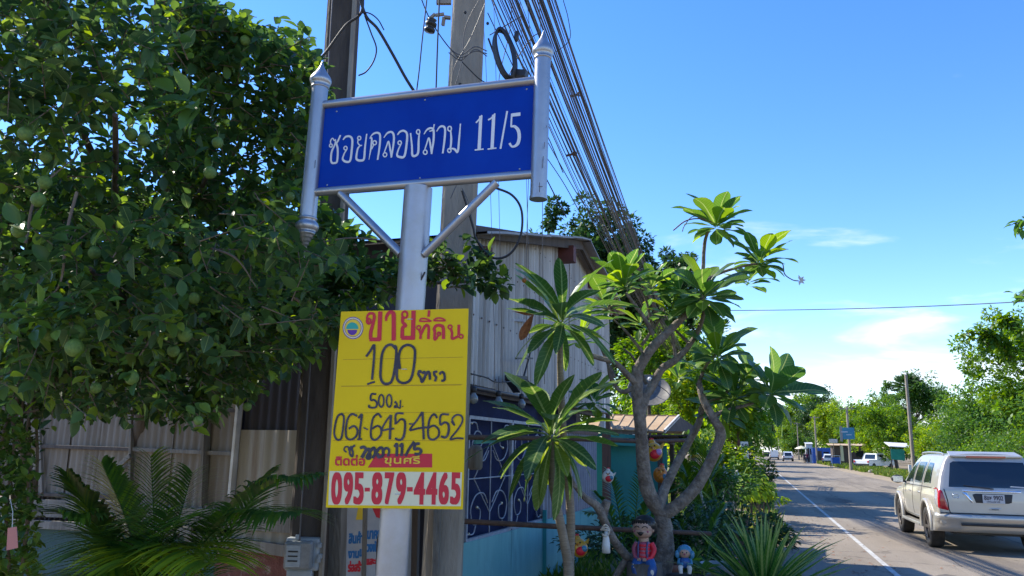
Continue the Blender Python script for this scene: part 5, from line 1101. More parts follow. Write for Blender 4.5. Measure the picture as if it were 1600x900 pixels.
# ================================================================== PALM-LIKE FRONDS
def frond(name, parent, base, tip, arch, m, L_leaf=.34, n=34, side=None, droopf=.35, wid=.055):
    base = Vector(base); tip = Vector(tip); mid = base.lerp(tip, .55) + Vector((0, 0, arch)); P = catmull([base, mid, tip], 18)
    mb = MB(); mb.tube(P, [.010, .006, .002], 5, cap=False)
    d_all = (tip - base); x_ = d_all.cross(Vector((0, 0, 1))).normalized()
    for i in range(n):
        t = .16 + .84 * i / (n - 1); k = min(len(P) - 2, int(t * (len(P) - 1))); p = P[k].lerp(P[k + 1], t * (len(P) - 1) - k); tg = (P[k + 1] - P[k]).normalized()
        for s_ in (-1, 1):
            ln = L_leaf * (math.sin(math.pi * (.12 + .80 * t)) ** .7) * rnd.uniform(.85, 1.1); dl = (x_ * s_ * .95 + tg * (.45 + .5 * t) + Vector((0, 0, .28 + rnd.uniform(-.1, .1)))).normalized()
            sdv = dl.cross(Vector((0, 0, 1))).normalized(); w0 = wid * .36; pts = []
            for j in range(5):
                u = j / 4; c0 = p + dl * ln * u - Vector((0, 0, 1)) * ln * droopf * u * u; hw = w0 * (1 - u) ** .6 * (.5 + 1.2 * u if u < .4 else 1) + .0008; pts += [c0 - sdv * hw, c0 + sdv * hw]
            mb.add(pts, [(2 * j, 2 * j + 1, 2 * j + 3, 2 * j + 2) for j in range(4)], True)
    return mb.obj(name, m, parent)
rnd = random.Random(21)
pb_ = W(232, 960, 4.9); palm = thing('areca_palm', 'leafy areca palm with arching fronds at the bottom left', 'palm', Vector((pb_.x, pb_.y, 0)))
b0 = Vector((pb_.x, pb_.y, .35))
for tip, arch, d, mm in (((108, 745), .12, 4.7, 'palm'), ((95, 800), .22, 4.4, 'palm'), ((236, 715), .0, 4.6, 'palm'), ((300, 740), .05, 4.5, 'palm'), ((160, 725), .1, 5.1, 'palm'), ((498, 742), .30, 4.7, 'palm'), ((470, 800), .28, 4.3, 'palm'), ((150, 860), .32, 4.2, 'palm'), ((360, 790), .2, 4.1, 'palm'), ((330, 880), .28, 3.9, 'palmy'), ((210, 880), .32, 4.0, 'palmy'), ((420, 740), .18, 5.2, 'palm'), ((260, 800), .18, 4.2, 'palm'), ((120, 900), .25, 4.2, 'palm')):
    e = W(tip[0], tip[1], d); bb = b0 + Vector((rnd.uniform(-.18, .22), rnd.uniform(-.1, .1), rnd.uniform(-.1, .15))); frond('frond', palm, bb, e, arch, mm, .50, 48, wid=.052, droopf=.38)
for k in range(6):
    MB().tube([Vector((pb_.x + .09 * (k - 2.5), pb_.y + .04 * (k % 3 - 1), 0)), Vector((pb_.x + .07 * (k - 2.5), pb_.y, .6))], [.03, .022], 8).obj('cane', 'rachis', palm)
for (nm, lab, px, py, d, tips, mm, ll_) in (('small_palm', 'small dark palm behind the low frangipani limb', 985, 900, 8.2, [((930, 770), .25), ((1000, 735), .1), ((950, 735), .2), ((1020, 775), .25), ((915, 800), .3), ((1060, 760), .3)], 'palm', .26),
                                      ('small_palm', 'bright yellow green palm between the frangipani forks', 1090, 800, 12.5, [((1065, 720), .15), ((1095, 705), .0), ((1125, 715), .15), ((1050, 745), .3), ((1140, 735), .3), ((1105, 690), .0)], 'palmy', .45),
                                      ('small_palm', 'dark low palm behind the sword leaved plant', 1095, 900, 9.0, [((1040, 800), .25), ((1085, 785), .1), ((1130, 790), .2), ((1150, 830), .3), ((1020, 830), .25)], 'palm', .3)):
    g = W(px, py, d); t = thing(nm, lab, 'palm', Vector((g.x, g.y, 0))); 
    for tip, arch in tips: frond('frond', t, Vector((g.x, g.y, max(.2, g.z - .1))), W(tip[0], tip[1], d), arch * .8, mm, ll_, 24)
    MB().tube([Vector((g.x, g.y, 0)), Vector((g.x, g.y, max(.25, g.z - .05)))], [.05, .03], 8).obj('stem', 'stem', t)

# sword-leaved plant at the road edge
yb = W(1192, 925, 6.6); yu = thing('sword_leaf_plant', 'spiky sword leaved plant in a pot at the road edge', 'plant', Vector((yb.x, yb.y, 0)))
MB().lathe([(.001, 0), (.17, 0), (.21, .22), (.235, .42), (.25, .42), (.25, .46), (.215, .46), (.2, .40), (.001, .40)], (yb.x, yb.y, 0), n=22).obj('pot', 'terra', yu)
sv = leaf_template([(0, .038), (.2, .042), (.5, .036), (.8, .02), (1, .001)], .30, .10); swm = []
for dp_ in (0.05, .14, .30):
    vs, fs = leaf_template([(0, .030), (.15, .038), (.4, .036), (.6, .03), (.8, .018), (1, .001)], .35, dp_); me = bpy.data.meshes.new('leaf'); me.from_pydata(vs, [], fs); me.materials.append(M['yucca']); me.polygons.foreach_set('use_smooth', [True] * len(fs)); swm.append(me)
for i in range(92):
    el = .08 + 1.25 * (i / 92) ** .9 + rnd.uniform(-.06, .06); a = i * 2.39996; dl = Vector((math.sin(el) * math.cos(a), math.sin(el) * math.sin(a), math.cos(el))); up = Vector((0, 0, 1)) - dl * dl.z
    if up.length < .1: up = Vector((1, 0, 0))
    place('leaf', rnd.choice(swm), yu, frame(dl, up, rnd.uniform(.62, .86), .95), Vector((yb.x, yb.y, .42)) + dl * .03)

# climbing vine with a pink tag on the far left
def leafpatch(name, parent_label, cat, poly, cnt, dmin, dmax, size, m, base, tmpl=SMALL_T, bias=None, group=None, zmin=0.02, stems=None, thing_name=None):
    t = thing(thing_name or name, parent_label, cat, base, group); xs = [p[0] for p in poly]; ys = [p[1] for p in poly]; mm, lo = [], []; tries = 0
    while len(lo) < cnt and tries < cnt * 20:
        tries += 1; px = rnd.uniform(min(xs), max(xs)); py = rnd.uniform(min(ys), max(ys))
        if not inpoly(px, py, poly): continue
        d = rnd.uniform(dmin, dmax); p = W(px, py, d)
        if p.z < zmin or noise.noise(p * (2.2 / max(.3, size * 6))) < -.22: continue
        dl = Vector((rnd.uniform(-1, 1), rnd.uniform(-1, .5), rnd.uniform(-.7, .9))).normalized(); mm.append(frame(dl, (rnd.uniform(-.5, .5), rnd.uniform(-.9, .2), 1), size * rnd.uniform(.6, 1.2))); lo.append(tuple(p))
    tag(scatter('foliage', *tmpl, mm, lo, m, t), kind='stuff')
    if stems:
        for s_ in stems: MB().tube(catmull([W(*q) for q in s_], 6), [.012, .007], 6, wob=.2).obj('stem', 'twig', t)
    return t
vb = W(20, 960, 4.6)
leafpatch('vine', 'climbing vine with small leaves at the far left edge', 'vine', [(-120, 640), (30, 640), (52, 700), (60, 800), (62, 920), (-120, 920)], 2100, 4.2, 4.9, .065, 'vine', Vector((vb.x, vb.y, 0)),
          stems=[[(18, 930, 4.6), (10, 800, 4.6), (22, 700, 4.6), (15, 640, 4.6)], [(50, 930, 4.7), (40, 850, 4.7), (52, 760, 4.7), (40, 690, 4.7), (55, 600, 4.8)], [(-20, 930, 4.5), (-10, 800, 4.5), (5, 680, 4.5), (30, 610, 4.6)], [(30, 930, 4.5), (45, 760, 4.5), (20, 660, 4.5), (60, 640, 4.6)]])
leafpatch('dry_creeper', 'dark dry creeper tangled above the vine at the left edge', 'vine', [(-120, 590), (60, 600), (70, 690), (50, 740), (-120, 660)], 700, 4.8, 5.4, .05, 'tree_c', Vector((vb.x - .1, vb.y + .6, 0)), stems=[[(20 + 9 * k, 780, 5.0), (10 + 12 * k, 690, 5.0), (25 + 6 * k, 600, 5.0)] for k in range(5)])
tg_ = thing('pink_tag', 'small pink paper tag hanging in the vine', 'tag', W(20, 858, 4.1)); MB().slab([W(12, 825, 4.1), W(26, 823, 4.1), W(28, 856, 4.1), W(10, 860, 4.1)], f0, .003).obj('paper', 'cream', tg_); MB().tube([W(19, 824, 4.1), W(20, 800, 4.12), W(16, 780, 4.2)], .002, 5).obj('string', 'white', tg_)
tg_.children[0].data.materials[0] = mat('pink_paper', (.52, .22, .20), (.45, .2, .2), 9)

# ================================================================== GARDEN ORNAMENTS
def face_frame(c):
    v = (CO - Vector(c)); v.z = 0; v.normalize(); x = Vector((-v.y, v.x, 0)); return x, v, Vector((0, 0, 1))
def bird_pot(c, r, m_body, m_belly, m_spot, label, tilt=0.0):
    c = Vector(c); x, y, z = face_frame(c); rt = Matrix.Rotation(tilt, 3, y); x = rt @ x; z = rt @ z
    t = thing('bird_ornament', label, 'ornament', c - z * r, 'painted bird pots hanging in the garden')
    rm = Matrix((x, y, z)).transposed()
    body = MB().ball(c, (r * .92, r * .8, r), 18, 12, rm); body.ball(c + z * r * .95 + x * r * .05, (r * .35, r * .3, r * .35), 12, 8, rm)
    body.tube([c + z * r * .3 + x * r * .85, c + z * r * .7 + x * r * 1.25], [r * .22, r * .05], 8); body.obj('body', m_body, t)
    MB().ball(c + y * r * .62 - z * r * .25 + x * r * .1, (r * .55, r * .35, r * .5), 14, 9, rm).obj('belly', m_belly, t)
    MB().ball(c + y * r * .74 + x * r * .52 - z * r * .12, (r * .32, r * .28, r * .34), 12, 8, rm).obj('wing', m_spot, t)
    MB().lathe([(r * .16, 0), (r * .1, r * .2), (.0005, r * .42)], c + y * r * .72 + z * r * .42, y * 1 - z * .3, 10).obj('beak', 'orange' if m_body != 'orange' else 'amber', t)
    for s_ in (-1, 1): MB().ball(c + y * r * .70 + z * r * .58 + x * s_ * r * .25, r * .09, 8, 6).obj('eye', 'black', t)
    cm = MB()
    for k in range(3): cm.ball(c + z * r * (1.28 - .05 * abs(k - 1)) + x * r * (.05 + .16 * (k - 1)), (r * .09, r * .07, r * .2), 8, 6, rm)
    cm.obj('comb', 'red', t); MB().tube([c + z * r * 1.2, c + z * (r * 1.2 + .12)], .003, 5).obj('string', 'cable', t)
bird_pot(W(1021, 706, 7.4), .093, 'amber', 'red', 'lilac', 'yellow bird pot hanging highest behind the frangipani fork', .2)
bird_pot(W(1032, 742, 7.5), .078, 'orange', 'orange', 'sky_glaze', 'orange bird pot with light blue spot below the yellow one', -.15)
bird_pot(W(950, 745, 7.3), .060, 'white', 'red', 'sky_glaze', 'white and red bird pot against the teal panel')
bird_pot(W(905, 856, 6.9), .085, 'amber', 'red', 'sky_glaze', 'yellow bird pot hanging low before the turquoise boards', .25)
bird_pot(W(826, 746, 7.1), .026, 'amber', 'amber', 'amber', 'tiny yellow bird pot in front of the white grille')
# white bottle tied to the low limb
q = W(947, 850, 6.35); bt = thing('white_bottle', 'white plastic bottle tied upside down on the low frangipani limb', 'bottle', q - Vector((0, 0, .07)))
MB().lathe([(.001, -.07), (.034, -.07), (.033, .0), (.026, .05), (.014, .075), (.013, .10), (.001, .10)], q, n=14).obj('body', 'white', bt)
rg = MB()
for k in range(3): rg.tube(catmull([W(939 + 2 * k, 828, 6.3), W(946, 820 + 4 * k, 6.28), W(952, 828 + k, 6.3), W(948, 838, 6.3), W(941, 836 - k, 6.3)], 4), .007, 6)
rg.obj('cord', 'plaster', bt)

# laughing doll in dungarees sitting against the trunk
dc = W(1005, 824, 6.62); x, y, z = face_frame(dc); 
y = (y + x * -.25).normalized(); x = Vector((y.y * -1, y.x, 0)) * 1; x = Vector((-y.y, y.x, 0)); 
doll = thing('garden_doll', 'painted laughing doll with black hair, striped shirt and blue dungarees', 'doll', Vector((*dc.xy, dc.z - .40)))
pxm = 6.62 / F_PX * .86
def D(a, b, c=0.0): return dc + x * (a * pxm) + z * (-b * pxm) + y * (c * pxm)
rm = Matrix((x, y, z)).transposed()
hd = MB().ball(D(0, 0), (19 * pxm, 17 * pxm, 18.5 * pxm), 22, 16, rm); hd.ball(D(0, 8, 3), (17 * pxm, 15 * pxm, 11 * pxm), 18, 12, rm)
hd.ball(D(18, 4), (3 * pxm, 2.5 * pxm, 4 * pxm), 8, 6); hd.ball(D(-18, 4), (3 * pxm, 2.5 * pxm, 4 * pxm), 8, 6); hd.tube([D(0, 16, -2), D(0, 26, -2)], 9 * pxm, 12); hd = hd.obj('head', 'skin', doll)
def onhead(a, b): 
    rr2 = 1 - (a / 19.6) ** 2 - (b / 19.2) ** 2; dpt = 17 * math.sqrt(max(.02, rr2)); 
    if b > 3: dpt = max(dpt, 3 + 15 * math.sqrt(max(.0, 1 - (a / 17) ** 2 - ((b - 8) / 11.5) ** 2)))
    return D(a, b, dpt + .5)
ey = MB()
for cx in (-7.5, 7): ey.tube([onhead(cx + 4.5 * math.cos(t), 0 - 3.2 * math.sin(t)) for t in [math.pi * k / 8 for k in range(9)]], .8 * pxm, 6)
ey.obj('eye_line', 'black', hd)
mo_ = [onhead(-8 + 14 * k / 8, 6.5 + .8 * math.sin(k)) for k in range(9)] + [onhead(6 - 14 * k / 8, 6.5 + 7 * math.sin(math.pi * k / 8)) for k in range(1, 8)]
mm_ = MB(); cen = onhead(-1, 9.5) + y * .002
for i in range(len(mo_)): mm_.add([cen, mo_[i], mo_[(i + 1) % len(mo_)]], [(0, 1, 2)])
mm_.obj('mouth', 'black', hd); MB().ball(onhead(0, 3), 1.6 * pxm, 8, 6).obj('nose', 'skin', hd)
for cx in (-12, 11): MB().ball(onhead(cx, 6) - y * 1.2 * pxm, (2.6 * pxm, 1.2 * pxm, 1.8 * pxm), 10, 6, rm).obj('cheek', 'pink', hd)
hr = MB().ball(D(2, -5, -4), (21 * pxm, 18 * pxm, 17 * pxm), 18, 12, rm)
for k in range(9):
    a0 = -17 + 4.3 * k; hr.lathe([(3.6 * pxm, 0), (3.0 * pxm, 5 * pxm), (.2 * pxm, (10 + 3 * (k % 3)) * pxm)], D(a0, -14 + .03 * a0 * a0 * .4, 13 - .035 * a0 * a0), (D(a0 * 1.05 - 1, 4) - D(a0, -14)), 8)
hr.tube([D(19, -8, -3), D(21, 6, -3), D(18, 14, -4)], [5 * pxm, 4 * pxm, 1 * pxm], 8); hr.obj('hair', 'black', doll)
ts = MB().lathe([(9 * pxm, 0), (14.5 * pxm, -3 * pxm), (16 * pxm, -12 * pxm), (16.5 * pxm, -24 * pxm), (15.5 * pxm, -30 * pxm)], D(1, 24, -3), z, 20, 1, .75); ts.obj('shirt', 'pink', doll)
for k in range(4): MB().lathe([(15.2 * pxm, 0), (16.1 * pxm, -1.2 * pxm), (16.3 * pxm, -3.2 * pxm), (15.6 * pxm, -4.2 * pxm)], D(1, 28 + 6.2 * k, -3), z, 20, 1.02, .78).obj('stripe', 'red', doll)
for s_ in (-1, 1):
    MB().tube(catmull([D(s_ * 13 + 1, 27, -2), D(s_ * 18 + 1, 38, 0), D(s_ * 14 + 1, 50, 6), D(s_ * 7, 53, 11)], 5), [5 * pxm, 5 * pxm, 4.2 * pxm, 3.5 * pxm], 10).obj('sleeve', 'pink' if s_ < 0 else 'red', doll)
    hn = MB().ball(D(s_ * 5, 54, 13), (3.6 * pxm, 3 * pxm, 2.6 * pxm), 10, 7, rm)
    for f_ in range(4): hn.tube([D(s_ * 5 + (f_ - 1.5) * 1.5, 54, 15), D(s_ * 5 + (f_ - 1.5) * 1.7, 56.5, 16.6)], [.8 * pxm, .55 * pxm], 6)
    hn.tube([D(s_ * 2.5, 53, 14), D(s_ * 1.5, 51, 15.5)], [.85 * pxm, .55 * pxm], 6); hn.obj('hand', 'skin', doll)
    MB().tube(catmull([D(s_ * 8 + 1, 24, 6), D(s_ * 8 + 1, 32, 11), D(s_ * 8 + 1, 44, 12.5), D(s_ * 9 + 1, 52, 11)], 4), 1.7 * pxm, 6).obj('strap', 'dshade', doll)
MB().ball(D(1, 54, -2), (16.5 * pxm, 14 * pxm, 11 * pxm), 18, 11, rm).obj('dungarees', 'denim', doll)
MB().tube(catmull([D(-8, 56, 2), D(-11, 68, 12), D(-6, 84, 14), D(0, 99, 13)], 6), [10 * pxm, 9.5 * pxm, 8.5 * pxm, 7 * pxm], 14).obj('trouser_leg', 'denim', doll)
MB().tube(catmull([D(10, 56, 2), D(17, 70, 12), D(13, 86, 13), D(7, 100, 12)], 6), [10 * pxm, 9.5 * pxm, 8.5 * pxm, 7 * pxm], 14).obj('trouser_leg', 'denim', doll)
MB().ball(D(18, 74, 20), (5 * pxm, 2 * pxm, 6 * pxm), 12, 8, rm).obj('knee_patch', 'white', doll)
bt_ = MB()
for k in range(6): bt_.ball(D(-14 + .9 * k, 62 + 5 * k, 21.0 - .1 * k), 1.0 * pxm, 6, 5)
bt_.obj('buttons', 'white', doll)
for a_ in (0, 8): MB().ball(D(a_, 106, 15), (5.5 * pxm, 8 * pxm, 5 * pxm), 12, 8, rm).obj('foot', 'skin', doll)
st_ = MB().lathe([(.001, 0), (.19, 0), (.17, .3), (.15, dc.z - 62 * pxm), (.001, dc.z - 60 * pxm)], (dc.x, dc.y + .04, 0), n=14)
tag(st_.obj('tree_stump', 'barkd'), 'rough stump carrying the laughing doll', 'stump')

# small blue doll among plants
c = W(1070, 872, 6.6); x, y, z = face_frame(c); rm = Matrix((x, y, z)).transposed()
bd = thing('small_doll', 'small crouching doll with blue hair and blue clothes beside a pot plant', 'doll', c - z * .13)
MB().ball(c + z * .045, (.05, .045, .048), 14, 10, rm).obj('head', 'skin', bd); MB().ball(c + z * .058 - y * .012, (.062, .05, .052), 14, 10, rm).obj('hair', 'sky_glaze', bd)
for s_ in (-1, 1): MB().ball(c + z * .03 + x * s_ * .062, (.022, .02, .034), 10, 7, rm).obj('side_curl', 'sky_glaze', bd); MB().ball(c + z * .05 + x * s_ * .017 + y * .043, .006, 7, 5).obj('eye', 'black', bd)
MB().ball(c - z * .035, (.052, .045, .05), 14, 9, rm).obj('body', 'denim', bd)
for s_ in (-1, 1):
    MB().tube([c - z * .01 + x * s_ * .045, c - z * .045 + x * s_ * .055 + y * .03, c - z * .04 + x * s_ * .02 + y * .055], [.016, .014, .011], 8).obj('arm', 'sky_glaze', bd)
    MB().tube([c - z * .06 + x * s_ * .028, c - z * .075 + x * s_ * .04 + y * .045, c - z * .12 + x * s_ * .035 + y * .045], [.024, .021, .016], 8).obj('leg', 'white', bd)
MB().ball(c + z * .038 + y * .046, .008, 7, 5).obj('nose', 'pink', bd)
sp_ = MB().lathe([(.001, 0), (.12, 0), (.15, c.z - .15), (.165, c.z - .14), (.001, c.z - .145)], (c.x, c.y, 0), n=16)
tag(sp_.obj('pot_under_doll', 'woodd'), 'dark round pot under the small blue doll', 'pot')
def pot(px, py, d, r, h, m, label):
    g = W(px, py, d); return tag(MB().lathe([(.001, 0), (r * .72, 0), (r * .95, h * .8), (r * 1.05, h * .82), (r * 1.05, h), (r * .92, h), (r * .9, h * .85), (.001, h * .82)], (g.x, g.y, g.z - h), n=20).obj('flower_pot', m), label, 'pot')
def ground_pot(px, py, d, r, m, label):
    g = W(px, py, d); h = g.z; return tag(MB().lathe([(.001, 0), (r * .72, 0), (r * .95, h * .88), (r * 1.05, h * .9), (r * 1.05, h), (r * .92, h), (r * .9, h * .92), (.001, h * .9)], (g.x, g.y, 0), n=20).obj('flower_pot', m), label, 'pot')
ground_pot(1122, 880, 7.4, .17, 'plastic_g', 'grey round pot between the small doll and the sword leaves')
ground_pot(1150, 880, 8.2, .16, 'terra', 'dark red pot behind the grey pot')
ground_pot(1040, 880, 8.0, .16, 'terra', 'terracotta pot behind the frangipani trunk')
rnd = random.Random(31)
# broad young leaves in pots
def tuft(px, py, d, n_, size, lab, m='vine', T=((0, .05), (.3, .24), (.6, .26), (.85, .14), (1, .02)), ax_=(0, 0, 1), base0=True, spread=(.2, 1.3)):
    g = W(px, py, d); t = thing('leafy_plant', lab, 'plant', Vector((g.x, g.y, 0 if base0 else g.z))); me = []
    for dp_ in (.15, .35):
        vs, fs = leaf_template(T, .2, dp_); q = bpy.data.meshes.new('leaf'); q.from_pydata(vs, [], fs); q.materials.append(M[m]); q.polygons.foreach_set('use_smooth', [True] * len(fs)); me.append(q)
    rosette(t, g, Vector(ax_), n_, size, me, spread)
    if base0: MB().tube([Vector((g.x, g.y, 0)), g], [.02, .012], 6).obj('stem', 'rachis', t)
    return t
M['vineo'] = leafmat('broad_leaf', (.05, .14, .03), (.09, .21, .035), (.17, .3, .04), .4, .35, use_obj=True)
tuft(1083, 880, 6.9, 8, .16, 'small plant with upright oval leaves beside the blue doll', 'vineo', spread=(.1, .9))
tuft(1100, 890, 6.7, 10, .15, 'low leafy plant in front of the grey pot', 'vineo', spread=(.5, 1.5))
tuft(1165, 905, 6.3, 6, .15, 'low broad leaf at the foot of the sword leaves', 'vineo', spread=(.8, 1.5))
tuft(1120, 790, 12, 14, .5, 'strappy green plant near the rooster pedestal', 'crownleaf', ((0, .04), (.4, .06), (.8, .035), (1, .005)), spread=(.1, 1.2))
tuft(1152, 770, 15.5, 16, .6, 'bright strappy plant at the foot of the red panel', 'crownleaf', ((0, .04), (.4, .06), (.8, .035), (1, .005)), spread=(.1, 1.2))
# shrub masses of the garden
def bush(label, cx, cy, d, rx, rz, n_, size, m, tmpl=SMALL_T, cat='bush', nm='bush', depth=None):
    c = W(cx, cy, d); base = Vector((c.x, c.y, 0)); t = thing(nm, label, cat, base); mm, lo = [], []
    sub = [(Vector((rnd.gauss(0, .45), rnd.gauss(0, .45), rnd.gauss(0, .4))), rnd.uniform(.28, .5)) for _ in range(16)]
    for i in range(n_):
        o_, rr3 = rnd.choice(sub); v = Vector((rnd.gauss(0, 1), rnd.gauss(0, 1), rnd.gauss(0, 1))).normalized() * rr3 * rnd.uniform(.6, 1) + o_
        p = c + Vector((v.x * rx, v.y * (depth or rx), v.z * rz))
        if p.z < .02: continue
        dl = (v + Vector((rnd.uniform(-.8, .8), rnd.uniform(-.8, .8), rnd.uniform(-.5, .6)))).normalized(); mm.append(frame(dl, (rnd.uniform(-.5, .5), rnd.uniform(-.5, .5), 1), size * rnd.uniform(.6, 1.25))); lo.append(tuple(p))
    tag(scatter('foliage', *tmpl, mm, lo, m, t), kind='stuff')
    for k in range(4): MB().tube(catmull([base + Vector((.05 * k, 0, 0)), base.lerp(c, .5) + Vector((rnd.uniform(-.2, .2), 0, 0)), c + Vector((rnd.uniform(-.5, .5) * rx, 0, rz * .4))], 5), [.03, .012], 6).obj('stem', 'twig', t)
bush('sunlit yellow green bush behind the tan stall roof', 1085, 620, 24, 1.5, 1.7, 7000, .16, 'tree_b')
bush('mid green bush hanging over the red panel', 1140, 640, 24, 1.25, 1.15, 5500, .14, 'tree_a')
bush('leafy bush between the stall and the tall dark tree', 1045, 560, 27, 1.6, 1.6, 6000, .17, 'tree_a')
bush('green shrub under the rooster statue', 1100, 760, 13.5, .75, .55, 2600, .09, 'tree_d')
bush('bright shrub behind the small statues', 1112, 715, 18.5, .95, .8, 3000, .13, 'tree_b')
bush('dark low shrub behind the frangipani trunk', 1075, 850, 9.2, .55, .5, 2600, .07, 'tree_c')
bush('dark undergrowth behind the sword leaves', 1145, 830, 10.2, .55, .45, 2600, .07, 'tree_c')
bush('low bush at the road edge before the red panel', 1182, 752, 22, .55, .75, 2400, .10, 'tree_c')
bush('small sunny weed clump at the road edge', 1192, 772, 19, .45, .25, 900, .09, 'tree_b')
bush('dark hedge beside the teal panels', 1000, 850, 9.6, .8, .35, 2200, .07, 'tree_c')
# statues
def rooster():
    c = SQ(1141, 762, 14.5); t = thing('rooster_statue', 'white plaster rooster statue standing before the red panel', 'statue', c); k = 14.5 / F_PX * .98
    x = Vector((1, 0, 0)); z = Vector((0, 0, 1)); f = lambda a, b, cc=0: c + x * a * k + z * b * k + Vector((0, cc * k, 0))
    b = MB().tube(catmull([f(-6, 26), f(-5, 19), f(0, 12), f(7, 11), f(11, 17)], 6), [1.5 * k, 5 * k, 7.5 * k, 6.5 * k, 1.5 * k], 14); b.ball(f(-7, 28), (3.2 * k, 2.8 * k, 3.2 * k), 12, 8)
    b.tube([f(-1, 7, -2), f(-2, 0, -2)], [1.6 * k, .8 * k], 7); b.tube([f(3, 7, 2), f(3, 0, 2)], [1.6 * k, .8 * k], 7); b.obj('body', 'plaster', t)
    for a, e in ((14, 21), (16, 16), (12, 26)): MB().tube(catmull([f(8, 13), f(a * .8, (13 + e) / 2 + 3), f(a, e)], 5), [2.6 * k, 2.2 * k, .4 * k], 8).obj('tail_feather', 'plaster', t)
    MB().lathe([(.8 * k, 0), (.01 * k, 3 * k)], f(-10, 28), (-1, 0, -.1), 8).obj('beak', 'amber', t)
    cb = MB(); [cb.ball(f(-8 + 1.6 * i, 32 + (1 - abs(i - 1))), (1 * k, .6 * k, 1.7 * k), 8, 6) for i in range(3)]; cb.obj('comb', 'stone', t)
    pd_ = MB().lathe([(.001, 0), (8 * k, 0), (8 * k, 1.2 * k)], (c.x, c.y, c.z - 1.6 * k), n=14); pd_.lathe([(6 * k, 0), (4.5 * k, c.z * .5), (6 * k, c.z - .02)], (c.x, c.y, 0), n=14)
    tag(pd_.obj('statue_pedestal', 'stone'), 'grey stone pedestal under the white rooster', 'pedestal')
rooster()
def figure(px, py, y_, h, mh, mb2, label, hatt=False):
    c = SQ(px, py, y_); t = thing('garden_statue', label, 'statue', Vector((c.x, c.y, 0))); b = MB()
    b.tube(catmull([Vector((c.x, c.y, 0)), Vector((c.x, c.y, .35 * h)), Vector((c.x + .01, c.y, .62 * h)), Vector((c.x, c.y, .80 * h)), Vector((c.x, c.y, .86 * h))], 5), [.17 * h * .8, .12 * h, .10 * h, .12 * h, .035 * h], 12, wob=.15)
    for s_ in (-1, 1): b.tube(catmull([Vector((c.x + s_ * .11 * h, c.y, .78 * h)), Vector((c.x + s_ * .15 * h, c.y - .03, .6 * h)), Vector((c.x + s_ * .04 * h, c.y - .12 * h, .55 * h))], 4), [.035 * h, .03 * h, .02 * h], 8)
    b.obj('body', mb2, t); hd_ = MB().ball(Vector((c.x, c.y, .93 * h)), (.062 * h, .068 * h, .078 * h), 14, 10); hd_.ball(Vector((c.x, c.y - .07 * h, .92 * h)), .014 * h, 6, 5); hd_.obj('head', mh, t)
    MB().ball(Vector((c.x, c.y + .012 * h, .965 * h)), (.07 * h, .072 * h, .055 * h), 14, 8).obj('hat' if hatt else 'hair', 'stone' if not hatt else 'amber', t)
figure(1090, 790, 15.5, 1.62, 'skin', 'plaster', 'pale robed garden statue with golden head behind the frangipani', True)
figure(1115, 790, 14.8, 1.50, 'stone', 'woodd', 'dark stone garden statue with grey head beside the white rooster')
# broken white pieces and trash
for i, (px, py, y_, l_, a) in enumerate(((1101, 780, 13.0, .28, .3), (1127, 775, 14, .2, -.2))):
    c = SQ(px, py, y_); tag(MB().tube([c - Vector((0, 0, .14)), c + Vector((-l_ * a, 0, l_ * .7))], .022, 8).obj('white_peg', 'plaster'), ('longer', 'shorter')[i] + ' white peg leaning in the garden bed', 'peg')
# red panel with white framed notice on top
c0 = SQ(1145, 768, 20.5); c1 = SQ(1173, 768, 20.5); sgn = thing('red_notice_board', 'maroon panel with white rim and a white notice box on top at the road edge', 'sign board', Vector((c0.x, c0.y, 0)))
zt1 = SQ(1146, 719, 20.5).z; zb1 = c0.z; a = Vector((c0.x, c0.y, 0)); b = Vector((c1.x, c1.y + .05, 0)); up_ = Vector((0, 0, 1))
MB().slab([a + up_ * zb1, b + up_ * zb1, b + up_ * zt1, a + up_ * zt1], (0, 1, 0), .05).obj('panel', 'maroon', sgn)
for p, q in (((a, zb1), (b, zb1)), ((a, zt1), (b, zt1)), ((a, zb1), (a, zt1)), ((b, zb1), (b, zt1))): MB().bar(p[0] + up_ * p[1], q[0] + up_ * q[1], .035, .09).obj('rim', 'white', sgn)
m__ = a.lerp(b, .55); MB().bar(m__ + up_ * (zb1 + .02) - Vector((0, .01, 0)), m__ + up_ * (zt1 - .02) - Vector((0, .01, 0)), .015, .02).obj('seam', 'woodd', sgn)
n0, n1 = SQ(1158, 717, 20.4), SQ(1170, 717, 20.4); zt2 = SQ(1158, 690, 20.4).z
MB().slab([n0, n1, Vector((n1.x, n1.y, zt2)), Vector((n0.x, n0.y, zt2))], (0, 1, 0), .12).obj('notice_box', 'white', sgn); MB().bar(Vector((n0.x - .04, n0.y + .05, zb1)), Vector((n0.x - .04, n0.y + .05, zt2 + .05)), .05, .06).obj('side_post', 'redbeam', sgn)
text_obj('notice_marks', '59', Vector((n0.x + .03, n0.y - .003, n0.z + .27)), (1, 0, 0), (0, 0, 1), .14, .10, 'marker', sgn, .002)
text_obj('notice_marks', '12', Vector((n0.x + .06, n0.y - .003, n0.z + .15)), (1, 0, 0), (0, 0, 1), .08, .06, 'marker', sgn, .002)
for p in (a, b): MB().bar(p + Vector((0, .03, 0)), p + Vector((0, .03, zb1)), .05, .05).obj('leg', 'woodd', sgn)
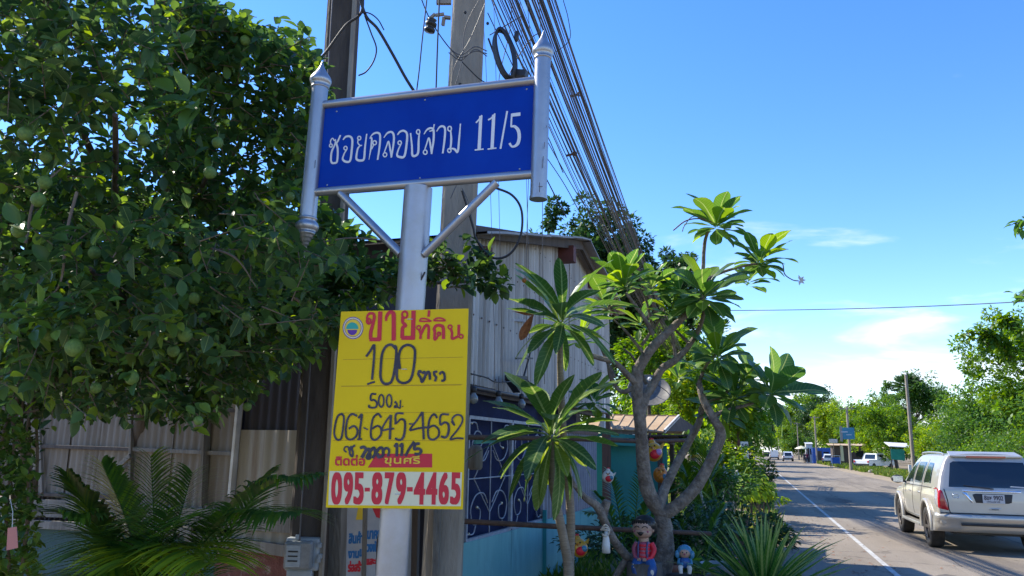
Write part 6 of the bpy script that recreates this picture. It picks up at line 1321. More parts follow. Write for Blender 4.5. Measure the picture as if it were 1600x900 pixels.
# dark litter on the asphalt
q = onz(1229, 820, .02); mp_ = MB().add([q + Vector((.1 * math.cos(t) * (1 + .3 * math.sin(3 * t)), .16 * math.sin(t), 0)) for t in [k * .5 for k in range(12)]], [tuple(range(12))]); mp_.add([q + Vector((-.02, 0, .03)), q + Vector((.07, .02, .035)), q + Vector((.05, .12, .01)), q + Vector((-.05, .1, .012))], [(0, 1, 2, 3)])
tag(mp_.obj('litter', 'white'), 'scrap of white litter lying on the shaded asphalt', 'litter')

# ================================================================== SUV
def build_suv():
    CX, CY = 4.01, 15.8; t = thing('suv', 'dusty champagne SUV driving away along the road', 'car', (CX, CY, 0)); O = Vector((CX, CY, 0))
    HW = .90
    st = [0.0, .05, .30, .8, 1.5, 2.1, 2.62, 3.02, 3.50, 3.62, 4.0, 4.35, 4.58, 4.66]
    rings = []
    for i, yy in enumerate(st):
        e = 1.0
        if yy < .06: e = .95 if yy == 0 else .985
        if yy > 4.3: e = {4.35: .97, 4.58: .88, 4.66: .80}[yy]
        if yy <= 2.62: belt, wt, rt, rw, ww, rc = 1.09, 1.58, 1.70, .60, .715, 1.735
        elif yy == 3.02: belt, wt, rt, rw, ww, rc = 1.085, 1.42, 1.50, .58, .735, 1.53
        elif yy == 3.50: belt, wt, rt, rw, ww, rc = 1.06, 1.10, 1.13, .62, .80, 1.15
        else:
            h = {3.62: 1.07, 4.0: 1.04, 4.35: .99, 4.58: .90, 4.66: .80}[yy]; belt, wt, rt, rw, ww, rc = h - .07, h - .03, h, .6, .80, h + .02
        zb_ = .40 if yy < 4.5 else .42
        half = [(0, zb_), (.55, zb_), (.82 * e, zb_ + .02), (HW * e * .985, .52), (HW * e, .72), (HW * e * .995, .92), (HW * e * .965, belt), (ww * e + .02, (belt + wt) / 2 * 1.0), (ww * e - .02, wt), (rw * e, rt), (rw * .55 * e, (rt + rc) / 2 + .005), (0, rc)]
        if yy <= 2.62 or yy == 3.02: half[7] = ((HW * .965 * e + ww * e) / 2 + .008, (belt + wt) / 2)
        ring_ = []
        k = {0.0: 1, .05: .95, .30: .45, .8: .0}.get(yy, 0)
        for xx, z in half: ring_.append((xx, yy + k * .26 * max(0, (z - 1.05) / .65) + (.03 if z < .5 and yy < .1 else 0), z))
        full = ring_ + [(-a, b, c) for a, b, c in ring_[-2:0:-1]]; rings.append(full)
    n_ = len(rings[0]); bm = bmesh.new(); V = [[bm.verts.new(p) for p in r_] for r_ in rings]
    for i in range(len(V) - 1):
        for j in range(n_): bm.faces.new((V[i][j], V[i][(j + 1) % n_], V[i + 1][(j + 1) % n_], V[i + 1][j]))
    half_n = 12
    for E_ in (V[0], V[-1]):
        for j in range(half_n - 1):
            a, b = E_[j], E_[j + 1]; c = E_[(n_ - (j + 1)) % n_]; d = E_[(n_ - j) % n_]
            fs_ = [a, b, c, d]; fs_ = [v for i, v in enumerate(fs_) if v not in fs_[:i]]
            if len(fs_) > 2: bm.faces.new(fs_)
    bmesh.ops.recalc_face_normals(bm, faces=bm.faces)
    me = bpy.data.meshes.new('body'); bm.to_mesh(me); bm.free(); bo = bpy.data.objects.new('body', me); C.objects.link(bo)
    cl = me.attributes.get('crease_edge') or me.attributes.new('crease_edge', 'FLOAT', 'EDGE')
    for e in me.edges:
        a, b = (me.vertices[v].co for v in e.vertices)
        w_ = 0
        if a.y < .3 and b.y < .3 and max(a.y, b.y) < .28 and abs(a.y - b.y) < .3: w_ = .45
        if a.z > 1.0 and abs(a.z - b.z) < .03 and abs(a.x) > .8: w_ = max(w_, .5)
        if abs(a.x) > .5 and 1.65 < a.z and abs(a.z - b.z) < .02: w_ = max(w_, .35)
        cl.data[e.index].value = w_
    ss = bo.modifiers.new('s', 'SUBSURF'); ss.levels = 3; ss.render_levels = 3
    axles = (0.92, 3.74); cut = []
    for ya in axles:
        for s_ in (-1, 1):
            c = MB().tube([(s_ * .62, ya, .40), (s_ * 1.2, ya, .40)], .43, 40).obj('cut', 'paint', loc=(0, 0, 0)); b_ = bo.modifiers.new('b', 'BOOLEAN'); b_.object = c; b_.operation = 'DIFFERENCE'; b_.solver = 'EXACT'; cut.append(c)
    bpy.context.view_layer.update(); dg = bpy.context.evaluated_depsgraph_get(); nm = bpy.data.meshes.new_from_object(bo.evaluated_get(dg)); nm.name = 'body'
    for c in cut: bpy.data.objects.remove(c)
    bpy.data.objects.remove(bo); nm.materials.clear(); nm.materials.append(M['paint']); body = bpy.data.objects.new('body', nm); C.objects.link(body); body.parent = t
    nm.polygons.foreach_set('use_smooth', [True] * len(nm.polygons)); nm.set_sharp_from_angle(angle=R(38))
    bvh = BVHTree.FromPolygons([v.co for v in nm.vertices], [tuple(p.vertices) for p in nm.polygons])
    def hit(o, d):
        r_ = bvh.ray_cast(Vector(o), Vector(d)); return (r_[0], r_[1]) if r_[0] else (None, None)
    def patch(name, quad, axis, m, par=None, off=.006, nx=10, ny=8, edge=True, rnd_=0.0):
        """panel laid on the body skin; quad in the two free coordinates"""
        mb = MB(); P = []
        for j in range(ny + 1):
            for i in range(nx + 1):
                u, v = i / nx, j / ny; a = Vector(quad[0]).lerp(Vector(quad[1]), u); b = Vector(quad[3]).lerp(Vector(quad[2]), u); q = a.lerp(b, v)
                if axis == 'L': o_, d_ = (-2, q.x, q.y), (1, 0, 0)
                elif axis == 'R': o_, d_ = (2, q.x, q.y), (-1, 0, 0)
                else: o_, d_ = (q.x, -1, q.y), (0, 1, 0)
                p, nn_ = hit(o_, d_)
                if p is None: p = Vector(o_) + Vector(d_) * 1.1; nn_ = -Vector(d_)
                on = off if (0 < i < nx and 0 < j < ny) or not edge else -.004
                P.append(O + p - Vector(d_).normalized() * on)
        return mb.add(P, [(j * (nx + 1) + i, j * (nx + 1) + i + 1, (j + 1) * (nx + 1) + i + 1, (j + 1) * (nx + 1) + i) for j in range(ny) for i in range(nx)], True).obj(name, m, par or t)
    def seam(pts, axis, m='carblack', r_=.006, name='seam', par=None, off=.0):
        P = []
        for q in catmull([Vector((a, b, 0)) for a, b in pts], 6):
            o_, d_ = ((-2, q.x, q.y), (1, 0, 0)) if axis == 'L' else ((2, q.x, q.y), (-1, 0, 0)) if axis == 'R' else ((q.x, -1, q.y), (0, 1, 0)); p, nn_ = hit(o_, d_)
            if p: P.append(O + p - Vector(d_) * off)
        return MB().tube(P, r_, 6).obj(name, m, par or t)
    for ax in ('L', 'R'):
        patch('side_window', [(2.26, 1.115), (3.12, 1.105), (2.74, 1.52), (2.26, 1.575)], ax, 'glass'); patch('side_window', [(1.40, 1.125), (2.18, 1.115), (2.18, 1.575), (1.40, 1.58)], ax, 'glass'); patch('side_window', [(.58, 1.15), (1.30, 1.125), (1.30, 1.575), (.80, 1.56)], ax, 'glass')
        seam([(2.22, 1.60), (2.22, 1.2), (2.22, .8), (2.22, .52)], ax); seam([(1.34, 1.60), (1.34, 1.1), (1.40, .9), (1.36, .62)], ax); seam([(3.18, 1.08), (3.20, .9), (3.16, .6), (3.12, .50)], ax); seam([(1.36, .50), (2.2, .49), (3.12, .50)], ax)
        seam([(.5, 1.10), (1.5, 1.095), (3.1, 1.085)], ax, 'carblack', .006, 'belt_moulding', off=.004)
        for yy in (1.50, 2.40): patch('door_handle', [(yy, .955), (yy + .16, .955), (yy + .16, .99), (yy, .99)], ax, 'paintlow', off=.022, nx=6, ny=3)
        s_ = -1 if ax == 'L' else 1
        mr_ = MB().ball(O + Vector((s_ * 1.02, 3.05, 1.17)), (.13, .07, .085), 14, 9); mr_.bar(O + Vector((s_ * .86, 3.05, 1.12)), O + Vector((s_ * .98, 3.05, 1.13)), .05, .04); mr_ = mr_.obj('door_mirror', 'carblack', t)
        MB().box(O + Vector((s_ * 1.02, 2.985, 1.17)), (.19, .01, .12)).obj('mirror_glass', 'chrome', mr_)
        MB().bar(O + Vector((s_ * .88, 1.42, .37)), O + Vector((s_ * .88, 3.24, .37)), .16, .06).obj('side_step', 'paintlow', t, bevel=.02)
        rl_ = MB().tube(catmull([O + Vector((s_ * .60, .55, 1.69)), O + Vector((s_ * .60, .75, 1.725)), O + Vector((s_ * .59, 1.7, 1.74)), O + Vector((s_ * .57, 2.5, 1.725)), O + Vector((s_ * .56, 2.65, 1.69))], 6), .018, 8); rl_.obj('roof_rail', 'paintlow', t)
        for ya in axles:
            P = [O + Vector((s_ * .915, ya + .455 * math.cos(a), .40 + .455 * math.sin(a))) for a in [R(-8) + R(196) * k / 20 for k in range(21)]]
            fl_ = MB(); fl_.tube(P, .036, 8); fl_.obj('arch_flare', 'paint', t)
            w0 = thing_wheel(t, O + Vector((s_ * .80, ya, .37)), s_)
        # wrap-round tail lamp: red inner, clear outer
        lo = -1 if ax == 'L' else 1
        patch('tail_lamp', [(lo * .885, .76), (lo * .70, .72), (lo * .79, 1.07), (lo * .865, 1.12)], 'B', 'redlens', off=.022, nx=8, ny=10)
        P_ = [(.02, .76), (.19, .80), (.20, 1.05), (.12, 1.13)] ; patch('lamp_side', P_, ax, 'clearlens', off=.014, nx=8, ny=10)
    patch('rear_glass', [(-.71, 1.12), (.71, 1.12), (.60, 1.60), (-.60, 1.60)], 'B', 'glass', off=.008, nx=16, ny=10)
    seam([(-.76, 1.10), (-.72, .9), (-.70, .72), (-.60, .665), (0, .655), (.60, .665), (.70, .72), (.72, .9), (.76, 1.10)], 'B', r_=.009)
    patch('chrome_strip', [(-.46, 1.055), (.46, 1.055), (.45, 1.10), (-.50, 1.10)], 'B', 'chrome', off=.022, nx=12, ny=4)
    patch('plate_recess', [(-.30, .865), (.30, .865), (.34, 1.045), (-.36, 1.045)], 'B', 'carblack', off=.007, nx=8, ny=6)
    patch('chrome_corner', [(-.34, .865), (-.30, .865), (-.40, 1.055), (-.50, 1.055)], 'B', 'chrome', off=.018, nx=4, ny=6)
    pl_, _n = hit((0, -1, .95), (0, 1, 0)); pc = O + pl_ + Vector((0, -.022, 0))
    plt = MB().box(pc, (.34, .008, .150)).obj('number_plate', 'plate', t)
    text_obj('plate_number', '8ขห 9902', pc + Vector((-.145, -.0045, -.018)), (1, 0, 0), (0, 0, 1), .29, .075, 'marker', plt, .002); text_obj('plate_province', 'ปทุมธานี', pc + Vector((-.11, -.0045, -.066)), (1, 0, 0), (0, 0, 1), .20, .034, 'marker', plt, .001)
    patch('handle_recess', [(-.10, .755), (.12, .755), (.12, .805), (-.10, .805)], 'B', 'paintlow', off=.012, nx=4, ny=3); patch('handle_slot', [(-.08, .762), (.10, .762), (.10, .785), (-.08, .785)], 'B', 'carblack', off=.016, nx=4, ny=3)
    el_, _n = hit((-.58, -1, .985), (0, 1, 0)); MB().tube([O + el_ + Vector((.055 * math.cos(a), -.008, .036 * math.sin(a))) for a in [k * .4488 for k in range(15)]], .006, 5).obj('oval_emblem', 'chrome', t)
    patch('model_badge', [(.56, .975), (.72, .975), (.72, 1.0), (.56, 1.0)], 'B', 'chrome', off=.01, nx=4, ny=2)
    bpr = MB(); rows = []
    prof = [(.06, .36), (-.02, .38), (-.055, .46), (-.06, .54), (-.10, .58), (-.115, .64), (-.08, .672), (.02, .685)]
    for i in range(25):
        xx = -1 + 2 * i / 24; xb = xx * .93; cv = .16 * abs(xx) ** 5
        rows.append([O + Vector((xb, yy + cv, z)) for yy, z in prof])
    for s_ in (0, 24):
        pass
    side_l = [[p + Vector((-.005 if p.x < CX else .005, dy, 0)) for p in rows[0 if sd_ < 0 else 24]] for sd_ in (-1,) for dy in (.12, .28, .40)]
    rows2 = [[Vector((O.x - .925, p.y + dy, p.z)) for p in rows[0]] for dy in (.22, .10)] + rows + [[Vector((O.x + .925, p.y + dy, p.z)) for p in rows[-1]] for dy in (.10, .22)]
    vs = [v for r_ in rows2 for v in r_]; k_ = len(prof); bpr.add(vs, [(i * k_ + j, i * k_ + j + 1, (i + 1) * k_ + j + 1, (i + 1) * k_ + j) for i in range(len(rows2) - 1) for j in range(k_ - 1)], True)
    bpr.obj('rear_bumper', 'paintlow', t); MB().tube([O + Vector((-.55, -.075, .505)), O + Vector((.55, -.075, .505))], .022, 8).obj('bumper_grille', 'carblack', t); MB().tube([O + Vector((-.86, -.03, .69)), O + Vector((.86, -.03, .69))], .010, 6).obj('bumper_seam', 'carblack', t)
    MB().slab([O + Vector((-.58, .20, 1.66)), O + Vector((.58, .20, 1.66)), O + Vector((.55, .52, 1.735)), O + Vector((-.55, .52, 1.735))], (0, 0, 1), .03).obj('roof_spoiler', 'paint', t, bevel=.01)
    MB().box(O + Vector((0, .205, 1.668)), (.62, .03, .03)).obj('high_brake_light', 'redlens', t)
    wp_, _ = hit((.02, -1, 1.12), (0, 1, 0)); wq, _ = hit((-.44, -1, 1.17), (0, 1, 0)); MB().tube([O + wp_ + Vector((0, -.03, 0)), O + wq + Vector((0, -.025, 0))], [.012, .006], 6).obj('rear_wiper', 'carblack', t)
    patch('window_sticker', [(.26, 1.15), (.66, 1.13), (.66, 1.17), (.26, 1.19)], 'B', 'stickers', off=.016, nx=8, ny=2)
    MB().ball(O + Vector((-.38, .42, 1.40)), (.12, .06, .09), 12, 8).obj('headrest', 'cloth_dark', t)
    MB().box(O + Vector((0, 2.2, .36)), (1.2, 3.9, .10)).obj('underbody', 'carblack', t); MB().tube([O + Vector((.55, .0, .31)), O + Vector((.55, .6, .33))], .03, 10).obj('exhaust', 'carblack', t)
    for ya in axles: MB().tube([O + Vector((-.75, ya, .37)), O + Vector((.75, ya, .37))], .05, 8).obj('axle', 'carblack', t)
    MB().box(O + Vector((0, 4.67, .62)), (1.2, .03, .22)).obj('front_grille', 'chrome', t)
    patch_ws = [O + Vector(v) for v in ((-.66, 3.46, 1.14), (.66, 3.46, 1.14), (.56, 2.80, 1.62), (-.56, 2.80, 1.62))]; MB().add(patch_ws, [(0, 1, 2, 3)]).obj('windscreen', 'glass', t)
    return t
def thing_wheel(t, c, s_, r=.37, wdt=.245):
    ax = Vector((s_, 0, 0)); h = wdt / 2
    w_ = MB().lathe([(r * .62, -h), (r * .80, -h), (r * .94, -h * .92), (r * .985, -h * .7), (r, -h * .4), (r, h * .4), (r * .985, h * .7), (r * .94, h * .92), (r * .80, h), (r * .66, h * .96), (r * .62, h * .6)], c, ax, 40).obj('wheel', 'rubber', t)
    MB().lathe([(r * .64, -h * .9), (r * .60, h * .2), (r * .60, h * .55), (r * .655, h * .9), (r * .64, h * .98), (r * .59, h * .80)], c, ax, 36).obj('rim', 'rim', w_)
    sp = MB().lathe([(.001, h * .78), (.06, h * .76), (.075, h * .62), (.075, h * .3)], c, ax, 14); x_, y_, z_ = basis(ax)
    for k in range(6):
        a = k * math.pi / 3; d_ = x_ * math.cos(a) + y_ * math.sin(a); sp.bar(c + ax * h * .62 + d_ * .05, c + ax * h * .72 + d_ * r * .6, .055, .03, up=ax)
    sp.obj('spokes', 'rim', w_); MB().lathe([(r * .6, h * .1), (.05, h * .05), (.001, h * .05)], c, ax, 24).obj('brake_disc', 'carblack', w_)
    return w_
build_suv()

# ================================================================== FAR ROAD SIDE
def far_car(px, y_, x_, L_, hgt, m, label, yaw=0, kind='car', nm='parked_car'):
    t = thing(nm, label, kind, (x_, y_, 0)); t.rotation_euler.z = 0; rz = Matrix.Rotation(yaw, 3, 'Z'); Wd = .88
    def T(p): return Vector((x_, y_, 0)) + rz @ Vector(p)
    if kind == 'pickup truck': prof = [(0, .45), (0, .98), (1.55, 1.0), (1.62, 1.0), (1.85, 1.62), (2.1, 1.70), (3.1, 1.70), (3.9, 1.12), (4.9, .98), (5.15, .8), (5.15, .45)]
    elif hgt > 1.9: prof = [(0, .4), (0, hgt), (3.4, hgt), (4.2, 1.2), (4.7, 1.0), (4.75, .4)]
    else: prof = [(0, .4), (0, .95), (.25, 1.15), (.6, hgt - .08), (1.2, hgt), (2.6, hgt - .04), (3.4, 1.02), (4.3, .86), (4.5, .7), (4.5, .4)]
    n_ = len(prof); vs = []
    for yy, z in prof:
        w_ = Wd if z < 1.02 else Wd * .82
        vs += [T((-w_, yy, z)), T((w_, yy, z))]
    fs = [tuple(range(0, 2 * n_, 2))[::-1], tuple(range(1, 2 * n_, 2))] + [(2 * i, 2 * i + 1, 2 * ((i + 1) % n_) + 1, 2 * ((i + 1) % n_)) for i in range(n_)]
    MB().add(vs, fs).obj('body', m, t, bevel=.05)
    top = prof[4][1] if kind == 'pickup truck' else hgt
    if kind == 'pickup truck': wins = [((1.95, 1.15), (2.85, 1.15), (2.75, 1.58), (2.05, 1.58)), ((2.92, 1.15), (3.65, 1.12), (3.2, 1.55), (2.88, 1.58))]
    else: wins = [((.75, 1.0), (2.0, 1.0), (2.0, hgt - .12), (1.0, hgt - .12)), ((2.08, 1.0), (3.2, 1.0), (2.6, hgt - .14), (2.08, hgt - .12))]
    for wv in wins:
        for s_ in (-1, 1): MB().slab([T((s_ * (Wd * .86 + .03), a, b)) for a, b in wv], rz @ Vector((-s_, 0, 0)), .05).obj('side_window', 'glass', t)
    if kind != 'pickup truck': MB().slab([T((-.62, .1, 1.0)), T((.62, .1, 1.0)), T((.56, .30, hgt - .15)), T((-.56, .30, hgt - .15))], (0, -1, 0), .1).obj('rear_window', 'glass', t)
    else: MB().slab([T((-.6, 1.68, 1.1)), T((.6, 1.68, 1.1)), T((.55, 1.84, 1.58)), T((-.55, 1.84, 1.58))], rz @ Vector((0, -1, 0)), .04).obj('rear_window', 'glass', t)
    for s_ in (-1, 1): MB().box(T((s_ * .78, -.02, .82)), (.16, .06, .22), rz).obj('tail_light', 'redlens', t)
    MB().box(T((0, -.05, .5)), (1.7, .12, .2), rz).obj('bumper', 'carblack', t)
    for yy in (.9, prof[-1][0] - .9):
        for s_ in (-1, 1): MB().tube([T((s_ * .70, yy, .33)), T((s_ * .92, yy, .33))], .33, 20).obj('wheel', 'rubber', t)
    return t
def at_px(px, lat):
    r = ray(px, 705 + (px - 1175) * .0175); return lat * r.y / r.x
far_car(0, 150, 6.2, 4.5, 1.72, 'carwhite', 'white car far down the road, nearest of the distant ones', 0, 'car', 'distant_car')
far_car(0, 172, 4.4, 4.5, 2.0, 'carwhite', 'white van with dark rear window farther left than the white car', 0, 'van', 'distant_van')
far_car(0, 215, 3.6, 4.5, 1.6, 'carblack', 'small dark car farthest down the road', 0, 'car', 'distant_car')
far_car(0, 240, .9, 4.5, 1.6, 'carwhite', 'tiny pale car coming at the far end of the road', 0, 'car', 'distant_car')
far_car(0, 92, 11.2, 5, 1.7, 'carwhite', 'white pickup truck parked on the far verge', R(-38), 'pickup truck', 'pickup_truck')
far_car(0, 118, 10.2, 4.5, 1.5, 'carwhite', 'small white car parked by the blue stall', R(-12), 'car', 'parked_car')
def street_pole(px, lat, top_y, label, r_=.13, arms=True):
    y_ = at_px(px, lat); z_ = (705 - top_y) / F_PX * y_ * .97 + CAM_H; t = thing('street_pole', label, 'utility pole', (lat, y_, 0))
    MB().tube([(lat, y_, 0), (lat, y_, z_)], [r_ * 1.15, r_ * .8], 10).obj('shaft', 'conc', t)
    if arms: 
        MB().bar((lat - .7, y_, z_ - .25), (lat + .7, y_, z_ - .25), .09, .1).obj('crossarm', 'conc', t)
        for k in (-.55, 0, .55): MB().lathe([(.03, 0), (.06, .05), (.03, .08), (.06, .13), (.02, .17)], (lat + k, y_, z_ - .2), n=8).obj('insulator', 'woodd', t)
    return t
street_pole(1426, 9.6, 592, 'tall thin concrete pole standing just beyond the SUV', .105, False)
sp2 = street_pole(1328, 9.4, 638, 'concrete pole carrying the blue green shop sign')
street_pole(1276, 9.6, 652, 'concrete pole with crossarm by the parked pickup'); street_pole(1248, 9.6, 662, 'thin pole beside the blue stall')
street_pole(1217, 8.9, 680, 'far pole beside the distant white cars', .12, False)
y_ = at_px(1328, 9.4); s2 = thing('shop_sign', 'blue green rectangular shop sign fixed on the second far pole', 'sign', (9.2, y_ - .2, (705 - 686) / F_PX * y_ + 1.7))
MB().box((9.25, y_ - .2, (705 - 678) / F_PX * y_ + 1.7), (1.35, .12, 1.15)).obj('sign_panel', 'greensign', s2); MB().box((9.0, y_ - .275, (705 - 676) / F_PX * y_ + 1.7), (.6, .02, .06)).obj('sign_lettering', 'letter', s2); MB().box((9.4, y_ - .275, (705 - 680) / F_PX * y_ + 1.7), (.5, .02, .05)).obj('sign_lettering', 'letter', s2)
MB().slab([Vector((8.58, y_ - .27, (705 - 668) / F_PX * y_ + 1.7)), Vector((8.8, y_ - .27, (705 - 668) / F_PX * y_ + 1.7)), Vector((8.8, y_ - .27, (705 - 690) / F_PX * y_ + 1.75)), Vector((8.58, y_ - .27, (705 - 690) / F_PX * y_ + 1.75))], (0, 1, 0), .03).obj('sign_side', 'stone', s2)
# stalls, container, people, umbrella, tarps along the right verge
def boxy(nm, label, cat, x_, y_, sx, sy, sz, m, roofm=None):
    t = thing(nm, label, cat, (x_, y_, 0)); MB().box((x_, y_, sz / 2), (sx, sy, sz)).obj('wall', m, t, bevel=.02)
    if roofm: MB().slab([Vector((x_ - sx * .6, y_ - sy * .6, sz)), Vector((x_ + sx * .6, y_ - sy * .6, sz)), Vector((x_ + sx * .6, y_ + sy * .6, sz + .25)), Vector((x_ - sx * .6, y_ + sy * .6, sz + .25))], (0, 0, 1), .05).obj('roof', roofm, t)
    MB().box((x_ - sx * .15, y_ - sy / 2 - .01, sz * .42), (sx * .3, .03, sz * .75)).obj('door', 'woodd', t); MB().box((x_ + sx * .25, y_ - sy / 2 - .01, sz * .6), (sx * .3, .03, sz * .3)).obj('window', 'glass', t)
    return t
boxy('blue_stall', 'bright blue roadside stall behind the thin pole', 'stall', 10.4, 133, 2.6, 3, 2.4, 'bluebox')
boxy('white_kiosk', 'narrow white kiosk left of the blue stall', 'kiosk', 8.9, 137, 1.0, 2, 3.0, 'white', 'white')
boxy('small_shop', 'open fronted shop with white sign behind the pickup', 'shop', 12.4, 112, 4.6, 3, 2.6, 'woodd', 'rooftan')
ws = thing('white_sign', 'small white sign above the shop roof', 'sign', (10.2, 112, 2.9)); MB().box((10.2, 110, 3.2), (1.0, .1, .5)).obj('sign_panel', 'white', ws); MB().bar((10.2, 110, 0), (10.2, 110, 3.0), .06, .06).obj('sign_post', 'conc', ws)
ws = thing('feather_banner', 'upright pale green banner beside the shop', 'banner', (10.6, 104, 0)); MB().slab([Vector((10.4, 104, .7)), Vector((10.75, 104, .7)), Vector((10.7, 104, 2.5)), Vector((10.4, 104, 2.7))], (0, 1, 0), .02).obj('cloth', 'cream', ws); MB().bar((10.38, 104, 0), (10.38, 104, 2.7), .03, .03).obj('pole', 'conc', ws)
ch = thing('blue_cart', 'blue and white cart standing left of the pickup', 'cart', (9.4, 100, 0)); MB().box((9.4, 100, .8), (1.0, .8, .7)).obj('tray', 'bluebox', ch, bevel=.03)
for a_ in (-.45, .45): MB().bar((9.4 + a_, 99.6, 0), (9.4 + a_, 99.6, 1.35), .06, .06).obj('leg', 'white', ch); MB().tube([(9.4 + a_ * 1.2, 100, .28), (9.4 + a_ * 1.35, 100, .28)], .28, 14).obj('wheel', 'rubber', ch)
MB().bar((8.9, 99.6, 1.35), (9.9, 99.6, 1.35), .06, .06).obj('top_rail', 'white', ch)
def person(x_, y_, h, m_shirt, m_leg, label):
    t = thing('person', label, 'person', (x_, y_, 0)); k = h / 1.7; V_ = lambda a, b, c: Vector((x_ + a * k, y_ + b * k, c * k)); b = MB()
    for s_ in (-1, 1): b.tube(catmull([V_(s_ * .10, 0, .86), V_(s_ * .11, .02 * s_, .48), V_(s_ * .11, .04 * s_, .06)], 4), [.095 * k, .07 * k, .045 * k], 10); b.ball(V_(s_ * .11, -.05, .04), (.05 * k, .12 * k, .04 * k), 8, 6); b.tube(catmull([V_(s_ * .19, 0, 1.38), V_(s_ * .25, .03, 1.10), V_(s_ * .22, -.10, .86)], 4), [.05 * k, .04 * k, .028 * k], 8); b.ball(V_(s_ * .22, -.12, .80), (.03 * k, .04 * k, .07 * k), 8, 6)
    b.tube(catmull([V_(0, 0, .84), V_(0, 0, 1.05), V_(0, 0, 1.36), V_(0, 0, 1.46), V_(0, 0, 1.56)], 4), [.15 * k, .14 * k, .18 * k, .07 * k, .055 * k], 12); b.ball(V_(0, -.01, 1.62), (.078 * k, .09 * k, .11 * k), 12, 9); b.obj('body', 'skin', t)
    s2_ = MB().tube(catmull([V_(0, 0, .86), V_(0, 0, 1.1), V_(0, 0, 1.36), V_(0, 0, 1.46)], 4), [.165 * k, .155 * k, .195 * k, .09 * k], 12); [s2_.tube([V_(s_ * .17, 0, 1.40), V_(s_ * .235, .02, 1.20)], [.062 * k, .058 * k], 8) for s_ in (-1, 1)]; s2_.obj('shirt', m_shirt, t)
    tr_ = MB(); [tr_.tube(catmull([V_(s_ * .09, 0, .92), V_(s_ * .11, .02 * s_, .48), V_(s_ * .11, .04 * s_, .10)], 4), [.115 * k, .085 * k, .065 * k], 10) for s_ in (-1, 1)]; tr_.obj('trousers', m_leg, t); MB().ball(V_(0, .015, 1.66), (.085 * k, .095 * k, .09 * k), 12, 8).obj('hair', 'black', t)
person(8.35, 134, 1.68, 'cloth_red', 'cloth_dark', 'person in a red shirt standing by the white kiosk'); person(7.75, 130, 1.6, 'cloth_dark', 'cloth_dark', 'person in dark clothes at the road side left of the red shirt')
um = thing('market_umbrella', 'pale market umbrella over the people by the kiosk', 'umbrella', (7.7, 136, 0)); MB().tube([(7.7, 136, 0), (7.7, 136, 2.5)], .03, 6).obj('pole', 'conc', um)
MB().lathe([(.02, .5), (.5, .38), (1.1, .05), (1.12, 0)], (7.7, 136, 2.2), n=10).obj('canopy', 'cream', um)
gt = thing('green_tarp_shelter', 'shelter with white roof and green tarp in the bushes', 'shelter', (12.6, 78, 0)); MB().slab([Vector((11.8, 77, 2.3)), Vector((13.9, 77, 2.2)), Vector((13.9, 80, 2.6)), Vector((11.8, 80, 2.7))], (0, 0, 1), .06).obj('roof', 'white', gt); MB().slab([Vector((11.9, 77.2, 1.2)), Vector((13.0, 77.2, 1.1)), Vector((13.0, 77.2, 2.1)), Vector((11.9, 77.2, 2.1))], (0, 1, 0), .04).obj('tarp', 'tarp', gt)
for a_ in (11.9, 13.8): MB().bar((a_, 77.3, 0), (a_, 77.3, 2.25), .08, .08).obj('leg', 'woodd', gt)
wu = thing('white_wall', 'small white wall piece under the green tarp shelter', 'wall', (12.2, 64, 0)); MB().box((11.8, 66, .45), (1.0, .2, .9)).obj('block', 'white', wu)
for i in range(5):
    y_ = 40 + i * 9; c = Vector((10.0 + .5 * (i % 2), y_, 0)); tag(MB().ball(c + Vector((0, 0, .1)), (.28, .22, .2), 9, 6).obj('verge_stone', 'stone'), ('nearest', 'second nearest', 'middle', 'second farthest', 'farthest')[i] + ' rough stone half sunk in the sandy verge', 'stone', 'stones along the sandy verge')
# wire across the sky on the right
P = []
for i in range(41):
    t_ = i / 40; px = 1100 + 720 * t_; py = 485 - 26 * t_ ** 1.8 - 3 * t_ + 2 * math.sin(3 * t_); P.append(ony(px, py, 24 + 10 * (1 - t_)))
tag(MB().tube(P, .016, 5).obj('street_cable', 'cable'), 'single cable stretched across the open sky on the right', 'cable')

